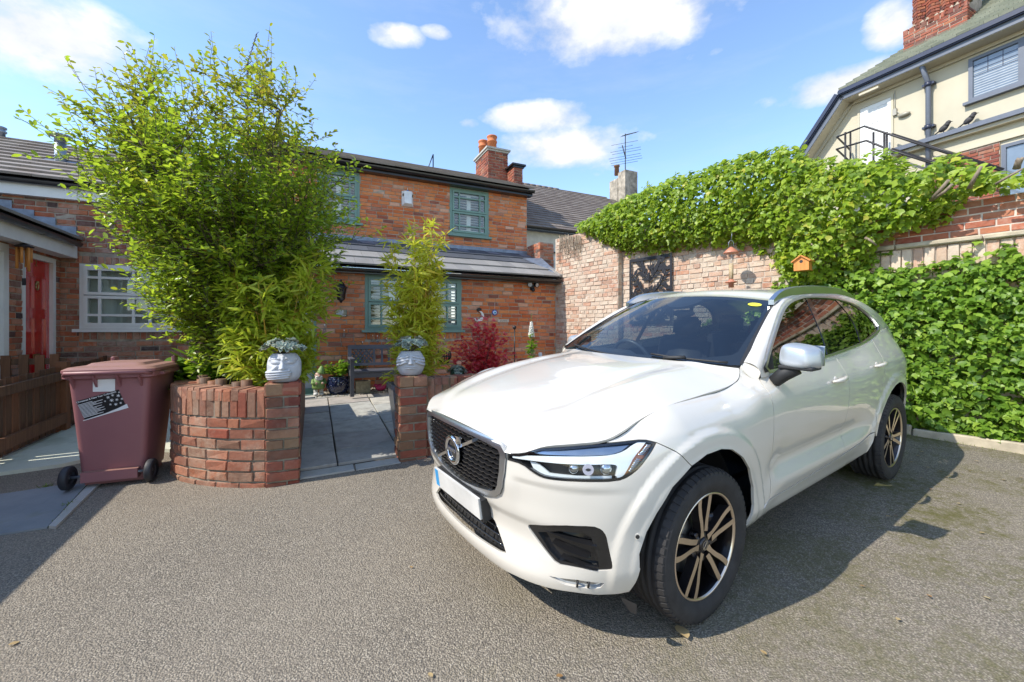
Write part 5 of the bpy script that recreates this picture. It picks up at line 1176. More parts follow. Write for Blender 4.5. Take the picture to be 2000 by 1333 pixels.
PTOP = 1.005; PB = .12; sT = PL_[-1]
mb = MB(); ns = 60; ring = []
for i in range(ns + 1):
    p, t, o = pcur(sT * i / ns); ring.append([p + o * -.012, p - o * .205])
vs = []; fs = []
for p, q in ring: vs += [(p[0], p[1], PB - .2), (p[0], p[1], PTOP - .01), (q[0], q[1], PTOP - .01), (q[0], q[1], PB - .2)]
for i in range(ns):
    for j in range(3): fs.append((4 * i + j, 4 * i + j + 1, 4 * i + 5 + j, 4 * i + 4 + j))
mb.add(vs, fs + [(0, 3, 2, 1), (4 * ns, 4 * ns + 1, 4 * ns + 2, 4 * ns + 3)]); bw(mb, 'mortar', M_MORTARP, pln)
items = []; rnd = random.Random(12); cz = .093; zc_top = PTOP - .235
k = 0; z = zc_top
while z > .10:
    s = (sT - .004) if k % 2 == 0 else sT - .11
    if k % 2:
        pass
    s = sT - (0 if k % 2 == 0 else .10)
    if k % 2:
        p, t, o = pcur(sT - .05); items.append((np.array([p[0], p[1], z - cz / 2]), t, o, UP, .088, .10, cz - .014))
    while s > 0:
        l = .225 * (1 + rnd.uniform(-.05, .05)) * (.5 if rnd.random() < .10 else 1); l2 = min(l, s)
        p, t, o = pcur(s - l2 / 2)
        if l2 > .05: items.append((np.array([p[0], p[1], z - cz / 2]), t, o, UP, l2 - .014, .10, (cz - .014) * (1 + rnd.uniform(-.08, .03))))
        s -= l
    z -= cz; k += 1
s = sT
while s > .03:
    w = .079 * (1 + rnd.uniform(-.06, .06)); p, t, o = pcur(s - w / 2); h = .222 + rnd.uniform(-.006, .004)
    items.append((np.array([p[0], p[1], zc_top + h / 2 + .006]) + o * rnd.uniform(.0, .006), UP, o, t, h, .10, w - .014)); s -= w
place_bricks(pln, items, M_BRICKP, 300)
s = sT; it2 = []
while s > .03:
    w = .079 * (1 + rnd.uniform(-.05, .05)); p, t, o = pcur(s - w / 2); it2.append((np.array([p[0], p[1], PTOP + .012 + rnd.uniform(-.004, .004)]) - o * .105, o, UP, t, .215, .10, w - .012)); s -= w
place_bricks(pln, it2, M_BRICKP, 80, 'coping_brick')
mb = MB(); pts = [(a, n) for a, n in PC_[::30]]; vs = [];
top_z = PTOP - .09
poly = [WG(a + .1, n - .08) for a, n in pts] + [WG(-5.2, 3.9), WG(-5.14, 3.6), WG(-5.14, 1.2)]
mb.add([(p[0], p[1], top_z) for p in poly], [tuple(range(len(poly)))[::-1]]); b_ = bw(mb, 'soil', plain('dark_soil', (.030, .022, .015), .95, var=.4, scale=25, bump=.8, bscale=40), pln)
mb = MB(); mb.frame_box(WG(-5.16, 1.2) - UP * .1, AX * .04, NX * 2.5, UP * (top_z - WG(-5.16, 1.2)[2] + .15)); bw(mb, 'inner_board', M_FENCE, pln)
for i in range(26):
    s_ = .06 + i * .115
    p, t, o = pcur(s_); p = p - o * .24; mb = MB(); mb.tube([(p[0], p[1], PTOP - .12), (p[0], p[1], PTOP + .045 + .03 * math.sin(i * 2.1))], .048, 8); bw(mb, 'log', M_FENCE, pln)
def pier(name, lab, a0, a1, n0, n1, z0, z1, seed, mat, course=.0925):
    p = thing(name, lab, 'gate pier', WG((a0 + a1) / 2, (n0 + n1) / 2)); mb = MB(); mb.frame_box(A_(a0 + .012, n1 - .012) + UP * z0, AX * (a1 - a0 - .024), -NX * (n1 - n0 - .024), UP * (z1 - z0 - .02)); bw(mb, 'mortar', M_MORTARP, p)
    its = []; rr = random.Random(seed); z = z1 - .115; k = 0
    w, d = a1 - a0, n1 - n0
    while z > z0 - .02:
        for (o_, ex, ey, L) in ((A_(a0, n1), AX, NX, w), (A_(a1, n1), -NX, AX, d), (A_(a0, n1), -NX, -AX, d)):
            fr_ = (ey is NX) == (k % 2 == 0)
            parts = [(0, L)] if fr_ and L < .32 else ([(0, L * .52), (L * .52, L)] if k % 3 else [(0, L * .62), (L * .62, L)])
            for (x0, x1) in parts: its.append((o_ + ex * (x0 + x1) / 2 + UP * (z + course / 2), ex, ey, UP, x1 - x0 - .012, .09, (course - .013) * (1 + rr.uniform(-.07, .03))))
        z -= course; k += 1
    for (o_, ex, ey, L) in ((A_(a0, n1), AX, NX, w), (A_(a1, n1), -NX, AX, d), (A_(a0, n1), -NX, -AX, d)):
        for x0, x1 in ((0, L * .5), (L * .5, L)) : its.append((o_ + ey * .006 + ex * (x0 + x1) / 2 + UP * (z1 - .052), ex, ey, UP, x1 - x0 - .008, .09, .104))
    place_bricks(p, its, mat, 200)
    tt = [(A_(a0 + w * (i + .5) / 3, (n0 + n1) / 2) + UP * (z1 + .003 + rr.uniform(-.003, .003)), NX, UP, AX, d * .99, .06, w / 3 - .008) for i in range(3)]
    place_bricks(p, tt, mat, 10, 'coping_brick'); return p
LPA0, LPA1, LPN1 = -5.378, -5.112, 4.095
pierL = pier('gate_pier', 'brick gate pier joined to the curved planter, under the head with a covered mouth', LPA0, LPA1, LPN1 - .28, LPN1, .10, 1.065, 5, M_BRICKR)
RPA0, RPA1, RPN1 = -4.225, -3.945, 4.0
zRP = CAMP[2] - (736 - PCY) / FPX * W(-4.1, 4.0, 0)[1]
pierR = pier('gate_pier', 'brick gate pier beside the car, under the head with covered eyes', RPA0, RPA1, RPN1 - .28, RPN1, .14, zRP, 6, M_BRICKR, .089)
low = thing('low_wall', 'low brick garden wall with upright coping bricks, running behind the car', 'wall', WG(-2.5, 3.85)); LN = 3.93; zLW = zRP + .0
zLW = CAMP[2] - (737 - PCY) / FPX * W(-3.6, LN, 0)[1]
bw(backing(A_(0, LN), AX, NX, RPA1, .55, .05, zLW, [], .2), 'mortar', M_MORTARP, low)
place_bricks(low, lay(A_(0, LN), AX, NX, RPA1, .55, .12, zLW - .235, course=.09, seed=61) + soldier(A_(0, LN), AX, NX, RPA1 + .01, .55, zLW - .23, zLW, w=.085, seed=62), M_BRICKR, 120)
place_bricks(low, [(A_(RPA1 + .045 + .085 * i, LN - .1) + UP * (zLW + .006), NX, UP, AX, .21, .08, .074) for i in range(52)], M_BRICKR, 52, 'coping_brick')
gl = thing('glass_screen', 'low clear glass screen standing on the garden wall behind the car bonnet', 'glass screen', WG(-1.5, 3.5));
g0_, gzz = fac(1005, 683, 3.2); mb = MB(); mb.frame_box(A_(-2.35, 3.2) + UP * .5, AX * 2.2, NX * .010, UP * (gzz - .5)); bw(mb, 'pane', glass_mat('screen_glass', (.90, .95, .93), 1.5), gl)
for x in (-2.2, -1.75, -1.2, -.6):
    mb = MB(); mb.frame_box(A_(x, 3.19) + UP * (gzz - .10), AX * .04, NX * .03, UP * .05); bw(mb, 'clip', M_WHITE, gl)
# picket fence
fen = thing('picket_fence', 'dark stained wooden fence with flat slats along the path on the left', 'fence', WG(-7.9, 1.6)); FA = -7.9
rnd = random.Random(9)
def fence_run(par, n0, n1, h=.80, base=.05, a=FA, sl=.098, gap=.022, mid=True):
    x = n0
    while x < n1 - .03:
        w = sl * (1 + rnd.uniform(-.04, .04)); q = WG(a - .03, x); mb = MB(); hh = h + rnd.uniform(-.012, .012); mb.box((0, 0, hh / 2), (w, .018, hh)); o = bpy.data.objects.new('slat', mb.mesh('slat', M_FENCE))
        putw(o, par, basis(q + UP * base, NX, AX * (1 if np.dot(np.cross(NX, AX), UP) > 0 else -1), UP) @ Matrix.Rotation(rnd.gauss(0, .006), 4, 'Y') @ Matrix.Translation((w / 2, 0, 0))); x += w + gap * rnd.uniform(.6, 1.8)
    for zz, hh in ((.08, .13), (h - .16, .10)):
        mb = MB(); p, q = WG(a, n0), WG(a, n1); mb.frame_box(p + UP * (base + zz), q - p, AX * .045, UP * hh); bw(mb, 'rail', M_FENCE, par)
fence_run(fen, .98, 3.2); fence_run(fen, -.35, .88)
for n_ in (.93,):
    mb = MB(); p = WG(FA - .02, n_); mb.bevbox((0, 0, 0), (.11, .11, .90), .006); o = bpy.data.objects.new('post', mb.mesh('post', M_FENCE)); putw(o, fen, basis(p + UP * .46, NX, AX if np.dot(np.cross(NX, AX), UP) > 0 else -AX, UP))
gt = thing('garden_gate', 'dark wooden gate of wide pickets in front of the red door', 'gate', WG(-8.2, .93)); gzt = CAMP[2] - (694 - PCY) / FPX * W(-8.2, .93, 0)[1]
for k, a in enumerate((-8.44, -8.28, -8.135, -8.0)):
    p = WG(a, .93); h = gzt - p[2] - .05 + .008 * (k % 2); mb = MB(); mb.box((0, 0, h / 2), (.085, .02, h)); o = bpy.data.objects.new('picket', mb.mesh('picket', M_FENCE)); putw(o, gt, basis(p + UP * .05, AX, -NX if np.dot(np.cross(AX, -NX), UP) > 0 else NX, UP))
for dz in (.12, .66):
    mb = MB(); p = WG(-8.5, .915); mb.frame_box(p + UP * (gzt - p[2] - dz), AX * .6, -NX * .03, UP * .075); bw(mb, 'rail', M_FENCE, gt)
yw = thing('yard_wall', 'plain brick yard wall beyond the left edge of the picture', 'wall', WG(-8.45, 5)); SH = (-6.43 + 8.34) * math.tan(R(SUN_EL))
mb = MB(); vs = []
for n_ in (2.3, 9.5):
    p = WG(-8.34, n_); q = WG(-8.6, n_); vs += [p, p + UP * SH, q + UP * SH, q]
mb.add(vs, [(0, 1, 2, 3), (7, 6, 5, 4), (0, 4, 5, 1), (1, 5, 6, 2), (2, 6, 7, 3)]); bw(mb, 'wall', M_BRICKM, yw)
# wheelie bin
bin_ = thing('wheelie_bin', 'maroon wheelie bin with a black and white collection sticker, standing by the planter', 'bin', (-3.62, 3.93, gz(-3.62, 3.93) + .002))
bin_.rotation_euler = (0, 0, math.atan2(.23, .57))
def bin_mat():
    t = NT('maroon_plastic'); P = t.obj(); n = t.noise(3, 5, .6, P); c = t.mix(n, (.25, .098, .105), (.30, .128, .132));
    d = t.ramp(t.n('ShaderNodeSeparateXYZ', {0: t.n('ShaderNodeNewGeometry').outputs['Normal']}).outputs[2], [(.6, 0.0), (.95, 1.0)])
    c = t.mix(t.math('MULTIPLY', d, .55), c, (.34, .20, .13)); t.p(color=c, rough=.48, normal=t.bump(t.noise(300, 2, .5, P), .15, .001)); return t.m  # upward faces tinted lighter and browner: sunlit top put into the colour
M_BIN = bin_mat()
BW0, BW1, BD0, BD1, BH = .225, .285, .24, .33, .985
bm = bmesh.new(); lev = [(.07, 0), (.30, .25), (BH - .06, .94), (BH, 1.0)]; rings = []
def rrect(hx, hy, r, z, n=5, oy=0.0):
    out = []
    for cx, cy, a0 in ((hx - r, hy - r, 0), (-hx + r, hy - r, 90), (-hx + r, -hy + r, 180), (hx - r, -hy + r, 270)):
        for k in range(n): a_ = R(a0 + 90 * k / (n - 1)); out.append((cx + r * math.cos(a_), cy + r * math.sin(a_) + oy, z))
    return out
for z, t_ in lev: rings.append([bm.verts.new(p) for p in rrect(BW0 + (BW1 - BW0) * t_, BD0 + (BD1 - BD0) * t_, .05, z, oy=.02 * t_ + .03)])
for a_, b_ in zip(rings[:-1], rings[1:]):
    for i in range(len(a_)): bm.faces.new((a_[i], a_[(i + 1) % len(a_)], b_[(i + 1) % len(a_)], b_[i]))
bm.faces.new(rings[0][::-1])
me = bpy.data.meshes.new('body'); bm.to_mesh(me); bm.free(); me.materials.append(M_BIN); me.polygons.foreach_set('use_smooth', [True] * len(me.polygons)); me.set_sharp_from_angle(angle=R(40)); ob = bpy.data.objects.new('body', me); link(ob, bin_)
mb = MB()
for z in (BH - .035, BH - .0):
    o_ = rrect(BW1 + .03, BD1 + .03, .06, z, oy=.05); i_ = rrect(BW1 - .01, BD1 - .01, .05, z, oy=.05)
    if z < BH - .01: lowr = o_
rimo = [rrect(BW1 + .0, BD1 + .0, .05, BH - .05, oy=.05), rrect(BW1 + .032, BD1 + .032, .06, BH - .035, oy=.05), rrect(BW1 + .032, BD1 + .032, .06, BH + .006, oy=.05), rrect(BW1 - .02, BD1 - .02, .04, BH + .006, oy=.05)]
nn = len(rimo[0]); vs = [p for r_ in rimo for p in r_]; mb.add(vs, [(j * nn + i, j * nn + (i + 1) % nn, (j + 1) * nn + (i + 1) % nn, (j + 1) * nn + i) for j in range(3) for i in range(nn)]); mb.build('rim', M_BIN, bin_)
mb = MB(); lid = [rrect(BW1 + .040, BD1 + .045, .07, BH + .012, oy=.055), rrect(BW1 + .040, BD1 + .045, .07, BH + .035, oy=.055), rrect(BW1 + .01, BD1 + .01, .07, BH + .055, oy=.055), rrect(BW1 - .07, BD1 - .07, .05, BH + .062, oy=.06), rrect(BW1 - .10, BD1 - .10, .05, BH + .084, oy=.07), rrect(.02, .02, .01, BH + .090, oy=.07)]
vs = [p for r_ in lid for p in r_]; fs = [(j * nn + i, j * nn + (i + 1) % nn, (j + 1) * nn + (i + 1) % nn, (j + 1) * nn + i) for j in range(5) for i in range(nn)]; fs += [tuple(range(5 * nn, 6 * nn)), tuple(range(nn))[::-1]]
mb.add(vs, fs); mb.build('lid', M_BIN, bin_)
yb = -BD1 + .05 - .03
mb = MB(); mb.tube([(-BW1 - .01, yb + .03, BH - .01), (-BW1 + .02, yb - .035, BH + .012), (BW1 - .02, yb - .035, BH + .012), (BW1 + .01, yb + .03, BH - .01)], .017, 10); mb.build('handle_bar', M_BIN, bin_)
for x in (-.235, -.085, .075, .225):
    mb = MB(); mb.add([(x - .008, yb + .03, BH - .02), (x - .008, yb - .04, BH - .012), (x - .008, yb + .045, BH - .13), (x + .008, yb + .03, BH - .02), (x + .008, yb - .04, BH - .012), (x + .008, yb + .045, BH - .13)], [(0, 1, 2), (5, 4, 3), (0, 3, 4, 1), (1, 4, 5, 2), (2, 5, 3, 0)]); mb.build('handle_rib', M_BIN, bin_)
for x in (-.19, .29):
    mb = MB(); mb.bevbox((x * 1.0, BD1 - .02, BH + .09), (.03, .10, .06), .008); mb.build('lid_lug', M_BIN, bin_)
for x in (-1, 1):
    mb = MB(); mb.bevbox((x * (BW1 + .035), -.06, BH - .02), (.05, .16, .03), .006); mb.build('side_grip', M_BIN, bin_)
mb = MB(); yw0 = -BD0 - .03; mb.tube([(-.30, yw0 + .02, .100), (.30, yw0 + .02, .100)], .012, 8); mb.build('axle', M_GALV, bin_)
mb = MB(); mb.frame_box((-BW0 + .03, yw0 - .005, .05), (2 * BW0 - .06, 0, 0), (0, .06, 0), (0, 0, .085)); mb.build('axle_bracket', M_BIN, bin_)
mb = MB(); mb.frame_box((-BW0 + .02, -BD0 + .06, .003), (2 * BW0 - .04, 0, 0), (0, 2 * BD0 - .06, 0), (0, 0, .07)); mb.build('base', M_BIN, bin_)
for x in (-1, 1):
    w = bpy.data.objects.new('wheel', None); w.location = (x * .285, yw0 + .02, .100); link(w, bin_); Mx = Matrix.Rotation(R(90), 4, 'Y')
    mb = MB(); mb.lathe([(.062, -.026), (.090, -.027), (.098, -.020), (.100, -.006), (.100, .006), (.098, .020), (.090, .027), (.062, .026)], 32, Mx, cap=False); mb.build('tyre', plain('bin_tyre', (.022, .023, .028), .6), w)
    mb = MB(); mb.lathe([(.001, -.018), (.020, -.018), (.022, -.008), (.050, -.008), (.055, -.018), (.066, -.022), (.066, .022), (.055, .018), (.05, .008), (.022, .008), (.02, .018), (.001, .018)], 28, Mx, cap=False); mb.build('hub', plain('bin_hub', (.03, .031, .036), .5), w)
fy0 = -BD0 + .03 ; fy1 = -BD1 + .05
sl_v = np.array([0, (fy1 - fy0), BH - .07]); sl_v = sl_v / np.linalg.norm(sl_v); sn_ = np.array([0, -sl_v[2], sl_v[1]])
def on_face(x, z, lift=.003): t_ = (z - .07) / (BH - .07); return np.array([x, fy0 + (fy1 - fy0) * t_, z]) + sn_ * lift
def sticker(name, x, z, w, h, ang, mat, lift=.002):
    M_ = basis(on_face(x, z, lift), (1, 0, 0), sl_v, sn_) @ Matrix.Rotation(R(ang), 4, 'Z'); mb = MB(); mb.prism([(-w / 2, -h / 2), (w / 2, -h / 2), (w / 2, h / 2), (-w / 2, h / 2)], M_, .0012); return mb.build(name, mat, bin_), M_
sticker('paper_label', -.035, .885, .15, .115, -2, M_WHITE)
M_STK = plain('sticker_black', (.012, .012, .014), .35)
M_STW = plain('sticker_white', (.72, .72, .72), .5)
so, Ms = sticker('collection_sticker', -.055, .715, .30, .172, 17, M_STK)
so['label'] = 'black and white notice about Christmas collections, stuck on askew'
mb = MB(); Z = Matrix.Translation((0, 0, .0016))
mb.prism([(-.1625, -.0925), (.1625, -.0925), (.1625, -.055), (.09, -.07), (.0, -.082), (-.1625, -.087)], Ms @ Z, .0006); mb.build('white_corner', M_STW, so)
text_mesh('Christmas & New Year Collections', .0195, Ms @ Matrix.Translation((-.152, .074, .0016)), M_STW, 'sticker_title', so, .0003, 'LEFT', .0004)
txt = ["Collections over the holidays", "Friday 25 December", "Saturday 26 December", "Friday 1 January", "Thank you for recycling"]
mb = MB()
for i in range(12):
    l = (.10, .17, .12, .16, .09, .15, .11, .16, .13, .16, .10, .14)[i]; mb.prism([(-.150, .052 - i * .0105), (-.150 + l, .052 - i * .0105), (-.150 + l, .0475 - i * .0105), (-.150, .0475 - i * .0105)], Ms @ Z, .0003)
mb.build('sticker_lines', M_STW, so)
mb = MB(); rnd = random.Random(4)
for x, y, r_ in ((.06, .045, .012), (.095, .052, .010), (.13, .035, .013), (.075, .012, .014), (.11, .005, .011), (.145, .0, .009), (.055, -.02, .009), (.09, -.032, .012), (.125, -.032, .009), (.145, .062, .007), (.03, .02, .007)):
    c_ = Ms @ Matrix.Translation((x, y, .0016))
    for k in range(3):
        a_ = k * PI / 3; dx, dy = math.cos(a_) * r_, math.sin(a_) * r_; nx, ny = -math.sin(a_) * r_ * .16, math.cos(a_) * r_ * .16
        mb.prism([(-dx - nx, -dy - ny), (dx - nx, dy - ny), (dx + nx, dy + ny), (-dx + nx, -dy + ny)], c_ @ Matrix.Translation((0, 0, .00005 * k)), .0003)
mb.build('snowflakes', M_STW, so)
# the parked car
CAR_R = np.array([[-0.8248, 0.5653, -0.0112], [-0.564, -0.824, -0.0537], [-0.0396, -0.038, 0.9985]])
CAR_T = np.array([0.42268, 2.82184, 0.1545])
car = thing('parked_car', 'white five-door family car with silver roof rails, parked facing the brick entrance', 'car', CAR_T)
car.rotation_euler = basis((0, 0, 0), CAR_R[:, 0], CAR_R[:, 1], CAR_R[:, 2]).to_euler()
def car_paint():
    t = NT('car_white_paint')
    n = t.noise(3.0, 3, .6, t.pos())
    c = t.mix(n, (.62, .58, .51), (.68, .645, .575))
    spk = t.noise(420, 2, .5, t.obj())
    dust = t.math('MULTIPLY', t.math('SUBTRACT', .34, t.n('ShaderNodeSeparateXYZ', {0: t.obj()}).outputs[2], clamp=True), 1.6, clamp=True)
    c = t.mix(t.math('MULTIPLY', dust, t.noise(9, 4, .6, t.obj()), clamp=True), c, (.42, .37, .30))
    t.p(color=c, rough=.30, coat=1.0, coatr=.03, metal=0.0, normal=t.bump(spk, .03, .001))
    return t.m
M_PAINT = car_paint()
M_BLACKG = plain('car_gloss_black', (.012, .012, .013), .10, coat=.6)
M_BLACKM = plain('car_matt_black', (.018, .018, .019), .62)
M_TYRE = plain('tyre_rubber', (.028, .026, .026), .78, var=.3, scale=14, bump=.25, bscale=160)
M_SILV = plain('satin_silver', (.62, .64, .66), .30, 1.0, var=.03)
M_CHROME = plain('chrome', (.78, .79, .80), .10, 1.0, var=.03)
M_ALU = plain('cut_alloy', (.72, .62, .52), .28, 1.0, var=.05)
M_DKALLOY = plain('dark_alloy', (.035, .030, .032), .32, .6, coat=.5)
M_MIRROR = plain('matt_aluminium_paint', (.50, .53, .56), .34, .55, var=.03)
M_CARGLASS = glass_mat('car_side_glass', (.34, .38, .37), 1.85)
M_SCREEN = glass_mat('windscreen_glass', (.56, .63, .66), 2.05)
M_LENS = glass_mat('lamp_lens', (.93, .95, .96), 1.5)
M_DRL = plain('lamp_light_guide', (.80, .83, .82), .22, 0.0, coat=1.0)
M_LAMPREF = plain('lamp_reflector', (.50, .54, .58), .16, 1.0)
M_AMBER = plain('amber_lens', (.62, .17, .03), .2, coat=1.0)
M_REDLENS = plain('red_lens', (.35, .012, .012), .15, coat=1.0)
M_SEAT = plain('dark_leather', (.035, .035, .04), .5)
M_PLATE = plain('number_plate', (.62, .61, .58), .35)
M_BLUE = plain('plate_blue', (.03, .30, .62), .35)
M_DISC = plain('brake_disc', (.30, .29, .28), .4, .9)
M_YEL = plain('yellow_sticker', (.80, .78, .05), .5)
def poly_in(pts, poly):
    x = pts[:, 0]; y = pts[:, 1]; ins = np.zeros(len(pts), bool); n = len(poly); j = n - 1
    for i in range(n):
        xi, yi = poly[i]; xj, yj = poly[j]
        c = ((yi > y) != (yj > y)) & (x < (xj - xi) * (y - yi) / (yj - yi + 1e-12) + xi); ins ^= c; j = i
    return ins
def area2(p): return sum(p[i][0] * p[(i + 1) % len(p)][1] - p[(i + 1) % len(p)][0] * p[i][1] for i in range(len(p))) / 2
def densify(loop, sp):
    out = []
    for i in range(len(loop)):
        a = np.array(loop[i], float); b = np.array(loop[(i + 1) % len(loop)], float); k = max(1, int(math.ceil(np.linalg.norm(b - a) / sp)))
        out += [a + (b - a) * t / k for t in range(k)]
    return out
def shrink(loop, d):
    n = len(loop); P = np.array(loop, float); sg = 1 if area2(loop) > 0 else -1; out = []
    for i in range(n):
        a, b, c = P[i - 1], P[i], P[(i + 1) % n]
        e1 = (b - a) / (np.linalg.norm(b - a) + 1e-9); e2 = (c - b) / (np.linalg.norm(c - b) + 1e-9)
        n1 = np.array([-e1[1], e1[0]]) * sg; n2 = np.array([-e2[1], e2[0]]) * sg
        m = n1 + n2; m = m / (np.linalg.norm(m) + 1e-9); k = max(.35, float(np.dot(m, n1)))
        out.append(tuple(b + m * d / k))
    return out
def roundc(loop, f=.25, it=2):
    """chaikin rounding of a closed loop"""
    P = [np.array(p, float) for p in loop]
    for _ in range(it):
        Q = []
        for i in range(len(P)):
            a = P[i]; b = P[(i + 1) % len(P)]; Q += [a * (1 - f) + b * f, a * f + b * (1 - f)]
        P = Q
    return [tuple(p) for p in P]
def openc(pts, it=2):
    """chaikin rounding of an open line, ends kept"""
    P = [np.array(p, float) for p in pts]
    for _ in range(it):
        Q = [P[0]]
        for i in range(len(P) - 1):
            a, b = P[i], P[i + 1]; Q += [a * .75 + b * .25, a * .25 + b * .75]
        P = Q + [P[-1]]
    return [tuple(p) for p in P]
CEN = np.array([-1.5, 0, .72])
def panel(name, loops, surf, mat, parent, sp=.03, off=0.0, fl=.014, gap=0.0, sc=(1, 1), smooth=True, kids=None):
    """a shell cut out of the surface surf(a,b) along closed loops (first outer, rest holes), with a turned-in edge"""
    L = [[(p[0] * sc[0], p[1] * sc[1]) for p in lp] for lp in loops]
    if gap: L = [shrink(L[0], gap)] + [shrink(l, -gap) for l in L[1:]]
    L = [densify(l, sp) for l in L]
    vs = []; ed = []
    for l in L:
        b = len(vs); vs += [tuple(map(float, p)) for p in l]; ed += [(b + i, b + (i + 1) % len(l)) for i in range(len(l))]
    A = np.array(vs); x0, y0 = A.min(0); x1, y1 = A.max(0); g = []
    row = 0; y = y0 + sp * .5
    while y < y1:
        for x in np.arange(x0 + (sp * .5 if row % 2 else 0), x1, sp): g.append((x, y))
        y += sp * .866; row += 1
    g = np.array(g) if g else np.zeros((0, 2))
    if len(g):
        k = poly_in(g, L[0])
        for l in L[1:]: k &= ~poly_in(g, l)
        g = g[k]
        if len(g):
            dm = np.min(np.hypot(g[:, None, 0] - A[None, :, 0], g[:, None, 1] - A[None, :, 1]), 1); g = g[dm > sp * .45]
    V2 = [Vector(p) for p in vs] + [Vector((float(p[0]), float(p[1]))) for p in g]
    r = delaunay_2d_cdt(V2, ed, [], 0, 1e-6)
    co = np.array([tuple(p) for p in r[0]]); F = [tuple(f) for f in r[2]]
    cc = np.array([co[list(f)].mean(0) for f in F]); k = poly_in(cc, L[0])
    for l in L[1:]: k &= ~poly_in(cc, l)
    F = [f for f, q in zip(F, k) if q]
    a, b = co[:, 0] / sc[0], co[:, 1] / sc[1]; P = surf(a, b); e = 1.5e-3
    da = surf(a + e / sc[0], b) - surf(a - e / sc[0], b); db = surf(a, b + e / sc[1]) - surf(a, b - e / sc[1])
    Nn = np.cross(da, db); Nn /= np.linalg.norm(Nn, axis=1)[:, None] + 1e-12
    if np.sum((P - CEN) * Nn) < 0: Nn = -Nn
    P = P + Nn * off
    f0 = F[len(F) // 2]; tn = np.zeros(3)
    for f in F: tn += np.cross(P[f[1]] - P[f[0]], P[f[2]] - P[f[0]]) * np.sign(np.dot(np.cross(P[f[1]] - P[f[0]], P[f[2]] - P[f[0]]), Nn[f[0]]))
    flips = sum(np.dot(np.cross(P[f[1]] - P[f[0]], P[f[2]] - P[f[0]]), Nn[f[0]]) < 0 for f in F) > len(F) / 2
    if flips: F = [f[::-1] for f in F]
    verts = [tuple(p) for p in P]; faces = list(F); smf = [True] * len(F); nrm = [tuple(n) for n in Nn]
    if fl:
        cnt = {}
        for f in F:
            for i in range(len(f)):
                e_ = (f[i], f[(i + 1) % len(f)]); cnt[e_] = 1
        for (i, j) in list(cnt):
            if (j, i) in cnt: continue
            b0 = len(verts); ni, nj = Nn[i], Nn[j]
            q = [P[j], P[i], P[i] - ni * fl, P[j] - nj * fl]
            fn = np.cross(q[1] - q[0], q[2] - q[0]); fn = fn / (np.linalg.norm(fn) + 1e-12)
            verts += [tuple(p) for p in q]; nrm += [tuple(fn)] * 4; faces.append((b0, b0 + 1, b0 + 2, b0 + 3)); smf.append(True)
    me = bpy.data.meshes.new(name); me.materials.append(mat); me.from_pydata(verts, [], faces)
    me.polygons.foreach_set('use_smooth', smf); me.update()
    if smooth: me.normals_split_custom_set_from_vertices(nrm)
    o = bpy.data.objects.new(name, me); return link(o, parent)
def mir(l): return [(-p[0], p[1]) for p in l]
def SU(l): return [(s_of_u(u), w) for u, w in l]
def w_near(P):
    s = np.linspace(.8, s_of_u(-.75), 400); w = np.linspace(.85, 1.29, 200); A, B = np.meshgrid(s, w, indexing='ij'); D = np.linalg.norm(carS(A, B, False) - np.asarray(P), axis=-1)
    i, j = np.unravel_index(np.argmin(D), D.shape); return (float(s[i]), float(w[j]))
def carG_side(sg): return lambda u, z: carG(u, z) * np.array([1, sg, 1])
GR = [(0, .916), (.2, .913), (.315, .908), (.405, .902), (.442, .888), (.454, .855), (.442, .766), (.424, .695), (.40, .655), (.36, .630), (.30, .612), (.21, .594), (.08, .577), (0, .574)]
GRI = [(0, .884), (.19, .882), (.324, .877), (.400, .868), (.417, .852), (.410, .766), (.393, .700), (.372, .668), (.335, .651), (.288, .642), (.2, .626), (.08, .612), (0, .610)]
def full(h): return h + [(-p[0], p[1]) for p in h[::-1] if p[0] > 1e-6]
HLT = openc([(.458, .862), (.544, .874), (.58, .896), (.646, .926), (.796, .946), (.934, .957), (1.06, .960), (1.135, .958), (1.192, .934)], 1)
HLB = openc([(1.192, .934), (1.142, .882), (1.09, .834), (1.034, .803), (.979, .789), (.83, .790), (.68, .787), (.640, .790), (.601, .803), (.54, .832), (.458, .832)], 1)
HL = HLT + HLB[1:]
ARCHF = [(.449, .408), (.452, .47), (.420, .56), (.372, .635), (.288, .735), (.17, .808), (.06, .838), (-.06, .840), (-.16, .818), (-.27, .752), (-.352, .672), (-.412, .56), (-.424, .455), (-.388, .345)]
ARCHR = [(u - 2.865 + .03, w) for u, w in [(-x, z) for x, z in ARCHF]]
ARCHR = [(-2.294, .354)] + [(-2.865 + r * math.cos(t), .365 + r * math.sin(t)) for r, t in [(.49, R(12 + 13 * k)) for k in range(13)]] + [(-3.335, .36)]
arch_s = SU(ARCHF)
SEAM = [(1.192, .934), (1.281, .882), (s_of_u(.17), .808)]
DF = [(-.668, 1.132), (-.650, 1.07), (-.636, 1.0), (-.630, .90), (-.630, .79), (-.640, .62), (-.645, .50), (-.640, .422)]
BS = [(-1.745, 1.160), (-1.764, 1.03), (-1.756, .89), (-1.757, .73), (-1.750, .57), (-1.722, .462)]
RS = [(-2.600, 1.228), (-2.575, 1.10), (-2.50, .965), (-2.425, .84), (-2.375, .70), (-2.345, .515)]
half = [(0, .574)] + [p for p in GR[::-1][1:10]] + [(.458, .832)] + HLB[::-1][1:] + SEAM[1:] + [p for p in arch_s[:5] if p[1] < .80][::-1][0:] + [(1.078, .404), (1.066, .332), (1.046, .280), (.90, .279), (.784, .288), (.62, .288), (.478, .284), (.30, .262), (.15, .245), (0, .243)]
half = [p for p in half]
outer = half + [(-p[0], p[1]) for p in half[::-1] if abs(p[0]) > 1e-6]
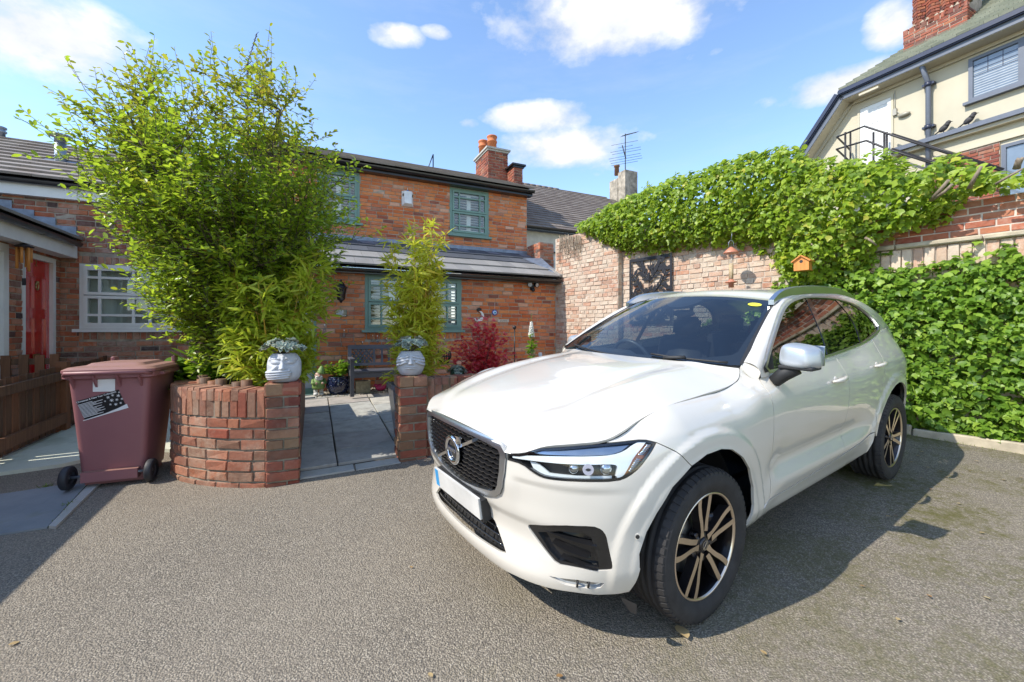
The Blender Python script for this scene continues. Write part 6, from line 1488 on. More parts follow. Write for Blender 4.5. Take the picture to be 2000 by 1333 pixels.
FOG = roundc([(.546, .527), (.56, .545), (.728, .588), (.868, .598), (.905, .584), (.925, .556), (.938, .494), (.952, .424), (.945, .404), (.877, .400), (.775, .406), (.71, .404), (.644, .448), (.592, .486)], .2, 1)
LIN = full([(0, .476), (.12, .480), (.285, .478), (.300, .470), (.408, .368), (.36, .360), (.188, .352), (0, .348)])
FGL = [(.673, .347), (.80, .350), (.918, .337), (.905, .318), (.879, .312), (.802, .318), (.746, .324), (.714, .334)]
bumper = panel('front_bumper', [outer, FOG, mir(FOG), LIN, FGL, mir(FGL)], carS, M_PAINT, car, sp=.014, gap=.002)
panel('intake_grille', [shrink(LIN, -.01)], carS, M_BLACKM, car, sp=.05, off=-.045, fl=0)
mb = MB()
for wz in (.375, .405, .436, .462):
    hw = np.interp(wz, [.36, .478], [.39, .285])
    q = carS(np.linspace(-hw, hw, 17), np.full(17, wz)) - np.array([.02, 0, 0]); mb.tube(q, .006, 6)
for s_ in np.linspace(-.28, .28, 8):
    q = carS(np.array([s_, s_]), np.array([.36, .47])) - np.array([.024, 0, 0]); mb.tube(q, .005, 5)
mb.build('grille_bars', M_BLACKG, car)
mb = MB(); mb.sphere((.80, .17, .425), .022, 10, 8, sc=(1, 1.1, .8)); mb.build('parking_camera', M_BLACKG, car)
for sg in (1, -1):
    f = (lambda l: l) if sg > 0 else mir
    panel('side_intake', [f(shrink(FOG, -.004))], carS, M_BLACKG, car, sp=.03, off=-.028, fl=0)
    ring = panel('intake_trim', [f(FOG), f([(.60, .515), (.72, .552), (.83, .560), (.862, .545), (.888, .47), (.898, .412), (.78, .418), (.715, .418), (.66, .452)])], carS, M_BLACKG, car, sp=.03, off=-.006, fl=.03)
    for w0, sa, sb in ((.528, .62, .885), (.472, .675, .85), (.420, .72, .89)):
        mb = MB(); sA = np.linspace(sa, sb, 9); wA = np.linspace(w0 + .012, w0 - .020, 9)
        lo = carS(sg * sA, wA - .008); hi = carS(sg * sA, wA + .010); nn = (lo + hi) / 2 - CEN; nn[:, 2] = 0; nn /= np.linalg.norm(nn, axis=1)[:, None]
        pr_ = (lo + hi) / 2 + nn * (.004 - .012 * np.linspace(1, 0, 9) ** 2)[:, None]
        lo = lo - nn * .03; hi = hi - nn * .03
        vs = [tuple(p) for p in np.vstack([lo, pr_, hi])]; fs = []
        for i in range(8):
            a_ = [(i, i + 1, 10 + i, 9 + i), (9 + i, 10 + i, 19 + i, 18 + i)]; fs += a_ if sg < 0 else [t_[::-1] for t_ in a_]
        mb.add(vs, fs); mb.build('intake_blade', M_BLACKG, car)
    panel('fog_lamp', [f(shrink(FGL, -.003))], carS, M_LAMPREF, car, sp=.03, off=-.012, fl=0)
    mb = MB()
    for s_ in (.80, .85):
        q = carS(np.array([sg * s_, sg * (s_ + .004)]), np.array([.317, .347])); mb.tube(q, .005, 5)
    mb.build('fog_lamp_rib', M_BLACKM, car)
    mb = MB(); q = carS(np.array([sg * 1.061]), np.array([.548]))[0]; d = q - CEN; d[2] = 0; d[0] *= .3; d /= np.linalg.norm(d)
    mb.tube([q - d * .004, q + d * .003], .014, 14); mb.tube([q + d * .003, q + d * .0045], .009, 14, 1); mb.build('parking_sensor', [M_PAINT, M_BLACKM], car)
panel('grille_surround', [full(GR), full(GRI)], carS, M_SILV, car, sp=.024, off=.010, fl=.030)
panel('grille_backing', [shrink(full(GRI), -.004)], carS, M_BLACKM, car, sp=.05, off=-.030, fl=0)
mb = MB()
rows = 11
for k in range(rows):
    wz = .868 - k * (.868 - .628) / (rows - 1)
    hi_ = np.interp(wz, [.610, .626, .642, .651, .668, .70, .766, .852, .868], [.06, .2, .288, .335, .372, .393, .410, .417, .40]) - .004
    n = max(8, int(2 * hi_ / .0165)); sA = np.linspace(-hi_, hi_, n)
    wob = np.array([(.0035 if (i + k) % 3 == 0 else -.002) for i in range(n)])
    c0 = carS(sA, np.full(n, wz) + wob); o_ = np.array([.004, 0, 0])
    tp = c0 + np.array([-.026, 0, .012]); bt = c0 + np.array([-.026, 0, -.010])
    vs = [tuple(p) for p in np.vstack([tp, c0 + o_ * 0 + np.array([-.002, 0, .003]), c0 + np.array([-.002, 0, -.003]), bt])]; fs = []
    for r_ in range(3):
        for i in range(n - 1): fs.append((r_ * n + i, (r_ + 1) * n + i, (r_ + 1) * n + i + 1, r_ * n + i + 1))
    mb.add(vs, [f_[::-1] for f_ in fs])
mb.build('grille_slats', M_BLACKG, car)
bar = np.array([carS(np.array([s_]), np.array([w_]))[0] + np.array([.006, 0, 0]) for s_, w_ in zip(np.linspace(-.29, .235, 12), np.linspace(.640, .880, 12))])
mb = MB(); up_ = np.array([0, -.42, .9]) * .013
vs = []; fs = []
for p in bar: vs += [p - up_ + np.array([-.02, 0, 0]), p - up_ * .6, p + up_ * .6, p + up_ + np.array([-.02, 0, 0])]
for i in range(len(bar) - 1):
    for r_ in range(3): fs.append((i * 4 + r_, i * 4 + 4 + r_, i * 4 + 5 + r_, i * 4 + 1 + r_))
mb.add(vs, fs); mb.build('grille_bar', M_CHROME, car)
EMB = np.array([.886, -.012, .762])
Me = basis(EMB, (0, 1, 0), (0.06, 0, 1), (1, 0, -.06))
emb = bpy.data.objects.new('grille_badge', None); emb.empty_display_size = .05; link(emb, car)
mb = MB(); prof = []
n = 40; m = 10; vs = []; fs = []
for i in range(n):
    a_ = 2 * PI * i / n
    for j in range(m):
        b_ = 2 * PI * j / m; rr = .068 + .014 * math.cos(b_); vs.append(Me @ Vector((rr * math.cos(a_), rr * math.sin(a_), .010 * math.sin(b_))))
for i in range(n):
    for j in range(m): fs.append((i * m + j, ((i + 1) % n) * m + j, ((i + 1) % n) * m + (j + 1) % m, i * m + (j + 1) % m))
mb.add(vs, fs, 0, True)
mb.prism([(.046, .060), (.062, .046), (.084, .068), (.090, .048), (.094, .096), (.046, .092), (.068, .084)], Me @ Matrix.Translation((0, 0, -.008)), .014)
mb.build('badge_ring', M_CHROME, emb)
mb = MB(); mb.tube([Me @ Vector((0, 0, -.012)), Me @ Vector((0, 0, -.004))], .056, 28); mb.build('badge_backing', M_BLACKG, emb)
mb = MB(); mb.box(Me @ Vector((0, 0, -.001)), (.010, .122, .026), Me.to_3x3() @ Matrix(((0, 1, 0), (0, 0, 1), (1, 0, 0))));
pl = mb.build('badge_plate', plain('badge_blue', (.008, .012, .035), .2, coat=.8), emb)
text_mesh('VOLVO', .025, Me @ Matrix.Translation((0, 0, .0055)), M_CHROME, 'badge_lettering', emb, .0008, bold=.0006)
Mp = basis((.872, 0, .535), (0, 1, 0), (.12, 0, .993), (.993, 0, -.12))
np_ = bpy.data.objects.new('number_plate', None); np_.empty_display_size = .05; link(np_, car)
mb = MB(); mb.prism([(-.26, -.055), (.26, -.055), (.26, .055), (-.26, .055)], Mp @ Matrix.Translation((0, 0, -.004)), .012); mb.build('plate', M_PLATE, np_)
mb = MB(); mb.prism([(-.255, -.05), (-.213, -.05), (-.213, .05), (-.255, .05)], Mp @ Matrix.Translation((0, 0, .008)), .001); mb.build('blue_band', M_BLUE, np_)
mb = MB(); mb.prism([(-.27, -.07), (.27, -.07), (.27, .045), (-.27, .045)], Mp @ Matrix.Translation((0, 0, -.05)), .046); mb.build('plate_holder', M_BLACKM, np_)
for sg in (1, -1):
    f = (lambda l: l) if sg > 0 else mir
    hl = bpy.data.objects.new('headlight', None); hl.empty_display_size = .05; link(hl, car)
    panel('lamp_housing', [f(shrink(HL, -.003))], carS, M_BLACKM, hl, sp=.03, off=-.040, fl=0)
    panel('lamp_surround', [f(HL), f(shrink(HL, .010))], carS, M_BLACKG, hl, sp=.03, off=-.004, fl=.036)
    dr = openc([(.485, .858), (.608, .878), (.757, .892), (.87, .896), (.966, .900), (1.029, .914), (1.079, .940), (1.115, .951), (1.150, .946), (1.133, .934), (1.070, .884), (1.036, .838), (1.006, .803), (.972, .800), (.985, .832), (.984, .852), (.952, .858), (.832, .858), (.723, .858), (.608, .856), (.485, .848)], 1)
    panel('daytime_light', [f(dr)], carS, M_DRL, hl, sp=.02, off=-.006, fl=.02)
    panel('upper_reflector', [f([(.60, .886), (.757, .897), (.87, .901), (.966, .905), (1.02, .918), (1.065, .944), (.94, .944), (.80, .933), (.66, .916)])], carS, plain('lamp_blue_reflection', (.24, .31, .42), .18, .6), hl, sp=.03, off=-.014, fl=.006)  # pale blue reflection seen in the lamp is put into the base colour
    am = [(1.137, .937), (1.178, .931), (1.133, .884), (1.07, .830), (1.012, .803), (1.042, .838), (1.074, .884)]
    panel('amber_marker', [f(am)], carS, M_AMBER, hl, sp=.02, off=-.016, fl=.010)
    for (a0, b0, a1, b1) in ((1.148, .926, 1.098, .888), (1.082, .868, 1.040, .822)):
        mb = MB()
        for k in range(7):
            t_ = k / 6; s_ = a0 + (a1 - a0) * t_; w_ = b0 + (b1 - b0) * t_
            q = carS(np.array([sg * (s_ - .012), sg * (s_ + .016)]), np.array([w_, w_ - .003])); nn = (q[0] - CEN); nn[2] = 0; nn /= np.linalg.norm(nn); mb.tube(q - nn * .013, .0028, 5)
        mb.build('marker_ribs', M_LAMPREF, hl)
    panel('lower_sill', [f([(.60, .806), (.66, .797), (.83, .798), (.96, .800), (.96, .808), (.83, .808), (.675, .808), (.625, .838), (.60, .846), (.575, .846)])], carS, M_DRL, hl, sp=.02, off=-.02, fl=.01)
    for sc_, rr in ((.78, .026), (.925, .030)):
        q = carS(np.array([sg * sc_]), np.array([.832]))[0]; d = q - np.array([-.3, 0, q[2]]); d /= np.linalg.norm(d)
        mb = MB(); mb.sphere(q - d * .035, rr, 14, 10); mb.build('projector', M_LAMPREF, hl)
    if sg > 0:
        q = carS(np.array([.85]), np.array([.838]))[0]; q2 = carS(np.array([.86]), np.array([.838]))[0]; q3 = carS(np.array([.85]), np.array([.85]))[0]
        ex = (q2 - q) / np.linalg.norm(q2 - q); ey = (q3 - q) / np.linalg.norm(q3 - q); ez = np.cross(ex, ey); ey = np.cross(ez, ex)
        Mq = basis(q + ez * .004, ex, ey, ez); mb = MB()
        mb.tube([Mq @ Vector((0, 0, -.004)), Mq @ Vector((0, 0, 0))], .0235, 32)
        mb.build('lens_disc', plain('grey_mesh_disc', (.36, .36, .42), .5, var=.3, scale=400), hl)
        mb = MB(); mb.prism([(-.013, 0), (-.007, .0045), (0, .006), (.007, .0045), (.013, 0), (.007, -.0045), (0, -.006), (-.007, -.0045)], Mq, .0012); mb.build('disc_eye', M_BLACKM, hl)
    panel('lens', [f(shrink(HL, .004))], carS, M_LENS, hl, sp=.03, off=.0, fl=0)
hood = panel('bonnet', [[(-1, 0), (1, 0), (1, 1), (-1, 1)]], carH, M_PAINT, car, sp=.028, sc=(.79, 1.29), gap=.002, off=.002)
hood.data.transform(Matrix.Identity(4))
he_idx = [i for i in range(0, len(_he), 12) if _he[i][0] < .535]
he_sw = [w_near(_he[i]) for i in he_idx] + [w_near((-.60, .765, 1.163))]
for sg in (1, -1):
    f = (lambda l: l) if sg > 0 else mir
    wingp = HLT[-1:] + [p for p in HLT[::-1] if p[0] > .94] + he_sw + SU(DF[0:]) + SU([(-.60, .40), (-.50, .345)]) + arch_s[::-1][:-5] + SEAM[::-1][:-1]
    wingp = [p for i, p in enumerate(wingp) if i == 0 or np.hypot(p[0] - wingp[i - 1][0], p[1] - wingp[i - 1][1]) > .003]
    panel('wing', [f(wingp)], carS, M_PAINT, car, sp=.016, gap=.0025)
    fd = SU(DF) + SU([(-.98, .424), (-1.4, .444)]) + SU(BS[::-1]) + SU([(-1.474, 1.148), (-.98, 1.131)])
    door = panel('front_door', [f(fd)], carS, M_PAINT, car, sp=.026, gap=.0025)
    rd = SU(BS) + SU([(-2.1, .490)]) + SU(RS[::-1]) + SU([(-2.326, 1.192), (-2.0, 1.175)])
    rdoor = panel('rear_door', [f(rd)], carS, M_PAINT, car, sp=.026, gap=.0025)
    sl = SU([(-.388, .345), (-.50, .350), (-.60, .402), (-.645, .418), (-.98, .419), (-1.4, .440), (-1.722, .457), (-2.1, .485), (-2.345, .51), (-2.30, .40), (-2.29, .352), (-1.877, .318), (-1.258, .304), (-.766, .292), (-.45, .292)])
    panel('sill', [f(sl)], carS, M_PAINT, car, sp=.03, gap=.002)
    se = PS[-1] - .62
    qr = SU(RS) + SU(ARCHR[1:]) + SU([(-3.36, .52)]) + [(s_of_u(-3.50), .72), (s_of_u(-3.60), .80), (s_of_u(-3.62), 1.28)] + SU([(-3.35, 1.30), (-3.07, 1.298), (-2.604, 1.232)])
    panel('rear_quarter', [f(qr)], carS, M_PAINT, car, sp=.03, gap=.002)
    tl = [(s_of_u(-3.60), .80), (s_of_u(-3.66) + .12, .80), (s_of_u(-3.66) + .12, 1.26), (s_of_u(-3.62), 1.28)]
    panel('tail_light', [f(tl)], carS, M_REDLENS, car, sp=.05, off=.004, fl=.02)
    for u0, z0, rr in ((-1.585, 1.012, 0), (-2.405, 1.045, 0)):
        dn = door if u0 > -2 else rdoor
        mb = MB(); P = []
        us = np.linspace(u0 + .115, u0 - .115, 15)
        for k, uu in enumerate(us):
            t_ = k / 14; q = carS(np.array([sg * s_of_u(uu)]), np.array([z0 + .012 * t_]))[0]; lift = .012 + .026 * math.sin(PI * min(1, max(0, t_))) ** .5
            P.append(q + np.array([0, sg * lift, 0]))
        mb.tube(P, [.006 + .010 * math.sin(PI * k / 14) ** .5 for k in range(15)], 10)
        mb.build('door_handle', M_PAINT, dn)
        mb = MB(); q = carS(np.array([sg * s_of_u(u0 + .02)]), np.array([z0]))[0]; mb.sphere(q + np.array([0, sg * -.012, -.004]), .045, 16, 10, sc=(1.2, .36, .62)); mb.build('handle_recess', M_PAINT, dn)
rb = [(s_of_u(-3.335), .36)] + SU([(-3.36, .52)]) + [(s_of_u(-3.50), .72), (s_of_u(-3.60), .79)]
rb = rb + [(2 * PS[-1] - p[0], p[1]) for p in rb[::-1]]
def carS2(s, w):
    s = np.asarray(s, float); m = s > PS[-1]; P = carS(np.where(m, 2 * PS[-1] - s, s), w); P[..., 1] *= np.where(m, -1, 1); return P
panel('rear_bumper', [[(p[0], p[1]) for p in rb] + [(2 * PS[-1] - s_of_u(-3.335), .30), (s_of_u(-3.335), .30)]], carS2, M_PAINT, car, sp=.05)
tg = [(s_of_u(-3.66) + .125, .80), (2 * PS[-1] - s_of_u(-3.66) - .125, .80), (2 * PS[-1] - s_of_u(-3.66) - .125, 1.12), (s_of_u(-3.66) + .125, 1.12)]
panel('tailgate', [tg], carS2, M_PAINT, car, sp=.05)
WF = [(-.700, 1.142), (-.876, 1.276), (-1.082, 1.396), (-1.254, 1.482), (-1.436, 1.542), (-1.624, 1.570), (-1.765, 1.578), (-1.722, 1.470), (-1.698, 1.380), (-1.675, 1.282), (-1.642, 1.180), (-1.492, 1.172), (-.998, 1.148)]
WR = [(-1.845, 1.580), (-2.094, 1.580), (-2.325, 1.566), (-2.390, 1.46), (-2.405, 1.38), (-2.386, 1.302), (-2.338, 1.216), (-2.024, 1.194), (-1.778, 1.180), (-1.690, 1.178), (-1.712, 1.252), (-1.742, 1.368), (-1.790, 1.458)]
WQ = [(-2.385, 1.560), (-2.566, 1.536), (-2.688, 1.504), (-2.810, 1.448), (-2.886, 1.392), (-2.946, 1.312), (-2.656, 1.266), (-2.390, 1.222), (-2.432, 1.306), (-2.450, 1.384), (-2.438, 1.48)]
TO = [(-.666, 1.132), (-.848, 1.272), (-1.056, 1.394), (-1.256, 1.497), (-1.424, 1.553), (-1.654, 1.589), (-1.852, 1.598), (-2.176, 1.595), (-2.44, 1.578), (-2.694, 1.533), (-2.87, 1.466), (-2.975, 1.38), (-3.060, 1.302), (-2.604, 1.234), (-2.326, 1.200), (-1.764, 1.164), (-1.474, 1.152), (-.978, 1.133)]
TO = roundc(TO, .25, 1)
TI = shrink(TO, .015)
EG = openc([(-.648, 1.140), (-.830, 1.287), (-1.040, 1.411), (-1.240, 1.514), (-1.420, 1.570), (-1.650, 1.605), (-1.850, 1.613), (-2.180, 1.610), (-2.445, 1.593), (-2.71, 1.548), (-2.92, 1.485), (-3.10, 1.415), (-3.45, 1.36)], 1)
for sg in (1, -1):
    gs = carG_side(sg)
    gh = bpy.data.objects.new('side_windows', None); gh.empty_display_size = .05; link(gh, car)
    panel('window_surround', [TI, WF, WR, WQ], gs, M_BLACKG, gh, sp=.04, off=-.004, fl=.01)
    for wl in (WF, WR, WQ): panel('side_window', [shrink(roundc(wl, .2, 1), -.006)], gs, M_CARGLASS, gh, sp=.06, off=-.008, fl=0)
    panel('window_trim', [TO, TI], gs, M_SILV, gh, sp=.03, off=.005, fl=.012)
    band = EG + [(-3.62, 1.30), (-3.60, 1.10), (-3.3, 1.25), (-3.05, 1.25), (-2.6, 1.20), (-1.76, 1.15), (-.978, 1.115), (-.64, 1.115)]
    panel('pillar_frame', [band, shrink(TO, .004)], gs, M_PAINT, gh, sp=.035, off=-.001, fl=0)
    e1 = gs(np.array([p[0] for p in EG]), np.array([p[1] for p in EG]))
    n = 60; L1 = np.concatenate([[0], np.cumsum(np.linalg.norm(np.diff(e1, axis=0), axis=1))]); L1 /= L1[-1]
    qs = np.linspace(0, 1, 30); w_e = carW(np.ones(30), qs)
    ru = np.linspace(-1.37, -3.5, 50); r_e = np.stack([ru, np.interp(-ru, -np.array(ROOFU), ROOFV), pchip(-np.array(ROOFU), ROOFE, -ru)], -1)
    e2 = np.vstack([w_e, r_e]) * np.array([1, sg, 1])
    u1 = e1[:, 0]; t1 = np.linspace(0, 1, 90);
    A1 = np.stack([np.interp(t1, L1, e1[:, k]) for k in range(3)], -1)
    L2 = np.concatenate([[0], np.cumsum(np.linalg.norm(np.diff(e2, axis=0), axis=1))])
    ut = np.clip(A1[:, 0] + .02 * (1 - t1), e2[-1, 0], e2[0, 0])
    A2 = np.stack([np.interp(-ut, -e2[:, 0], e2[:, k]) for k in range(3)], -1)
    rows_ = []
    for t_ in np.linspace(0, 1, 7):
        mid = A1 * (1 - t_) + A2 * t_
        out = np.stack([0 * mid[:, 0], sg * np.full(len(mid), .7), np.full(len(mid), .7)], -1); dlen = np.linalg.norm(A2 - A1, axis=1)[:, None]
        rows_.append(mid + out * dlen * .20 * 4 * t_ * (1 - t_))
    V_ = np.vstack(rows_); nn_ = len(A1); fs = []
    for r_ in range(6):
        for i in range(nn_ - 1):
            q = (r_ * nn_ + i, r_ * nn_ + i + 1, (r_ + 1) * nn_ + i + 1, (r_ + 1) * nn_ + i); fs.append(q if sg < 0 else q[::-1])
    mb = MB(); mb.add(V_, fs, 0, True); mb.build('roof_side', M_PAINT, car)
    pf = [carH(np.array([sg * 1.0]), np.array([1.0]))[0]] + [carW(np.array([sg * 1.0]), np.array([q_]))[0] for q_ in (0.0, .02, .05, .09)] + [gs(np.array([u_]), np.array([z_]))[0] for u_, z_ in ((-.70, 1.185), (-.672, 1.16), (-.648, 1.138))] + [carS(np.array([sg * s_of_u(u_)]), np.array([w_]))[0] for u_, w_ in ((-.662, 1.128), (-.63, 1.135))]
    cpf = sum(pf) / len(pf) + np.array([0, sg * .012, .008]); mb = MB(); nq = len(pf); mb.add([cpf] + pf, [((0, i + 1, (i + 1) % nq + 1) if sg < 0 else (0, (i + 1) % nq + 1, i + 1)) for i in range(nq)], 0, True); mb.build('pillar_foot', M_PAINT, gh)
    ur = np.linspace(-1.262, -2.93, 40); base = np.stack([ur, np.interp(-ur, [1.262, 1.36, 1.6, 2.0, 2.4, 2.93], [.632, .628, .626, .622, .612, .592]), pchip([1.26, 1.36, 1.6, 2.0, 2.4, 2.93], [1.560, 1.596, 1.630, 1.648, 1.640, 1.588], -ur)], -1)
    lift = .032 * np.minimum(1, np.sin(np.linspace(.06, PI - .06, 40)) * 3)
    mb = MB(); vs = []; fs = []
    for b_, l_ in zip(base, lift):
        for (dv, dz) in ((.018, -.03), (.018, l_ * .8), (.006, l_), (-.014, l_), (-.018, l_ * .7), (-.018, -.03)): vs.append((b_[0], sg * (b_[1] + dv), b_[2] + dz))
    for i in range(39):
        for j in range(6):
            q = (i * 6 + j, i * 6 + (j + 1) % 6, (i + 1) * 6 + (j + 1) % 6, (i + 1) * 6 + j); fs.append(q if sg > 0 else q[::-1])
    fs += [tuple(range(6)), tuple(range(39 * 6, 39 * 6 + 6))[::-1]]
    mb.add(vs, fs); rl = mb.build('roof_rail', M_SILV, car)
nu, nv = 44, 25; ru = np.concatenate([np.linspace(0, 1, nu)]); vs = []; fs = []
def roofpt(t, p):
    u_e = -1.350 + t * (-3.55 + 1.350); e = pchip(-np.array(ROOFU), ROOFE, np.array([-u_e]))[0]; v = np.interp(-u_e, -np.array(ROOFU), ROOFV); c = np.interp(-u_e, -np.array(ROOFU), ROOFC)
    w0 = carW(np.array([p]), np.array([1.0]))[0]; k = float(sstep(0, .10, t))
    u = w0[0] + t * (-3.55 - w0[0]) ; z = e + c * (1 - abs(p) ** 2.2)
    return np.array([u, p * (v * k + abs(w0[1] / p if abs(p) > 1e-6 else .622) * (1 - k)), z * k + w0[2] * (1 - k)])
for i in range(nu):
    for j in range(nv): vs.append(roofpt(i / (nu - 1), -1 + 2 * j / (nv - 1)))
for i in range(nu - 1):
    for j in range(nv - 1): fs.append((i * nv + j, (i + 1) * nv + j, (i + 1) * nv + j + 1, i * nv + j + 1)[::-1])
mb = MB(); mb.add(vs, fs, 0, True); mb.build('roof', M_PAINT, car)
panel('windscreen', [[(-1, 0), (1, 0), (1, 1), (-1, 1)]], carW, M_SCREEN, car, sp=.05, sc=(.72, .85), off=.0, fl=0)
fr_out = [(-1, 0), (1, 0), (1, 1), (-1, 1)]
fr_in = roundc([(-.93, .075), (.93, .075), (.955, .5), (.945, .955), (-.945, .955), (-.955, .5)], .12, 2)
panel('windscreen_border', [fr_out, fr_in], carW, M_BLACKM, car, sp=.05, sc=(.72, .85), off=-.005, fl=0)
panel('sensor_cover', [roundc([(-.26, .985), (.26, .985), (.20, .86), (.09, .80), (-.09, .80), (-.20, .86)], .25, 2)], carW, M_BLACKM, car, sp=.05, sc=(.72, .85), off=-.008, fl=.02)
panel('screen_seal', [[(.985, 0.02), (1.004, 0.0), (1.035, .5), (1.03, 1.0), (.985, 1.0)]], carW, M_BLACKM, car, sp=.05, sc=(.72, .85), off=.003, fl=.02)
panel('screen_seal', [[(-.985, 0.02), (-1.004, 0), (-1.035, .5), (-1.03, 1.0), (-.985, 1.0)]], carW, M_BLACKM, car, sp=.05, sc=(.72, .85), off=.003, fl=.02)
panel('yellow_sticker', [[(.84 + .065 * math.cos(2 * PI * k / 24), .885 + .032 * math.sin(2 * PI * k / 24)) for k in range(24)]], carW, M_YEL, car, sp=.02, sc=(.72, .85), off=.003, fl=0)
mb = MB(); mb.tube(list(carW(np.linspace(.92, .30, 10), np.linspace(.015, .075, 10)) + np.array([.012, 0, .008])), .007, 6); mb.tube(list(carW(np.linspace(.45, .62, 4), np.linspace(.03, .045, 4)) + np.array([.02, 0, .016])), .012, 6); mb.build('wiper', M_BLACKM, car)
mb = MB(); mb.tube(list(carW(np.linspace(-.05, -.80, 10), np.linspace(.02, .065, 10)) + np.array([.012, 0, .008])), .007, 6); mb.build('wiper', M_BLACKM, car)
cs = []
for p in np.linspace(-1, 1, 21):
    a_ = carH(np.array([p]), np.array([1.0]))[0]; b_ = carW(np.array([p]), np.array([0.02]))[0]; cs.append((a_ + np.array([.01, 0, -.012]), b_ + np.array([0, 0, -.012])))
mb = MB(); mb.add([q for c_ in cs for q in c_], [(2 * i, 2 * i + 1, 2 * i + 3, 2 * i + 2) for i in range(20)]); mb.build('scuttle', M_BLACKM, car)
rs_v = []
for t_ in np.linspace(0, 1, 6):
    for p in np.linspace(-1, 1, 11):
        a_ = roofpt(1.0, p); b_ = carS2(np.array([PS[-1] + (-p) * .72]), np.array([1.12]))[0]; q = a_ * (1 - t_) + b_ * t_; q[0] -= .04 * math.sin(PI * t_); rs_v.append(q)
mb = MB(); mb.add(rs_v, [(i * 11 + j, i * 11 + j + 1, (i + 1) * 11 + j + 1, (i + 1) * 11 + j) for i in range(5) for j in range(10)], 0, True); mb.build('rear_screen', M_BLACKG, car)
for sg in (1, -1):
    mr = bpy.data.objects.new('door_mirror', None); mr.empty_display_size = .05; link(mr, car)
    c = np.array([-.765, 1.008, 1.245]) if sg > 0 else np.array([-.90, -.915, 1.20])
    bm = bmesh.new(); bmesh.ops.create_cube(bm, size=1)
    for v in bm.verts: v.co = Vector((v.co.x * (.155 if v.co.z < 0 else .14), v.co.y * (.222 if v.co.z < 0 else .19), v.co.z * .158))
    for v in bm.verts:
        if v.co.x > 0: v.co.y *= .80; v.co.z *= .84
        if v.co.y * sg > 0 and v.co.z > 0: v.co.z -= .018
    bmesh.ops.subdivide_edges(bm, edges=bm.edges[:], cuts=1, use_grid_fill=True)
    me = bpy.data.meshes.new('mirror_shell'); bm.to_mesh(me); bm.free(); me.materials.append(M_MIRROR); me.polygons.foreach_set('use_smooth', [True] * len(me.polygons))
    o = bpy.data.objects.new('mirror_shell', me); o.location = tuple(c); o.rotation_euler = (0, 0, R(-10 if sg > 0 else 68)); link(o, mr)
    md = o.modifiers.new('sub', 'SUBSURF'); md.levels = 3; md.render_levels = 3
    mb = MB(); mb.bevbox(c + np.array([0, 0, -.066]), ((.12, .175, .02) if sg > 0 else (.2, .12, .02)), .006); o2 = mb.build('mirror_base', M_BLACKM, mr)
    mb = MB(); mb.tube([c + np.array([.0, -sg * .02, -.065]), c + np.array([.015, -sg * .075, -.115]), c + np.array([.02, -sg * .12, -.16])], [.048, .040, .036], 10); mb.build('mirror_arm', M_BLACKM, mr)
    mb = MB(); mb.box(c + np.array([-.074, 0, 0]), (.006, .19, .11)); mb.build('mirror_glass', M_CHROME, mr)
    mb = MB(); g_ = carG_side(sg); tri = g_(np.array([-.69, -.69, -.86, -.80]), np.array([1.138, 1.165, 1.262, 1.144])) + np.array([0, sg * .004, 0])
    mb.add(tri, [(0, 1, 2, 3), (3, 2, 1, 0)]); mb.build('mirror_patch', M_BLACKM, mr)
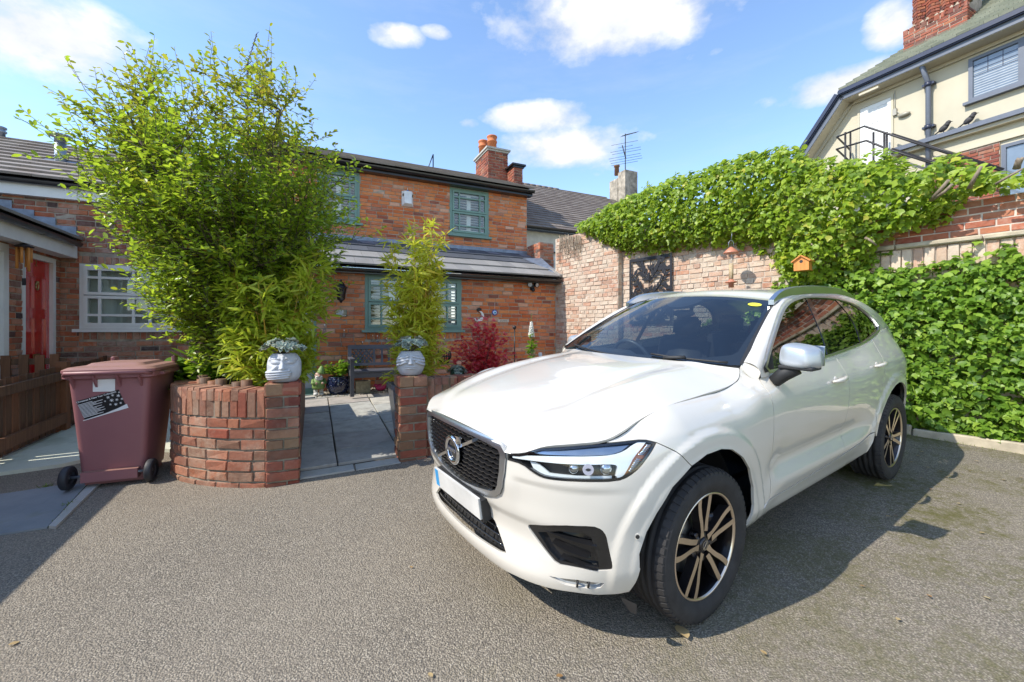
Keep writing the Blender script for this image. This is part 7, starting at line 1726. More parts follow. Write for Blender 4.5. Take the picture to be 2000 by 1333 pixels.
def make_wheel():
    w = bpy.data.objects.new('wheel', None); w.empty_display_size = .1
    mb = MB(); Rm = Matrix.Rotation(R(-90), 4, 'X')
    pr_ = [(.258, -.10), (.285, -.112), (.325, -.117), (.352, -.108), (.366, -.085)]
    for y0 in (-.055, -.018, .018, .055): pr_ += [(.3705, y0 - .008), (.362, y0 - .005), (.362, y0 + .005), (.3705, y0 + .008)]
    pr_ += [(.366, .085), (.352, .108), (.340, .115), (.336, .1145), (.325, .1185), (.300, .1175), (.285, .112), (.262, .104), (.256, .098)]
    mb.lathe(pr_, 72, Rm, cap=False)
    for k in range(60):
        a_ = 2 * PI * k / 60
        for y0, y1 in ((.078, .110), (-.110, -.078)):
            Mk = Matrix.Rotation(a_, 4, 'Y') @ Matrix.Translation((0, (y0 + y1) / 2, .3645)); mb.box((0, 0, 0), (.027, .034, .008), None) if False else mb.add([Mk @ Vector(p) for p in ((-.014, -.017, -.006), (.014, -.017, -.006), (.014, .017, -.016), (-.014, .017, -.016), (-.013, -.016, .0075), (.013, -.016, .0075), (.013, .015, -.006), (-.013, .015, -.006))], BOXF)
    t = mb.build('tyre', M_TYRE, w)
    rim = bpy.data.objects.new('rim', None); rim.empty_display_size = .05; link(rim, w)
    mb = MB(); mb.lathe([(.250, -.10), (.235, -.08), (.228, .03), (.238, .075), (.250, .098)], 64, Rm, cap=False); mb.lathe([(.250, .098), (.238, .075), (.228, .03), (.235, -.08), (.250, -.10)], 64, Rm, cap=False); mb.build('barrel', M_DKALLOY, rim)
    mb = MB(); mb.lathe([(.246, .094), (.249, .102), (.256, .104), (.259, .100)], 64, Rm, cap=False); mb.build('rim_lip', M_ALU, rim)
    mb = MB(); mb.lathe([(.0001, .02), (.165, .02), (.170, .010), (.170, 0), (.0001, -.0)], 40, Rm, cap=False); mb.build('brake_disc', M_DISC, rim)
    mb = MB(); mb.bevbox((-.13, .035, .02), (.07, .05, .16), .01); mb.build('brake_caliper', M_DKALLOY, rim)
    dark = MB(); cut = MB();
    Mf = basis((0, 0, 0), (1, 0, 0), (0, 0, 1), (0, -1, 0))
    Mf = basis((0, .100, 0), (-1, 0, 0), (0, 0, 1), (0, 1, 0))
    for k in range(5):
        a_ = R(90 + 72 * k); ca, sa = math.cos(a_), math.sin(a_)
        def pt(r, t): return (r * ca - t * sa, r * sa + t * ca)
        def strip(L, Rr): return [pt(r, t) for r, t in L] + [pt(r, t) for r, t in Rr[::-1]]
        bl = [(.040, .028), (.075, .026), (.12, .036), (.17, .052), (.21, .060), (.247, .062)]; br = [(.040, -.004), (.075, .004), (.12, .012), (.17, .026), (.21, .034), (.247, .034)]
        cl = [(.07, -.002), (.12, -.006), (.17, -.014), (.21, -.021), (.247, -.026)]; cr_ = [(.060, -.028), (.12, -.032), (.17, -.041), (.21, -.048), (.247, -.052)]
        for L_, R_ in ((bl, br), (cl, cr_)):
            for i in range(min(len(L_), len(R_)) - 1):
                q = [pt(*L_[i]), pt(*R_[i]), pt(*R_[i + 1]), pt(*L_[i + 1])]
                dz0 = -.018 * (1 - (L_[i][0] / .247)) + .0; dz1 = -.018 * (1 - (L_[i + 1][0] / .247)); sink = -.006 * 0
                top = [Mf @ Vector((q[0][0], q[0][1], dz0)), Mf @ Vector((q[1][0], q[1][1], dz0)), Mf @ Vector((q[2][0], q[2][1], dz1)), Mf @ Vector((q[3][0], q[3][1], dz1))]
                cut.add(top, [(0, 1, 2, 3)] if True else [])
                bot = [p + Vector((0, -.045, 0)) for p in top]
                dark.add([p - Vector((0, .0006, 0)) for p in top] + bot, [(0, 1, 5, 4), (1, 2, 6, 5), (2, 3, 7, 6), (3, 0, 4, 7)])
        wl = [(.05, .02), (.12, .02), (.17, .034), (.247, .042)]; wr = [(.05, -.02), (.12, -.018), (.17, -.027), (.247, -.04)]
        for i in range(3):
            q = [pt(*wl[i]), pt(*wr[i]), pt(*wr[i + 1]), pt(*wl[i + 1])]
            dark.add([Mf @ Vector((p[0], p[1], -.034)) for p in q], [(0, 1, 2, 3), (3, 2, 1, 0)])
        q = pt(.058, .046); dark.tube([Mf @ Vector((q[0], q[1], -.045)), Mf @ Vector((q[0], q[1], -.022))], .0125, 10)
    dark.lathe([(.062, .03), (.062, .070), (.045, .080), (.0001, .080)], 30, Rm, cap=False)
    d_ = dark.build('spoke_body', M_DKALLOY, rim); c_ = cut.build('spoke_face', M_ALU, rim)
    bm_ = bmesh.new(); bm_.from_mesh(d_.data); bmesh.ops.recalc_face_normals(bm_, faces=bm_.faces[:]); bm_.to_mesh(d_.data); bm_.free()
    mb = MB(); mb.lathe([(.034, .078), (.034, .088), (.028, .091), (.0001, .092)], 28, Rm, cap=False); mb.build('hub_cap', M_DKALLOY, rim)
    mb = MB(); vs = []; fs = []
    for i in range(24):
        an = 2 * PI * i / 24
        for rr in (.017, .024): vs.append((rr * math.cos(an), .0935, rr * math.sin(an)))
    for i in range(24): fs.append((2 * i, 2 * i + 1, (2 * i + 3) % 48, (2 * i + 2) % 48)); fs.append(fs[-1][::-1])
    mb.add(vs, fs); mb.box((0, .0935, 0), (.034, .001, .006), Matrix.Rotation(R(45), 3, 'Y')); mb.build('hub_emblem', M_CHROME, rim)
    return w
wh = make_wheel(); link(wh, car)
for i, (u_, sg, st) in enumerate(((0, 1, 3), (-2.865, 1, 40), (0, -1, 10), (-2.865, -1, 25))):
    o = wh if i == 0 else copy_tree(wh, car)
    o.location = (u_, sg * .828, .3685); o.rotation_euler = (0, R(st), 0) if sg > 0 else (0, R(st), PI)
ng, nw = 240, 40; sA = np.linspace(-PS[-1], PS[-1], ng); wA = np.linspace(.26, 1.10, nw)
SS_, WW_ = np.meshgrid(sA, wA, indexing='ij'); Pn = carS(SS_, WW_, False); dd = Pn - np.array([-1.45, 0, 0]); dd[..., 2] = 0; sc_ = np.stack([np.full(Pn.shape[:2], .985), np.full(Pn.shape[:2], .965), np.ones(Pn.shape[:2])], -1)
Pn = np.array([-1.45, 0, 0]) + (Pn - np.array([-1.45, 0, 0])) * sc_
fs = []
for i in range(ng - 1):
    for j in range(nw - 1):
        c_ = (Pn[i, j] + Pn[i + 1, j + 1]) / 2
        if min(np.hypot(c_[0], c_[2] - .365), np.hypot(c_[0] + 2.865, c_[2] - .365)) < .53 and abs(c_[1]) > .55: continue
        if c_[0] > .55: continue
        fs.append((i * nw + j, (i + 1) * nw + j, (i + 1) * nw + j + 1, i * nw + j + 1))
mb = MB(); mb.add(Pn.reshape(-1, 3), fs); mb.build('inner_body', M_BLACKM, car)
mb = MB(); mb.box((-1.4, 0, .30), (2.2, 1.6, .06)); mb.box((-1.4, 0, .32), (4.3, 1.1, .10)); mb.box((.55, 0, .36), (.28, 1.15, .20)); mb.box((-3.3, 0, .42), (.5, 1.3, .2)); mb.build('underbody', M_BLACKM, car)
for u_ in (0, -2.865):
    for sg in (1, -1):
        mb = MB(); vs = []; fs = []; n = 25
        for i in range(n):
            a_ = R(-15 + 210 * i / (n - 1))
            for v_ in (.50, .80): vs.append((u_ + .495 * math.cos(a_) * .98, sg * v_, .365 + .495 * math.sin(a_)))
        for i in range(n - 1): fs.append((2 * i, 2 * i + 1, 2 * i + 3, 2 * i + 2));
        vs.append((u_, sg * .50, .365)); c0 = len(vs) - 1
        for i in range(n - 1): fs.append((2 * i, 2 * i + 2, c0))
        mb.add(vs, fs, 0, True); mb.build('wheel_arch_liner', M_BLACKM, car)
for sg in (1, -1):
    mb = MB(); mb.add([(.50, sg * .82, .26), (.48, sg * .90, .26), (.47, sg * .89, .205), (.475, sg * .86, .20)], [(0, 1, 2, 3), (3, 2, 1, 0)]); mb.build('air_deflector', M_BLACKM, car)
mb = MB(); pts_d = []
for t_ in np.linspace(-1, 1, 15):
    pts_d.append([(-.50 - .10 * abs(t_) ** 2, .74 * t_, 1.145), (-.80, .74 * t_, 1.13 + (.05 if abs(t_ + .48) < .25 else 0)), (-.95, .74 * t_, 1.06), (-.98, .74 * t_, .80)])
vs = [p for r_ in pts_d for p in r_]; fs = [(i * 4 + j, i * 4 + j + 1, i * 4 + 5 + j, i * 4 + 4 + j) for i in range(14) for j in range(3)]
mb.add(vs, fs, 0, True); mb.build('dashboard', plain('dash_grey', (.055, .06, .065), .6), car)
sw = bpy.data.objects.new('steering_wheel', None); sw.empty_display_size = .1; sw.location = (-1.02, -.37, 1.07); sw.rotation_euler = (0, R(-66), 0); link(sw, car)
mb = MB(); vs = []; fs = []
for i in range(36):
    a_ = 2 * PI * i / 36
    for j in range(8):
        b_ = 2 * PI * j / 8; rr = .185 + .016 * math.cos(b_); vs.append((rr * math.cos(a_), rr * math.sin(a_), .016 * math.sin(b_)))
for i in range(36):
    for j in range(8): fs.append((i * 8 + j, ((i + 1) % 36) * 8 + j, ((i + 1) % 36) * 8 + (j + 1) % 8, i * 8 + (j + 1) % 8))
mb.add(vs, fs, 0, True); mb.build('wheel_rim', plain('wheel_leather', (.06, .065, .07), .35), sw)
mb = MB(); mb.box((0, 0, .0), (.05, .34, .02)); mb.box((-.09, 0, 0), (.17, .05, .02)); mb.sphere((0, 0, 0), .075, 12, 8, sc=(1, 1, .4)); mb.build('wheel_hub', M_SEAT, sw)
def seat(u_, v_, wd):
    s = bpy.data.objects.new('seat', None); s.empty_display_size = .1; s.location = (u_, v_, 0); link(s, car)
    def soft(name, c, d, rot=0):
        bm = bmesh.new(); bmesh.ops.create_cube(bm, size=1)
        for v in bm.verts: v.co = Vector((v.co.x * d[0], v.co.y * d[1], v.co.z * d[2]))
        bmesh.ops.bevel(bm, geom=bm.edges[:], offset=min(d) * .32, segments=3, affect='EDGES')
        mb = MB(); mb.bm(bm, Matrix.Translation(c) @ Matrix.Rotation(R(rot), 4, 'Y'), 0, True); return mb.build(name, M_SEAT, s)
    soft('cushion', (0.05, 0, .62), (.52, wd, .16)); soft('backrest', (-.26, 0, .94), (.14, wd, .62), -14); soft('head_restraint', (-.36, 0, 1.33), (.10, wd * .52, .19), -8)
    mb = MB(); mb.tube([(-.345, .06, 1.2), (-.355, .06, 1.3)], .008, 6); mb.tube([(-.345, -.06, 1.2), (-.355, -.06, 1.3)], .008, 6); mb.build('headrest_posts', M_CHROME, s)
seat(-1.45, -.37, .52); seat(-1.45, .37, .52); seat(-2.35, -.42, .48); seat(-2.35, .42, .48); seat(-2.35, 0, .34)
mb = MB(); mb.sphere((-1.19, 0, 1.47), .03, 10, 6, sc=(.6, 3.6, 1.0)); mb.build('rear_view_mirror', M_BLACKM, car)
# plants
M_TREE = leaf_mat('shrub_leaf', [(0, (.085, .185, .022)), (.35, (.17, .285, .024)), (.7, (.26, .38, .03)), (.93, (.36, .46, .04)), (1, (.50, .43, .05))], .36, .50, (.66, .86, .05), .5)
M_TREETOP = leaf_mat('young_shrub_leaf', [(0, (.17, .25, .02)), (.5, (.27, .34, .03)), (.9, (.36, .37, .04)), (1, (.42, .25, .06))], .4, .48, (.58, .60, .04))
M_BAMBOO = leaf_mat('bamboo_leaf', [(0, (.24, .36, .025)), (.5, (.36, .46, .03)), (.9, (.46, .52, .05)), (1, (.56, .42, .06))], .45, .48, (.70, .80, .06))
M_BAMBOOY = leaf_mat('yellow_bamboo_leaf', [(0, (.38, .46, .03)), (.5, (.54, .58, .045)), (.9, (.64, .62, .08)), (1, (.66, .48, .08))], .45, .48, (.85, .85, .08))
M_CULM = plain('bamboo_culm', (.46, .27, .035), .45, var=.3)
M_ACER = leaf_mat('red_acer_leaf', [(0, (.34, .012, .022)), (.5, (.60, .030, .05)), (.85, (.72, .08, .10)), (1, (.80, .22, .22))], .45, .45, (.95, .06, .08))
M_VARG = plain('grey_green_leaf', (.16, .22, .17), .5, var=.25, scale=20)
M_VARW = plain('cream_leaf_edge', (.52, .52, .42), .55, var=.08, scale=20)
M_LUSH = leaf_mat('broad_leaf', [(0, (.07, .16, .015)), (.6, (.15, .28, .02)), (1, (.24, .38, .03))], .35, .4, (.35, .55, .03))
def shoot_leaves(path, n, rs, size, spread=.9, up=.35, out=None):
    """leaves set alternately along a shoot: positions, normals, tip directions, sizes"""
    path = np.asarray(path); L = np.concatenate([[0], np.cumsum(np.linalg.norm(np.diff(path, axis=0), axis=1))]); t = np.linspace(.12, 1, n) * L[-1]
    P = np.stack([np.interp(t, L, path[:, k]) for k in range(3)], 1); d = unitv(np.gradient(P, axis=0));
    a = np.arange(n) * 2.4 + rs.uniform(0, 6.28); ref = unitv(np.cross(d, np.array([.3, .2, 1.0]))); b = np.cross(d, ref)
    rad = ref * np.cos(a)[:, None] + b * np.sin(a)[:, None]
    T = d * .75 + rad * spread + rs.normal(0, .15, (n, 3)); N_ = UP[None] * .8 + d * .2 - rad * .25 + rs.normal(0, .35, (n, 3))
    return P, N_, T, rs.uniform(size[0], size[1], n)
tree = thing('large_shrub', 'tall bushy light green shrub growing out of the curved brick planter', 'tree', WG(-5.78, 2.75, .8))
rs = np.random.RandomState(5); base = WG(-5.78, 2.75); base[2] = .85
prof_z = np.array([.8, 1.2, 1.57, 2.0, 2.38, 2.95, 3.35, 3.8, 4.2, 4.5, 4.75]); prof_r = np.array([.2, .42, .66, .95, 1.16, 1.36, 1.32, 1.10, .84, .5, .2])
cx_off = np.array([0, 0, .04, .03, .0, -.05, -.10, -.17, -.20, -.22, -.2])
trunks = MB(); twig = MB(); LP, LN_, LT_, LS_ = [], [], [], []; TP, TN, TT, TS = [], [], [], []
limb_paths = []
nl = 17
for i in range(nl):
    a = 2 * PI * i / nl * 2.0 + rs.uniform(-.3, .3); zt_ = rs.uniform(2.2, 4.15) if i > 2 else 4.1; r_ = np.interp(zt_, prof_z, prof_r) * rs.uniform(.45, .95)
    tip = np.array([base[0] + np.interp(zt_, prof_z, cx_off) + math.cos(a) * r_, base[1] + math.sin(a) * r_, zt_]); b0 = base + np.array([math.cos(a) * .10, math.sin(a) * .10, -.05])
    m1 = b0 + (tip - b0) * .35 + np.array([-math.cos(a), -math.sin(a), .6]) * .16 + rs.normal(0, .04, 3); m2 = b0 + (tip - b0) * .7 + np.array([-math.cos(a), -math.sin(a), .6]) * .10 + rs.normal(0, .05, 3)
    pth_ = smooth_curve([b0, m1, m2, tip], 40); limb_paths.append(pth_)
    o_ = MB(); o_.tube(pth_[::4], list(np.linspace(rs.uniform(.018, .032), .007, len(pth_[::4]))), 7); bw(o_, 'branch', M_BARK, tree)
for pth_ in limb_paths:
    for j in range(34):
        k = int(rs.uniform(.12, .99) * (len(pth_) - 1)); p0 = pth_[k]
        zt_ = p0[2] + rs.uniform(-.2, .75); zt_ = min(zt_, rs.uniform(4.0, 4.6)); a = math.atan2(p0[1] - base[1], p0[0] - base[0]) + rs.normal(0, .85)
        rr = np.interp(zt_, prof_z, prof_r) * math.sqrt(rs.uniform(.30, 1.06)) * (1 + .10 * math.sin(3 * a + zt_ * 2.2) + .06 * math.sin(7 * a - 3 * zt_))
        tip = np.array([base[0] + np.interp(zt_, prof_z, cx_off) + math.cos(a) * rr, base[1] + math.sin(a) * rr * .95, zt_])
        if np.linalg.norm(tip - p0) > 1.25: tip = p0 + (tip - p0) * 1.25 / np.linalg.norm(tip - p0)
        mid = (p0 + tip) / 2 + np.array([0, 0, rs.uniform(-.02, .12)]); sp_ = smooth_curve([p0, mid, tip], 14)
        twig.tube(sp_[::3], list(np.linspace(.006, .0025, len(sp_[::3]))), 4, cap=False)
        for q in range(8):
            kk = int(rs.uniform(.25, .98) * (len(sp_) - 1)); s0 = sp_[kk]; dr_ = unitv((tip - p0) * .5 + rs.normal(0, .35, 3) + np.array([0, 0, .30])); ln = rs.uniform(.18, .42)
            sh = np.array([s0, s0 + dr_ * ln * .5 + rs.normal(0, .015, 3), s0 + dr_ * ln + np.array([0, 0, .04])]); twig.tube(sh, [.003, .0025, .0015], 3, cap=False)
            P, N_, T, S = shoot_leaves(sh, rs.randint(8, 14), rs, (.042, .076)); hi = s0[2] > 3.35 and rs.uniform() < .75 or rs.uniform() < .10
            for A_l, v in zip(((TP, TN, TT, TS) if hi else (LP, LN_, LT_, LS_)), (P, N_, T, S)): A_l.append(v)
for (px, py, top) in ((412, 62, 1), (340, 92, 1), (300, 112, 1), (372, 135, .7), (455, 140, .7), (505, 160, .9), (250, 165, .8), (520, 190, .8), (285, 180, .6), (232, 205, .7), (160, 245, .9), (420, 150, .8), (480, 120, .7), (545, 230, .6), (600, 285, .6), (620, 300, .6), (395, 120, .6)):
    d = ray(px, py); tip = CAMP + d * (base[1] + rs.uniform(-.35, .35)); r0 = tip - np.array([(tip[0] - base[0]) * .22, (tip[1] - base[1]) * .3, rs.uniform(.65, .95)])
    sh = smooth_curve([r0, (r0 + tip) / 2 + rs.normal(0, .03, 3), tip], 12); twig.tube(sh[::2], list(np.linspace(.005, .0015, len(sh[::2]))), 4, cap=False)
    P, N_, T, S = shoot_leaves(sh, 15, rs, (.050, .088), spread=.7)
    S = S * np.linspace(1, .6, 15)
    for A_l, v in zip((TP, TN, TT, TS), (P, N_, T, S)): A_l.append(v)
tag(bw(twig, 'twigs', M_BARK, tree), kind='stuff')
cat = np.concatenate
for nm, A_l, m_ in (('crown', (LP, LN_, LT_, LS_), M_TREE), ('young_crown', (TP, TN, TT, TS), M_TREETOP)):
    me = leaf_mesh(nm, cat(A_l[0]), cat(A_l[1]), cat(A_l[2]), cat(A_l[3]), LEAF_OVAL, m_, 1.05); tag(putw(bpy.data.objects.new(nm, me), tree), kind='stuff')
print('shrub leaves', len(cat(LS_)), len(cat(TS)))
def bamboo(th, base, n, h, spread, lean, mat, rs, leafn=10, culm=M_CULM, lo=.12, lsz=(.085, .15)):
    tw = MB(); P_, N1, T_, S_ = [], [], [], []
    for i in range(n):
        a = rs.uniform(0, 6.28); r_ = math.sqrt(rs.uniform(0, 1)) * spread[0]; b = base + np.array([math.cos(a) * r_, math.sin(a) * r_ * .7, 0]); hh = h * rs.uniform(.40, .92) if i > 2 else h * (1 - .06 * i)
        tip = b + np.array([math.cos(a) * spread[1] * rs.uniform(.2, 1), math.sin(a) * spread[1] * rs.uniform(.2, 1), hh]) + np.asarray(lean) * hh
        pt = smooth_curve([b, b + (tip - b) * .5 + np.array([-math.cos(a), -math.sin(a), .2]) * .05, tip], 30)
        o_ = MB(); o_.tube(pt[::3], list(np.linspace(rs.uniform(.006, .011), .002, len(pt[::3]))), 6); bw(o_, 'culm', culm, th)
        nn_ = int(hh / .085)
        for k in range(nn_):
            f = lo + (1 - lo) * k / nn_
            if rs.uniform() < .25 * (1 - f): continue
            q = pt[int(f * (len(pt) - 1))]
            for b_ in range(2):
                a2 = rs.uniform(0, 6.28); ln = rs.uniform(.12, .34) * (1 - .55 * f) ; e = q + np.array([math.cos(a2) * ln, math.sin(a2) * ln, ln * rs.uniform(.2, .9)]); sh = np.array([q, (q + e) / 2 + np.array([0, 0, .02]), e]); tw.tube(sh, [.002, .0016, .001], 3, cap=False)
                m = rs.randint(max(4, leafn - 4), leafn); t = rs.uniform(.35, 1, m); PP_ = q + (e - q) * t[:, None]; d = unitv(e - q)
                T = d[None] * .6 + rs.normal(0, .55, (m, 3)) + np.array([0, 0, -.25]); P_.append(PP_); T_.append(T); N1.append(UP[None] * .7 + rs.normal(0, .5, (m, 3))); S_.append(rs.uniform(lsz[0], lsz[1], m))
    me = leaf_mesh('leaves', cat(P_), cat(N1), cat(T_), cat(S_), LEAF_LANCE, mat, 1.6); tag(putw(bpy.data.objects.new('leaves', me), th), kind='stuff'); tag(bw(tw, 'twigs', culm, th), kind='stuff')
    return len(cat(S_))
b1 = WG(-5.36, 3.35); b1[2] = .88
bm1 = thing('bamboo', 'yellow green bamboo clump in the curved planter, in front of the big shrub', 'bamboo', b1)
print('bamboo', bamboo(bm1, b1, 22, 1.55, (.24, .36), (.03, 0, 0), M_BAMBOO, np.random.RandomState(21), 13, lsz=(.10, .17)))
b2 = WG(-3.93, 3.30); b2[2] = gz(b2[0], b2[1]) + .62
bm2 = thing('bamboo', 'bright yellow bamboo in a tall pot behind the right-hand gate pier', 'bamboo', b2)
print('bamboo', bamboo(bm2, b2, 18, 2.0, (.14, .30), (.02, 0, 0), M_BAMBOOY, np.random.RandomState(33), 13, lo=.08, lsz=(.09, .16)))
tp = thing('tall_pot', 'tall tapered grey pot standing just inside the gateway', 'plant pot', WG(-4.02, 3.30, .04))
mb = MB()
for k, (hw, z) in enumerate(((.13, 0), (.20, .60), (.215, .60), (.215, .64), (.185, .64), (.18, .58))): pass
sq = [[(-w, -w, z), (w, -w, z), (w, w, z), (-w, w, z)] for w, z in ((.115, 0), (.185, .58), (.20, .58), (.20, .63), (.175, .63), (.17, .56))]
vs = [p for q in sq for p in q]; mb.add(vs, [(4 * j + i, 4 * j + (i + 1) % 4, 4 * j + 4 + (i + 1) % 4, 4 * j + 4 + i) for j in range(5) for i in range(4)] + [(3, 2, 1, 0), (20, 21, 22, 23)])
mb.build('pot', plain('grey_glazed_pot', (.17, .165, .19), .4, coat=.3), tp); tp.rotation_euler = (0, 0, math.atan2(AX[1], AX[0]))
ab = WG(-3.05, 3.25); ab[2] = gz(ab[0], ab[1]) + .45
ac = thing('red_acer', 'small Japanese maple with crimson red leaves beside the car bonnet', 'maple', ab); rs = np.random.RandomState(12)
LEAF_ACER = (np.array([(0, 0, 0), (.18, .1, 0), (.55, .12, -.03), (.22, .34, .0), (.42, .75, -.04), (.10, .48, .01), (0, 1, -.05), (-.10, .48, .01), (-.42, .75, -.04), (-.22, .34, 0), (-.55, .12, -.03), (-.18, .1, 0), (0, .3, .02)]),
             [(12, 0, 1), (12, 1, 2), (12, 2, 3), (12, 3, 4), (12, 4, 5), (12, 5, 6), (12, 6, 7), (12, 7, 8), (12, 8, 9), (12, 9, 10), (12, 10, 11), (12, 11, 0)])
tw = MB(); P_, N1, T_, S_ = [], [], [], []
ay = ab[1]
for (px, py, rx) in ((925, 608, .5), (905, 655, .8), (935, 640, .7), (955, 612, .6), (968, 640, .7), (960, 660, .8), (985, 655, .6), (890, 665, .7), (915, 690, .9), (975, 690, .9), (945, 700, 1.0), (880, 690, .8), (1000, 690, .5), (900, 715, .9), (935, 725, 1.0), (965, 712, .9), (925, 630, .6), (975, 630, .5)):
    tip = CAMP + ray(px, py) * (ay + rs.uniform(-.18, .18)); m1 = ab + (tip - ab) * .5 + np.array([(tip[0] - ab[0]) * -.15, 0, .04]); pt = smooth_curve([ab + np.array([0, 0, .05]), m1, tip], 16)
    o_ = MB(); o_.tube(pt[::3], list(np.linspace(.009, .003, len(pt[::3]))), 5); bw(o_, 'branch', plain('acer_bark', (.20, .05, .05), .7) if 'acer_bark' not in bpy.data.materials else bpy.data.materials['acer_bark'], ac)
    for k in range(7):
        q = pt[int(rs.uniform(.45, 1.0) * (len(pt) - 1))]; n = 14; PP_ = q + rs.normal(0, 1, (n, 3)) * np.array([.085, .085, .045]) * (.6 + .5 * rx)
        P_.append(PP_); T_.append(rs.normal(0, .6, (n, 3)) + np.array([0, 0, -.5])); N1.append(UP[None] + rs.normal(0, .45, (n, 3))); S_.append(rs.uniform(.04, .075, n))
me = leaf_mesh('leaves', cat(P_), cat(N1), cat(T_), cat(S_), LEAF_ACER, M_ACER); tag(putw(bpy.data.objects.new('leaves', me), ac), kind='stuff')
mb = MB(); mb.lathe([(.12, -.42), (.19, -.04), (.21, -.03), (.21, 0), (.17, 0)], 20); mb.build('pot', plain('dark_pot', (.04, .04, .045), .5), ac)
def rosettes(th, centre, R_, n, rs, sz=(.035, .055), flat=.55, per=11, name='leaves', mg=None, mw=None):
    P_, N1, T_, S_ = [], [], [], []
    for i in range(n):
        a = rs.uniform(0, 6.28); r_ = math.sqrt(rs.uniform(0, 1)) * R_; c = np.asarray(centre) + np.array([math.cos(a) * r_, math.sin(a) * r_, flat * R_ * (1 - (r_ / R_) ** 2) + rs.uniform(-.2, .25) * R_ * .5]); out = unitv(np.array([math.cos(a) * r_ / R_ * .9, math.sin(a) * r_ / R_ * .9, .9]) + rs.normal(0, .15, 3))
        e1 = unitv(np.cross(out, np.array([.3, .8, .1]))); e2 = np.cross(out, e1); b = np.arange(per) * 2.4; el = np.linspace(.9, .15, per)
        rad = e1 * np.cos(b)[:, None] + e2 * np.sin(b)[:, None]; T = rad * np.cos(el * 0 + .25)[:, None] + out * (1.1 - el)[:, None]; N_ = out[None] - rad * .35 + rs.normal(0, .08, (per, 3))
        P_.append(np.repeat(c[None], per, 0) + out * (np.linspace(-.012, .012, per))[:, None]); T_.append(T); N1.append(N_); S_.append(rs.uniform(sz[0], sz[1], per) * np.linspace(1.1, .65, per))
    P, N_, T, S = cat(P_), unitv(cat(N1)), cat(T_), cat(S_)
    tag(putw(bpy.data.objects.new(name, leaf_mesh(name, P, N_, T, S, LEAF_OVAL, mw or M_VARW, 1.25)), th), kind='stuff')
    tag(putw(bpy.data.objects.new(name, leaf_mesh(name, P + N_ * .0022 + unitv(T) * S[:, None] * .10, N_, T, S * .84, LEAF_OVAL, mg or M_VARG, 1.05)), th), kind='stuff')
# head planters
def face_pot(name, lab, C_, rx, ry, H, fn, yaw, sup=2.3, topflat=.92):
    """stone head with a shaped face towards local -y; fn(x, z) lifts the surface outwards"""
    th = thing(name, lab, 'planter', C_); th.rotation_euler = (0, 0, yaw); na, nz = 120, 70; vs = []; fs = []
    for j in range(nz):
        t = j / (nz - 1); z = H * t
        ph = (t - .48) / .52; pr_ = max(0, 1 - abs(ph) ** sup * (.58 if ph > 0 else .62)) ** (1 / 2.0)
        for i in range(na):
            a = 2 * PI * i / na; ca, sa = math.cos(a), math.sin(a); x, y = rx * pr_ * ca, ry * pr_ * sa
            lift = 0.0
            if sa < .25: lift = 1.25 * fn(x, z) * min(1, max(0, (.25 - sa) / .5))
            vs.append((x + ca * lift * .3, y - lift, z))
    for j in range(nz - 1):
        for i in range(na): fs.append((j * na + i, j * na + (i + 1) % na, (j + 1) * na + (i + 1) % na, (j + 1) * na + i))
    fs.append(tuple(range(na))[::-1])
    b = len(vs); last = vs[(nz - 1) * na:]
    for k, (s_, dz) in enumerate(((.90, 0), (.86, -.05))): vs += [(p[0] * s_, p[1] * s_, H + dz) for p in last]
    for k in range(2):
        o0 = (nz - 1) * na if k == 0 else b; o1 = b + k * na
        for i in range(na): fs.append((o0 + i, o0 + (i + 1) % na, o1 + (i + 1) % na, o1 + i))
    mb = MB(); mb.add(vs, fs, 0, True); mb.build('head', plain('cast_stone_white', (.47, .485, .51), .65, var=.10, scale=12, bump=.15, bscale=200), th)
    mb = MB(); mb.lathe([(.001, H - .02), (rx * .72, H - .02)], 24, cap=False); mb.build('soil', bpy.data.materials['dark_soil'], th); return th
def cap_(x, z, x0, z0, x1, z1, r, h):
    dx, dz = x1 - x0, z1 - z0; t = min(1, max(0, ((x - x0) * dx + (z - z0) * dz) / (dx * dx + dz * dz))); d = math.hypot(x - x0 - dx * t, z - z0 - dz * t); return h * math.sqrt(max(0, 1 - (d / r) ** 2)) if d < r else 0
def gs(x, z, x0, z0, sx, sz, h): return h * math.exp(-((x - x0) / sx) ** 2 - ((z - z0) / sz) ** 2)
def nose(x, z, zt, zb, h, w):
    if z > zt + .02 or z < zb - .02: return 0
    t = min(1, max(0, (zt - z) / (zt - zb))); return h * (.25 + .75 * t) * math.exp(-(x / (w * (.55 + .45 * t))) ** 2) * (1 if z > zb else max(0, 1 - (zb - z) / .014))
def eye(x, z, x0, z0):
    r = math.hypot((x - x0) / .036, (z - z0) / .018); return -.010 * math.exp(-((r - 1.25) / .45) ** 2) + .007 * max(0, 1 - r * r) + .004 * math.exp(-((r - 1.0) / .14) ** 2)
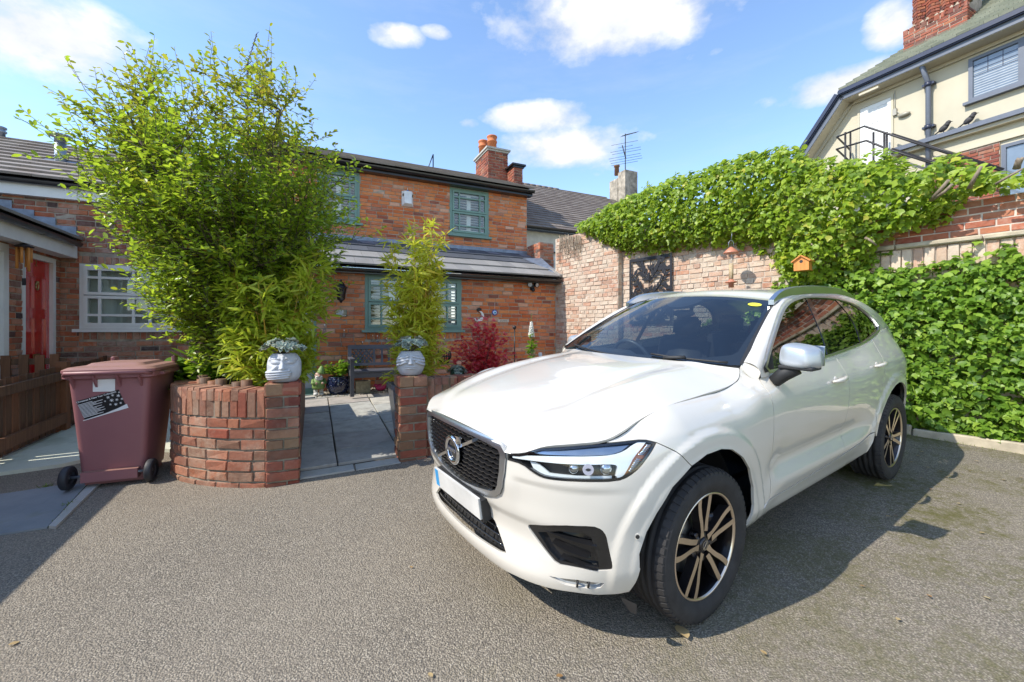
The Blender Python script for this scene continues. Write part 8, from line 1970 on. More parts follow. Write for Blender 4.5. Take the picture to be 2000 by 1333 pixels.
def face_mute(x, z):
    v = nose(x, z, .215, .118, .034, .024) + gs(x, z, 0, .128, .026, .014, .008) + gs(x, z, -.026, .122, .010, .010, .006) + gs(x, z, .026, .122, .010, .010, .006)
    v += eye(x, z, -.062, .178) + eye(x, z, .060, .178) + cap_(x, z, -.10, .196, -.03, .210, .012, .007) + cap_(x, z, .10, .196, .03, .210, .012, .007) + gs(x, z, -.055, .125, .03, .025, .010)
    for k, (z0, z1, xe) in enumerate(((.088, .104, .050), (.066, .084, .058), (.045, .063, .052), (.026, .043, .040))): v = max(v, .012 + cap_(x, z, -.125, z0, xe, z1, .0125, .020)) if cap_(x, z, -.125, z0, xe, z1, .0125, .020) > 0 else v
    v = max(v, cap_(x, z, -.10, .09, -.045, .142, .014, .018) + .004) if cap_(x, z, -.10, .09, -.045, .142, .014, .018) > 0 else v
    return v
def face_blind(x, z):
    v = nose(x, z, .20, .118, .032, .022) + gs(x, z, 0, .126, .022, .012, .007)
    r = abs(z - .080); v += .012 * math.exp(-(x / .045) ** 2 - ((z - .088) / .008) ** 2) + .012 * math.exp(-(x / .038) ** 2 - ((z - .072) / .009) ** 2) - .010 * math.exp(-(x / .046) ** 2 - ((z - .080) / .0035) ** 2)
    for sx in (-1, 1):
        for (z0, z1, xe) in ((.190, .196, .026), (.160, .166, .028), (.124, .138, .050)):
            c = cap_(x * sx, z, .135, z0 - .022, xe, z1, .0135, .017)
            if c > 0: v = max(v, .006 + c)
    return v
yawL = math.atan2(NX[1], NX[0]) + PI / 2
cL = A_((LPA0 + LPA1) / 2 + .005, LPN1 - .14) + UP * 1.072
f1 = face_pot('head_planter', 'white head planter with a hand over its mouth, on the gate pier by the bamboo', cL, .138, .130, .252, face_mute, .38, 3.0)
cR = A_((RPA0 + RPA1) / 2 - .0, RPN1 - .14) + UP * (zRP + .008)
f2 = face_pot('head_planter', 'white head planter with fingers over its eyes, on the gate pier beside the car', cR, .142, .134, .245, face_blind, .24, 2.0)
for cc, lab, sd in ((cL, 'cream-edged succulent spilling from the head planter with the covered mouth', 3), (cR, 'cream-edged succulent spilling from the head planter with the covered eyes', 8)):
    sp_ = thing('variegated_plant', lab, 'plant', cc + UP * .25, group='plants in the head planters'); rosettes(sp_, cc + UP * .30, .165, 26, np.random.RandomState(sd), (.042, .066), .42, 12)
    mb = MB(); rr = random.Random(sd)
    for k in range(16):
        a = rr.uniform(0, 6.28); q = np.array([math.cos(a) * .1, math.sin(a) * .1, rr.uniform(.02, .09)]); mb.tube([(0, 0, -.02), tuple(q * .6), tuple(q)], .004, 4)
    mb.build('stems', M_BARK, sp_)
# bench with lattice back
bn = thing('garden_bench', 'dark grey wooden garden bench with a lattice back under the cottage window', 'bench', PG(-3.82, .62, .03)); bn.rotation_euler = (0, 0, math.atan2(AX[1], AX[0]))
def bpart(name, boxes):
    mb = MB()
    for c, d, rot in boxes: mb.box(c, d, Matrix.Rotation(rot[1], 3, rot[0]) if rot else None)
    return mb.build(name, M_BENCH, bn)
BWd = 1.28; hx = BWd / 2
for x in (-hx + .03, hx - .03):
    bpart('leg', [((x, -.26, .30), (.06, .06, .60), None)]); bpart('leg', [((x, .24, .20), (.06, .06, .40), None), ((x, .27, .60), (.06, .055, .46), ('X', -.14))]); bpart('armrest', [((x, -.02, .615), (.07, .62, .03), None)])
    bpart('side_rail', [((x, 0, .36), (.045, .46, .07), None)])
for y in (-.25, -.155, -.06, .035, .13): bpart('seat_slat', [((0, y, .405), (BWd - .02, .082, .022), None)])
bpart('apron', [((0, -.25, .345), (BWd - .12, .03, .085), None)])
tl = ('X', -.14); by = lambda z: .245 + (z - .4) * .14
for z, h in ((.49, .05), (.795, .075)): bpart('back_rail', [((0, by(z), z), (BWd - .1, .03, h), tl)])
for x in (-.20, .20, -.06, .06): bpart('back_post', [((x, by(.64), .64), (.035, .025, .27), tl)])
for x0, x1 in ((-.57, -.22), (.22, .57)):
    for k in range(5):
        for sg in (1, -1):
            cx_ = x0 + (x1 - x0) * (k + .5) / 5; l = .36;
            a_ = R(52) * sg; pts = []
            ax, az = math.cos(a_) * l / 2, math.sin(a_) * l / 2; t0, t1 = -1.0, 1.0
            def cl_(px_, pz_): return max(x0, min(x1, px_)), max(.515, min(.76, pz_))
            P0, P1 = (cx_ - ax, .64 - abs(az) * (1 if sg > 0 else -1)), (cx_ + ax, .64 + abs(az) * (1 if sg > 0 else -1))
            n = 24; inside = [(P0[0] + (P1[0] - P0[0]) * i / n, P0[1] + (P1[1] - P0[1]) * i / n) for i in range(n + 1)]; inside = [p for p in inside if x0 - .01 <= p[0] <= x1 + .01 and .51 <= p[1] <= .765]
            if len(inside) < 3: continue
            p, q = inside[0], inside[-1]; mb = MB(); d = np.array([q[0] - p[0], 0, q[1] - p[1]]); L = np.linalg.norm(d); d /= L; nrm = np.array([-d[2], 0, d[0]]); o0 = np.array([p[0], by(p[1]) - .004 * sg, p[1]]); e1 = np.array([q[0] - p[0], by(q[1]) - by(p[1]), q[1] - p[1]])
            mb.frame_box(o0 - nrm * .013, e1, nrm * .026, np.array([0, .014, 0])); mb.build('lattice_bar', M_BENCH, bn)
# small things round the cottage door and bench
def local(name, lab, cat_, loc, rz=0.0, group=None): t = thing(name, lab, cat_, loc, rz, group); return t
face_rz = math.atan2(AX[1], AX[0])
lx, lz = fac(666, 572, .12); ln = local('wall_lantern', 'black six-sided wall lantern left of the cottage window', 'lantern', A_(lx, 0) + UP * lz, face_rz)
mb = MB(); mb.lathe([(.001, .235), (.012, .23), (.012, .20), (.03, .19), (.055, .16), (.075, .125), (.115, .09), (.118, .082)], 6, Matrix.Translation((0, -.15, 0))); mb.build('roof', M_BLACKIRON, ln)
mb = MB(); mb.lathe([(.055, -.13), (.085, .085)], 6, Matrix.Translation((0, -.15, 0)), smooth=False, cap=False); mb.build('lamp_glass', glass_mat('lantern_glass', (.35, .37, .38), 1.5), ln)
for k in range(6):
    a = PI / 3 * k; mb = MB(); mb.tube([(.057 * math.cos(a), -.15 + .057 * math.sin(a), -.13), (.087 * math.cos(a), -.15 + .087 * math.sin(a), .085)], .007, 5); mb.build('glazing_bar', M_BLACKIRON, ln)
mb = MB(); mb.lathe([(.001, -.19), (.02, -.18), (.03, -.15), (.06, -.135), (.06, -.12)], 6, Matrix.Translation((0, -.15, 0))); mb.build('base', M_BLACKIRON, ln)
mb = MB(); mb.tube([(0, -.15, -.12), (0, -.15, -.04)], .012, 8); mb.sphere((0, -.15, .0), .030, 10, 8, sc=(1, 1, 1.4)); mb.build('bulb', plain('warm_bulb', (.75, .62, .36), .2), ln)
mb = MB(); mb.box((0, -.012, .12), (.08, .022, .16)); mb.tube([(0, -.02, .14), (0, -.10, .20), (0, -.15, .215)], .010, 6); mb.build('bracket', M_BLACKIRON, ln)
px_, pz_ = fac(667, 612, .012); pq = local('number_plaque', 'black house number plaque with a white 1 on the brick wall', 'plaque', A_(px_, .012) + UP * pz_, face_rz); PW, PH = .185, .125
mb = MB(); mb.box((0, 0, 0), (PW, .012, PH)); mb.build('plate', plain('black_slate', (.010, .010, .011), .15, coat=.5), pq)
Mq = basis((0, -.0065, 0), (1, 0, 0), (0, 0, 1), (0, -1, 0)); M_PW = plain('plaque_print', (.75, .75, .76), .5); M_PGR = plain('plaque_grey', (.42, .43, .45), .5)
mb = MB(); mb.prism([(-PW * .5, -PH * .46), (-PW * .5, -.005), (-.06, .018), (-.03, .055), (.0, .05), (.012, -.02), (.02, -PH * .30)], Mq, .0005); mb.build('rock_picture', M_PGR, pq)
text_mesh('1', .095, Mq @ Matrix.Translation((.022, .018, .0008)), M_PW, 'numeral', pq, .0006, bold=.001); text_mesh('Rose Cottage', .026, Mq @ Matrix.Translation((.005, -.047, .0008)), M_PW, 'name_lettering', pq, .0005)
ax_, az_ = fac(796.5, 388.5, SL + .05); al = local('alarm_box', 'white wedge-shaped alarm box between the two upper windows', 'alarm box', A_(ax_, SL + .005) + UP * az_, face_rz)
mb = MB(); mb.add([(-.13, 0, -.17), (.13, 0, -.17), (.13, 0, .17), (-.13, 0, .17), (-.075, -.10, -.12), (.075, -.10, -.12), (.085, -.075, .165), (-.085, -.075, .165)], [(4, 5, 6, 7), (0, 1, 5, 4), (1, 2, 6, 5), (2, 3, 7, 6), (3, 0, 4, 7), (3, 2, 1, 0)]); mb.build('case', plain('alarm_white', (.70, .71, .72), .4), al)
mb = MB(); mb.lathe([(.022, 0), (.020, .02), (.001, .03)], 12, Matrix.Translation((0, -.045, .168))); mb.build('beacon', plain('blue_lens', (.10, .18, .55), .2), al)
for sx in (-1, 1):
    mb = MB()
    for k in range(3): mb.box((sx * .099, -.055, .09 - k * .022), (.03, .05, .007), Matrix.Rotation(sx * -.45, 3, 'Z'))
    mb.build('sounder_vent', M_BLACKM, al)
mb = MB(); mb.tube([(0, -.006, .17), (.0, -.006, .26)], .006, 5); mb.build('cable', M_WHITE, al)
fx, fz = fac(1041, 560, .05); fl2 = local('floodlight', 'black twin floodlight under the eaves at the right end of the cottage', 'floodlight', A_(fx, .0) + UP * fz, face_rz)
for x in (-.085, .085):
    mb = MB(); Mx = Matrix.Translation((x, -.07, .035)) @ Matrix.Rotation(R(100), 4, 'X') @ Matrix.Rotation(R(x * 150), 4, 'Y'); mb.lathe([(.02, -.07), (.048, -.05), (.055, .02), (.052, .022)], 18, Mx, cap=False); mb.lathe([(.001, -.07), (.02, -.07)], 18, Mx, cap=False); mb.build('lamp_head', M_BLACKIRON, fl2)
    mb = MB(); mb.lathe([(.001, .012), (.05, .012)], 18, Mx, cap=False); mb.build('lens', plain('flood_lens', (.32, .34, .37), .15, coat=1), fl2)
mb = MB(); mb.sphere((0, -.06, -.075), .042, 12, 8); mb.box((0, -.02, -.02), (.09, .04, .13)); mb.build('sensor', M_BLACKIRON, fl2)
ex_, ez_ = fac(966.5, 611, .02); ey_ = local('eye_charm', 'blue glass eye charm hanging on a string on the brick wall', 'charm', A_(ex_, .015) + UP * ez_, face_rz); Mv = Matrix.Rotation(R(90), 4, 'X')
for r_, y_, m_ in ((.062, 0, plain('cobalt_glass', (.02, .07, .34), .1, coat=1)), (.040, .008, plain('white_glass', (.72, .76, .80), .2)), (.030, .011, plain('sky_blue_glass', (.12, .38, .70), .15)), (.012, .014, M_BLACKM)):
    mb = MB(); mb.lathe([(r_, -.006), (r_, .004), (r_ * .8, .008), (.001, .009)], 24, Matrix.Translation((0, -y_, 0)) @ Mv); mb.build('eye_ring', m_, ey_)
mb = MB(); mb.tube([(0, 0, .06), (.002, .005, .21)], .003, 5); mb.build('string', M_WHITE, ey_)
sx_, sz_ = fac(983, 627, .01); st_ = local('wall_sign', 'small pale painted strip sign on the brick wall under the eye charm', 'sign', A_(sx_, .012) + UP * sz_, face_rz)
mb = MB(); mb.box((0, 0, 0), (.26, .012, .062)); mb.build('board', plain('worn_sign', (.50, .42, .34), .7, var=.3), st_); Ms2 = basis((0, -.0065, 0), (1, 0, 0), (0, 0, 1), (0, -1, 0)); text_mesh("Jo's Yard", .042, Ms2, M_BLACKM, 'lettering', st_, .0005)
kx, kz = fac(936, 618, .05); mk = local('moon_face', 'white crescent moon plaque with a black cap, half hidden by the red maple', 'plaque', A_(kx, .012) + UP * kz, face_rz)
mb = MB(); Mk_ = basis((0, 0, 0), (1, 0, 0), (0, 0, 1), (0, -1, 0)); cres = [(.115 * math.cos(t), .115 * math.sin(t)) for t in np.linspace(R(-150), R(70), 26)] + [(.035 + .085 * math.cos(t) - .06, .02 + .085 * math.sin(t)) for t in np.linspace(R(70), R(-140), 22)]
mb.prism(cres, Mk_, .025); mb.build('crescent', M_WHITE, mk); mb = MB(); mb.prism([(-.03, .10), (.06, .13), (.05, .165), (.0, .18), (-.05, .15)], Mk_, .03); mb.build('cap', M_BLACKM, mk)
mb = MB(); mb.tube([Mk_ @ Vector((.05, -.02, .028)), Mk_ @ Vector((.09, .0, .028))], .006, 5); mb.build('eyebrow', M_BLACKM, mk)
hx_, hz0 = fac(1005, 690, .35); _, hz1 = fac(1005, 640, .35); hp = local('garden_pole', 'black iron garden pole with a round knob in front of the brick wall', 'pole', A_(hx_, .35) + UP * (hz0 - .6))
mb = MB(); mb.tube([(0, 0, 0), (0, 0, hz1 - hz0 + .6)], .012, 8); mb.build('rod', M_BLACKIRON, hp); mb = MB(); mb.sphere((0, 0, hz1 - hz0 + .6), .038, 12, 8); mb.build('knob', M_BLACKIRON, hp)
BOT = [(634, 643), (672, 653), (728, 663), (737, 664), (755, 670), (708, 676), (775, 677), (868, 668), (849, 673), (832, 678)]
M_BOTTLE = glass_mat('clear_bottle', (.80, .84, .86), 1.7, .05); bo = None
for i, (x, y) in enumerate(BOT):
    a, z = fac(x, y, .03)
    if bo is None:
        bo = local('glass_bottle', 'small clear glass bottle hung on the brick wall', 'bottle', A_(a, .035) + UP * z, 0, 'little glass bottles hung on the cottage wall')
        mb = MB(); mb.lathe([(.001, -.06), (.026, -.055), (.028, -.02), (.012, .02), (.010, .05), (.013, .055)], 12); mb.build('glass', M_BOTTLE, bo); mb = MB(); mb.tube([(0, .0, .055), (0, .005, .085)], .008, 6); mb.build('stopper', M_WHITE, bo)
        lst = ['small clear glass bottle hung on the wall, nearest the front door', 'small clear glass bottle hung on the wall left of the window sill', 'small clear glass bottle under the left end of the window sill', 'small clear glass bottle close beside another under the window sill', 'small clear glass bottle under the sill above the bench back', 'small clear glass bottle low above the left end of the bench', 'small clear glass bottle just above the bench by the bamboo', 'small clear glass bottle on the wall right of the bamboo, highest of three', 'small clear glass bottle right of the bamboo, middle of three', 'small clear glass bottle right of the bamboo, lowest of three']
        bo['label'] = lst[0]
    else:
        c = copy_tree(bo); c.location = V3(A_(a, .035) + UP * z); c['label'] = lst[i]
gn = local('garden_gnome', 'garden gnome in a green hat and tunic beside the front door', 'gnome', PG(-4.93, .36, .03), face_rz + .15); M_GNG = plain('gnome_green', (.17, .27, .07), .6); M_GNW = plain('gnome_white', (.62, .61, .58), .6); M_GNF = plain('gnome_skin', (.56, .36, .27), .6)
mb = MB()
for x in (-.045, .045): mb.sphere((x, -.02, .03), .045, 12, 8, sc=(.9, 1.25, .7)); mb.tube([(x, 0, .03), (x * .9, 0, .13)], [.034, .038], 10)
mb.build('boots_and_legs', M_GNW, gn)
mb = MB(); mb.lathe([(.095, .12), (.105, .15), (.095, .22), (.075, .29), (.05, .31)], 20); mb.build('tunic', M_GNG, gn)
mb = MB(); mb.tube([(-.08, 0, .27), (-.105, -.05, .22), (-.05, -.095, .22)], [.030, .026, .022], 9); mb.tube([(.08, 0, .27), (.105, -.05, .22), (.05, -.095, .22)], [.030, .026, .022], 9); mb.build('arms', M_GNG, gn)
mb = MB(); mb.sphere((0, -.01, .345), .062, 14, 10); mb.sphere((0, -.075, .34), .018, 8, 6); mb.sphere((-.05, -.095, .22), .022, 8, 6); mb.sphere((.05, -.095, .22), .022, 8, 6); mb.build('face_and_hands', M_GNF, gn)
mb = MB(); mb.sphere((0, -.045, .30), .062, 12, 9, sc=(1.05, .7, .95)); mb.sphere((-.025, -.075, .325), .024, 8, 6, sc=(1.3, .7, .6)); mb.sphere((.025, -.075, .325), .024, 8, 6, sc=(1.3, .7, .6)); mb.build('beard', M_GNW, gn)
mb = MB(); mb.lathe([(.074, .37), (.070, .40), (.050, .45), (.022, .50), (.001, .53)], 16, Matrix.Rotation(R(6), 4, 'Y')); mb.build('hat', M_GNG, gn)
bp = local('blue_pot', 'dark blue glazed pot with a leaf pattern beside the bench', 'plant pot', PG(-4.62, .34, .03)); mb = MB(); mb.lathe([(.12, 0), (.17, .06), (.19, .15), (.175, .25), (.16, .28), (.17, .30), (.15, .30), (.145, .26)], 28); mb.build('pot', plain('navy_glaze', (.012, .018, .055), .18, var=.5, scale=22, coat=.8), bp)
mb = MB(); rr = random.Random(2)
for k in range(14):
    a = rr.uniform(0, 6.28); z = rr.uniform(.06, .22)
    for s_ in (-1, 1):
        q = [(math.cos(a + s_ * t * .5) * .192, math.sin(a + s_ * t * .5) * .192, z + .06 * math.sin(t * 3)) for t in np.linspace(0, 1, 5)]; mb.tube(q, .006, 5)
mb.build('relief', plain('navy_relief', (.02, .03, .085), .25, coat=.6), bp)
def leafy(name, lab, cat_, c, r_, h, n, mat, seed, sz=(.06, .11), tmpl=LEAF_OVAL, w=1.5, group=None):
    th = thing(name, lab, cat_, c, 0, group); rs = np.random.RandomState(seed); st = MB(); P_, N1, T_, S_ = [], [], [], []
    for i in range(n):
        a = rs.uniform(0, 6.28); rr_ = r_ * math.sqrt(rs.uniform(.05, 1)); q = np.asarray(c) + np.array([math.cos(a) * rr_, math.sin(a) * rr_, h * rs.uniform(.45, 1.0) * (1 - .3 * (rr_ / r_) ** 2)]); b = np.asarray(c) + np.array([math.cos(a) * rr_ * .25, math.sin(a) * rr_ * .25, 0])
        st.tube([b, (b + q) / 2 + np.array([0, 0, .02]), q], [.004, .003, .002], 4, cap=False); m = rs.randint(5, 9); d = unitv(q - b)
        P_.append(b + (q - b) * rs.uniform(.5, 1, m)[:, None]); rad = rs.normal(0, .6, (m, 3)); T_.append(rad + d * .4 + np.array([math.cos(a), math.sin(a), 0]) * .3); N1.append(UP[None] + rs.normal(0, .35, (m, 3))); S_.append(rs.uniform(sz[0], sz[1], m))
    tag(bw(st, 'stems', M_LUSH, th), kind='stuff'); tag(putw(bpy.data.objects.new('leaves', leaf_mesh('leaves', cat(P_), cat(N1), cat(T_), cat(S_), tmpl, mat, w)), th), kind='stuff'); return th
leafy('potted_plant', 'lush green leafy plant in the dark blue pot', 'plant', PG(-4.62, .34, .31), .21, .33, 34, M_LUSH, 4, (.06, .10))
leafy('potted_plant', 'leafy green plant behind the lattice of the bench back', 'plant', PG(-4.25, .14, .35), .14, .36, 18, M_LUSH, 6, (.05, .09))
hb = WG(-6.0, 2.6); hb[2] = .86
leafy('broad_leaved_plant', 'bright green broad-leaved plant in the planter beside the bin', 'plant', WG(-6.13, 2.75) * np.array([1, 1, 0]) + UP * .88, .22, .42, 24, M_LUSH, 15, (.12, .20), LEAF_OVAL, 1.7)
tb_ = local('tin_planter', 'weathered square tin planter under the left end of the bench', 'planter', PG(-4.22, .42, .03), face_rz); mb = MB(); mb.frame_box((-.12, -.09, 0), (.24, 0, 0), (0, .18, 0), (0, 0, .20)); mb.frame_box((-.125, -.095, .19), (.25, 0, 0), (0, .19, 0), (0, 0, .016)); mb.build('tin', plain('old_tin', (.30, .27, .18), .6, var=.3, scale=20), tb_)
mb = MB(); mb.tube([(.055 * math.cos(t), -.092, .10 + .055 * math.sin(t)) for t in np.linspace(0, 2 * PI, 25)], .004, 5); mb.build('embossed_ring', plain('dull_brass', (.25, .22, .14), .5), tb_)
wc2 = local('watering_can', 'pink flamingo-shaped watering can under the bench', 'watering can', PG(-3.92, .46, .03), face_rz); M_PINK = plain('pink_plastic', (.62, .045, .16), .35)
mb = MB(); mb.sphere((0, 0, .07), .075, 16, 10, sc=(1.25, .8, .85)); mb.build('body', M_PINK, wc2); mb = MB(); mb.tube([(.07, 0, .08), (.105, 0, .14), (.10, 0, .21), (.085, 0, .25), (.11, 0, .265), (.13, 0, .25)], [.030, .018, .014, .015, .017, .006], 9); mb.build('neck_spout', M_PINK, wc2)
mb = MB(); mb.tube([(-.07, 0, .10), (-.10, 0, .12), (-.13, 0, .10)], [.03, .018, .004], 8); mb.build('tail', M_PINK, wc2)
for k, (a, n, r_, lab) in enumerate(((-3.76, .5, .05, 'dark round stone under the bench beside the pink watering can'), (-3.63, .45, .042, 'dark round stone under the bench, nearer the gate pier'))):
    mb = MB(); mb.sphere((0, 0, r_ * .75), r_, 14, 10, sc=(1.15, .9, .8)); o = mb.build('stone', plain('dark_stone', (.07, .075, .09), .7, var=.4, scale=25), None, PG(a, n, .03)); tag(o, lab, 'stone')
tr = local('stone_trough', 'buff stone block planter behind the low wall, right of the bamboo', 'planter', WG(-3.62, 3.35, .45), face_rz); mb = MB(); mb.bevbox((0, 0, .12), (.30, .24, .27), .015); mb.build('block', plain('buff_block', (.36, .27, .15), .85, var=.35, scale=14, bump=.4), tr); mb = MB(); mb.bevbox((0, 0, -.2), (.30, .24, .36), .01); mb.build('plinth', M_STONE, tr)
sb_ = thing('variegated_bush', 'small round variegated bush in a black pot, left of the red maple', 'bush', WG(-3.40, 3.3, .55)); rosettes(sb_, WG(-3.40, 3.3, .74), .115, 60, np.random.RandomState(44), (.022, .036), .7, 9)
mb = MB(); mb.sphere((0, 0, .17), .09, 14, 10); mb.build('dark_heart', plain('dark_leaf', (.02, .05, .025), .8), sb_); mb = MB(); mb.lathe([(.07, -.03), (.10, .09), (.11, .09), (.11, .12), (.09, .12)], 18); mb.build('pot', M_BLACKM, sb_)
bk = thing('iron_basket', 'small dark iron basket on the wall top right of the bamboo', 'basket', WG(-3.55, 3.25, .85));
for k in range(9):
    a = 2 * PI * k / 9; mb = MB(); mb.tube([(.04 * math.cos(a), .04 * math.sin(a), 0), (.085 * math.cos(a), .085 * math.sin(a), .10), (.07 * math.cos(a), .07 * math.sin(a), .17)], .006, 5); mb.build('bar', M_BLACKIRON, bk)
mb = MB(); mb.tube([(.085 * math.cos(t), .085 * math.sin(t), .10) for t in np.linspace(0, 2 * PI, 20)], .005, 5); mb.build('hoop', M_BLACKIRON, bk)
fb = WG(-.82, 1.2); fgz = [CAMP[2] - (y - PCY) / FPX * fb[1] for y in (698, 612, 628, 650)]
fg = thing('foxglove', 'tall white flower spire in front of the right end of the brick wall', 'flower', (fb[0], fb[1], gz(fb[0], fb[1]))); rs = np.random.RandomState(3)
fx0 = CAMP[0] + (1038 - PCX) / FPX * fb[1]; f0 = np.array([fx0, fb[1], gz(fx0, fb[1])])
mb = MB(); mb.tube([f0, f0 * np.array([1, 1, 0]) + UP * fgz[1]], [.008, .003], 6); bw(mb, 'stem', M_LUSH, fg)
mb = MB()
for k in range(46):
    t = k / 46; z = fgz[3] - .05 + (fgz[2] - fgz[3] + .05) * t; a = k * 2.4; r_ = .055 * (1 - .7 * t); c = np.array([f0[0], f0[1], z]); d = np.array([math.cos(a), math.sin(a), -.5]); mb.tube([c, c + d * r_ * .6, c + d * r_ * 1.15], [.006, .015, .019], 6)
tag(bw(mb, 'flowers', plain('white_petal', (.74, .73, .66), .6), fg), kind='stuff')
me = leaf_mesh('leaves', np.repeat(f0[None], 60, 0) + UP * rs.uniform(.55, 1.0, (60, 1)) * (fgz[3] - f0[2] - .05), UP[None] + rs.normal(0, .4, (60, 3)), rs.normal(0, .7, (60, 3)), rs.uniform(.07, .16, 60), LEAF_OVAL, M_LUSH); tag(putw(bpy.data.objects.new('leaves', me), fg), kind='stuff')
# on the old wall: cut-metal panel, feeder, nest box
s0, z0 = wall_px(1229, 507, M2 + .05); s1, z1 = wall_px(1312, 496, M2 + .05); pzt = (z0 + z1) / 2; pw = s1 - s0
mp = thing('metal_panel', 'dark cut-metal screen of leaves hung on the old brick wall', 'wall panel', Wp((s0 + s1) / 2, M2 + .04, pzt - .7)); Mp_ = basis(Wp((s0 + s1) / 2, M2 + .035, pzt - .62), WD, UP, WM) if np.dot(np.cross(WD, UP), WM) > 0 else basis(Wp((s0 + s1) / 2, M2 + .035, pzt - .62), -WD, UP, WM)
M_PANEL = plain('dark_panel_metal', (.020, .021, .027), .5, .3); ph = .62; hw = pw / 2
mb = MB()
for (x0, x1, y0, y1) in ((-hw, hw, ph - .055, ph), (-hw, hw, -ph, -ph + .055), (-hw, -hw + .04, -ph + .055, ph - .055), (hw - .04, hw, -ph + .055, ph - .055)): mb.prism([(x0, y0), (x1, y0), (x1, y1), (x0, y1)], Mp_, .012)
bw(mb, 'frame', M_PANEL, mp)
rr = random.Random(31)
def leafpoly(x, y, l, w, a):
    pts = [(0, 0), (l * .2, w * .42), (l * .5, w * .5), (l * .8, w * .28), (l, 0), (l * .8, -w * .28), (l * .5, -w * .5), (l * .2, -w * .42)]; c, s_ = math.cos(a), math.sin(a); return [(x + p * c - q * s_, y + p * s_ + q * c) for p, q in pts]
def stem_curve(x0, y0, x1, y1, bend, n=7):
    nx, ny = -(y1 - y0), x1 - x0; L = math.hypot(nx, ny); return [(x0 + (x1 - x0) * t + nx / L * bend * math.sin(PI * t), y0 + (y1 - y0) * t + ny / L * bend * math.sin(PI * t)) for t in np.linspace(0, 1, n)]
k = 0
for (x0, y0, x1, y1, bd) in ((0, -ph, .02, .58, .03), (0, -.45, -.34, -.05, .06), (.01, -.4, .34, .0, -.06), (0, -.15, -.34, .30, .05), (.01, -.1, .33, .35, -.05), (.01, .15, -.22, .55, .03), (.01, .2, .24, .56, -.03), (0, -.6, -.34, -.35, .04), (0, -.6, .34, -.36, -.04)):
    c = stem_curve(x0, y0, x1, y1, bd); mb = MB(); mb.tube([Mp_ @ Vector((p[0], p[1], .006)) for p in c], .010, 5); bw(mb, 'stem', M_PANEL, mp)
    for i in range(1, 7):
        x, y = c[i]; d = math.atan2(c[i][1] - c[i - 1][1], c[i][0] - c[i - 1][0])
        for sg in (1, -1):
            l = rr.uniform(.11, .16); a = d + sg * rr.uniform(.55, .95); p = [(max(-hw + .01, min(hw - .01, q[0])), max(-ph + .01, min(ph - .01, q[1]))) for q in leafpoly(x, y, l, l * .46, a)]
            mb = MB(); mb.prism(p, Mp_ @ Matrix.Translation((0, 0, .0005 * (k % 17))), .004); bw(mb, 'leaf', M_PANEL, mp); k += 1
fs_, fzt = wall_px(1428, 487, .22); fd = thing('bird_feeder', 'tube bird feeder with a copper roof full of pale seed, hanging from the ivy', 'bird feeder', Wp(fs_, .22, fzt)); _, fzb = wall_px(1428, 562, .22); H_ = fzt - fzb
M_COPPER = plain('copper_plastic', (.48, .19, .12), .5);
mb = MB(); mb.lathe([(.001, .035), (.02, .03), (.075, -.02), (.11, -.055), (.108, -.065), (.02, -.05)], 22); mb.build('roof', M_COPPER, fd)
mb = MB(); mb.lathe([(.034, -.05), (.034, -H_ + .10)], 18, cap=False); mb.build('tube', glass_mat('feeder_tube', (.92, .93, .92), 1.35), fd)
mb = MB(); mb.lathe([(.030, -.22), (.030, -H_ + .10)], 16); mb.build('seed', plain('bird_seed', (.55, .40, .24), .9, var=.45, scale=90), fd)
mb = MB(); mb.lathe([(.036, -H_ + .12), (.04, -H_ + .10), (.085, -H_ + .085), (.085, -H_ + .075), (.038, -H_ + .06), (.038, -H_), (.001, -H_)], 22); mb.build('tray', M_COPPER, fd)
mb = MB(); mb.tube([(-.035, 0, .01), (-.038, 0, .09), (-.02, 0, .125), (.02, 0, .125), (.038, 0, .09), (.035, 0, .01)], .005, 6); mb.tube([(0, 0, .125), (.01, -.0, .22), (.03, .03, .28)], .004, 5); mb.build('hanger', M_GALV, fd)
ns_, nzb = wall_px(1563, 528, .42); _, nzt = wall_px(1563, 499, .42); HH = nzt - nzb; nb = thing('nest_box', 'orange wooden bird nest box with a round hole, half sunk in the ivy', 'bird box', Wp(ns_, .34, nzb))
Mn = basis(Wp(ns_, .24, nzb) - np.asarray(nb.location), -WD if np.dot(np.cross(-WD, WM), UP) > 0 else WD, WM, UP); hwn = .085
mb = MB(); mb.add([Mn @ Vector(p) for p in ((-hwn, 0, 0), (hwn, 0, 0), (hwn, 0, HH * .66), (0, 0, HH * .95), (-hwn, 0, HH * .66), (-hwn, .15, 0), (hwn, .15, 0), (hwn, .15, HH * .66), (0, .15, HH * .95), (-hwn, .15, HH * .66))], [(0, 1, 2, 3, 4), (9, 8, 7, 6, 5), (0, 5, 6, 1), (1, 6, 7, 2), (4, 9, 5, 0)]); mb.build('box', M_ORANGEWOOD, nb)
for sg in (-1, 1):
    mb = MB(); o0 = np.array([0, -.005, HH * .95]); e = np.array([sg * (hwn + .02), 0, -HH * .29 - .02]); mb.frame_box(Mn @ V3(o0), Mn.to_3x3() @ V3(e), Mn.to_3x3() @ Vector((0, .18, 0)), Mn.to_3x3() @ Vector((sg * .006, 0, .014))); mb.build('roof_board', M_ORANGEWOOD, nb)
mb = MB(); mb.tube([Mn @ Vector((.0, .149, HH * .60)), Mn @ Vector((.0, .152, HH * .60))], .020, 16); mb.build('entrance_hole', M_BLACKM, nb)
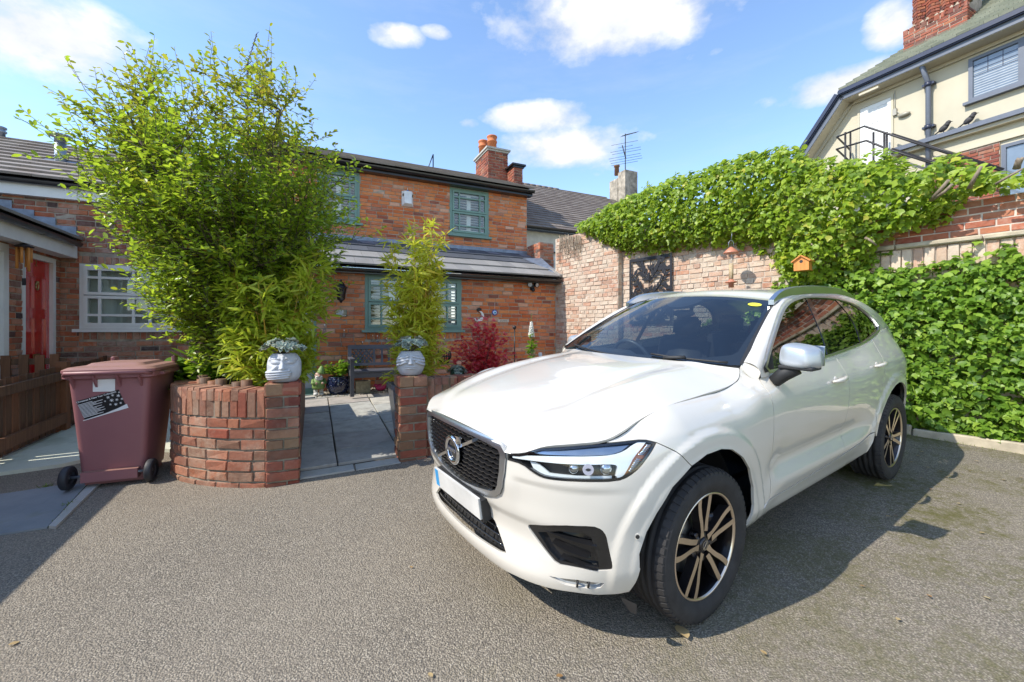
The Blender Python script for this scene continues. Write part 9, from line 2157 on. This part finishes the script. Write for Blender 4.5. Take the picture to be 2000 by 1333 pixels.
# television aerials
def aerial(name, lab, P, mast_top, boom_dir, elems, boomL, tiltz=0.0, refl=True, mast_r=.018):
    th = thing(name, lab, 'aerial', P); mb = MB(); mb.tube([(0, 0, 0), (0, 0, mast_top)], mast_r, 7); mb.build('mast', M_DARKMETAL, th)
    b = unitv(np.array([boom_dir[0], boom_dir[1], tiltz])); s_ = unitv(np.cross(b, UP)); c = np.array([0, 0, mast_top - .05]); mb = MB(); mb.tube([c - b * boomL * .2, c + b * boomL * .8], .011, 6); mb.build('boom', M_DARKMETAL, th)
    for k in range(elems):
        p = c - b * boomL * .15 + b * boomL * .95 * k / (elems - 1); l = .30 - .012 * k; mb = MB(); mb.tube([p - s_ * l / 2, p + s_ * l / 2], .0055, 5); mb.build('element', M_DARKMETAL, th)
    return th, c, b, s_
d1 = A_(fac(1222, 330, -4.6)[0], -4.62); zt1_ = fac(1222, 262, -4.62)[1]; zb1 = zt1 - .5
ae, c_, b_, s_ = aerial('tv_aerial', 'television aerial with long rods on the rendered chimney', d1 + UP * zb1, zt1_ - zb1, (.80, .55), 11, .95, .42)
for k, (dz, l) in enumerate(((-.35, 1.0), (-.62, 1.15), (-.72, 1.1), (-.86, 1.2), (-.96, 1.2), (-1.06, 1.2), (-1.14, 1.0), (-.50, .55))):
    mb = MB(); o = np.array([0, 0, zt1_ - zb1 + dz]) + b_ * (.06 * (k % 3) - .05); d = unitv(np.array([s_[0] * .6 + .6, s_[1] * .6 + .3, .10])); mb.tube([o - d * l * .5, o + d * l * .5], .007, 5); mb.build('long_rod', M_DARKMETAL, ae)
mb = MB(); mb.tube([(-.12, 0, zt1_ - zb1 - .45), (.02, 0, zt1_ - zb1 - .95)], .02, 6); mb.build('brace', M_DARKMETAL, ae)
q2 = A_(fac(484, 180, -3.8)[0], -3.8); z2t = fac(484, 118, -3.8)[1]
a2, c_, b_, s_ = aerial('tv_aerial', 'television aerial on a tall mast behind the big shrub', q2 + UP * 6.0, z2t - 6.0, (.15, .2), 9, 1.05, 1.0)
for dz, l in ((-.02, .62), (-.12, .62), (-.22, .62)):
    mb = MB(); o = np.array([0, 0, z2t - 6.0 + dz]) - b_ * .15; mb.tube([o - s_ * l * .5, o + s_ * l * .5], .008, 5); mb.build('reflector_rod', M_DARKMETAL, a2)
# leaves and bits on the tarmac, weeds
M_DRY = leaf_mat('dry_leaf', [(0, (.30, .15, .05)), (.5, (.46, .30, .12)), (1, (.60, .48, .26))], .7, .2)
rs = np.random.RandomState(10)
LV = [(1322, 1226, .10), (1790, 892, .07), (1800, 884, .09), (1806, 914, .07), (1785, 905, .06), (1840, 925, .06), (1850, 935, .05), (1902, 902, .06), (1895, 922, .05), (1960, 940, .06), (1815, 957, .05), (1795, 935, .05), (1745, 1010, .05), (1740, 1012, .06), (1485, 1275, .05), (1755, 1212, .05), (1810, 1165, .05), (1935, 1175, .05), (800, 1110, .04), (1990, 935, .05), (1100, 1325, .05), (15, 1265, .06), (845, 1328, .05), (1870, 985, .05), (1925, 1045, .05), (1690, 1150, .04), (520, 948, .05), (310, 932, .06), (268, 938, .05)]
for i, (x, y, s_) in enumerate(LV):
    g = on_ground(x, y); a = rs.uniform(0, 6.28); me = leaf_mesh('fallen_leaf', np.zeros((1, 3)), np.array([[.1, .1, 1.0]]), np.array([[math.cos(a), math.sin(a), .05]]), np.array([s_ * (.62 if i else .95)]), LEAF_OVAL, M_DRY, 1.4); me.transform(Matrix.Scale(1, 4)); o = bpy.data.objects.new('fallen_leaf', me); o.location = (g[0], g[1], gz(g[0], g[1]) + .012); link(o)
    lab = 'orange dry leaf lying against the front tyre' if i == 0 else 'dry brown leaf lying on the tarmac'
    tag(o, lab, 'leaf', None if i == 0 else 'dry leaves lying on the tarmac')
def tuft(pts, n, h, mat, name, seed):
    rs = np.random.RandomState(seed); pts = np.asarray(pts); L = np.concatenate([[0], np.cumsum(np.linalg.norm(np.diff(pts, axis=0), axis=1))]); t = rs.uniform(0, L[-1], n); P = np.stack([np.interp(t, L, pts[:, k]) for k in range(2)], 1) + rs.normal(0, .012, (n, 2)); P3 = np.array([(p[0], p[1], gz(p[0], p[1]) + .004) for p in P])
    T = UP[None] * .8 + rs.normal(0, .5, (n, 3)); return tag(bpy.data.objects.new(name, leaf_mesh(name, P3, rs.normal(0, 1, (n, 3)), T, rs.uniform(.3, 1, n) * h, LEAF_LANCE, mat, 1.3)), kind='stuff')
M_WEED = leaf_mat('weed', [(0, (.10, .16, .02)), (1, (.24, .33, .05))], .5, .3)
for pts, n, h, sd in (([e0[:2], e3[:2]], 60, .035, 1), ([gp(85, 955)[:2], gp(100, 952)[:2]], 40, .05, 2), ([gp(130, 990)[:2], gp(140, 985)[:2]], 40, .04, 3), ([gp(0, 966)[:2], gp(119, 952)[:2]], 60, .02, 4), ([Wp(1.5, .05)[:2], Wp(9, .05)[:2]], 900, .035, 5), ([WG(-5.35, 4.11)[:2], WG(-6.15, 3.52)[:2]], 60, .02, 6), ([WG(-6.9, .3)[:2], WG(-7.85, 3.0)[:2]], 10, .03, 7)):
    link(tuft(pts, n, h, M_WEED, 'weeds', sd))
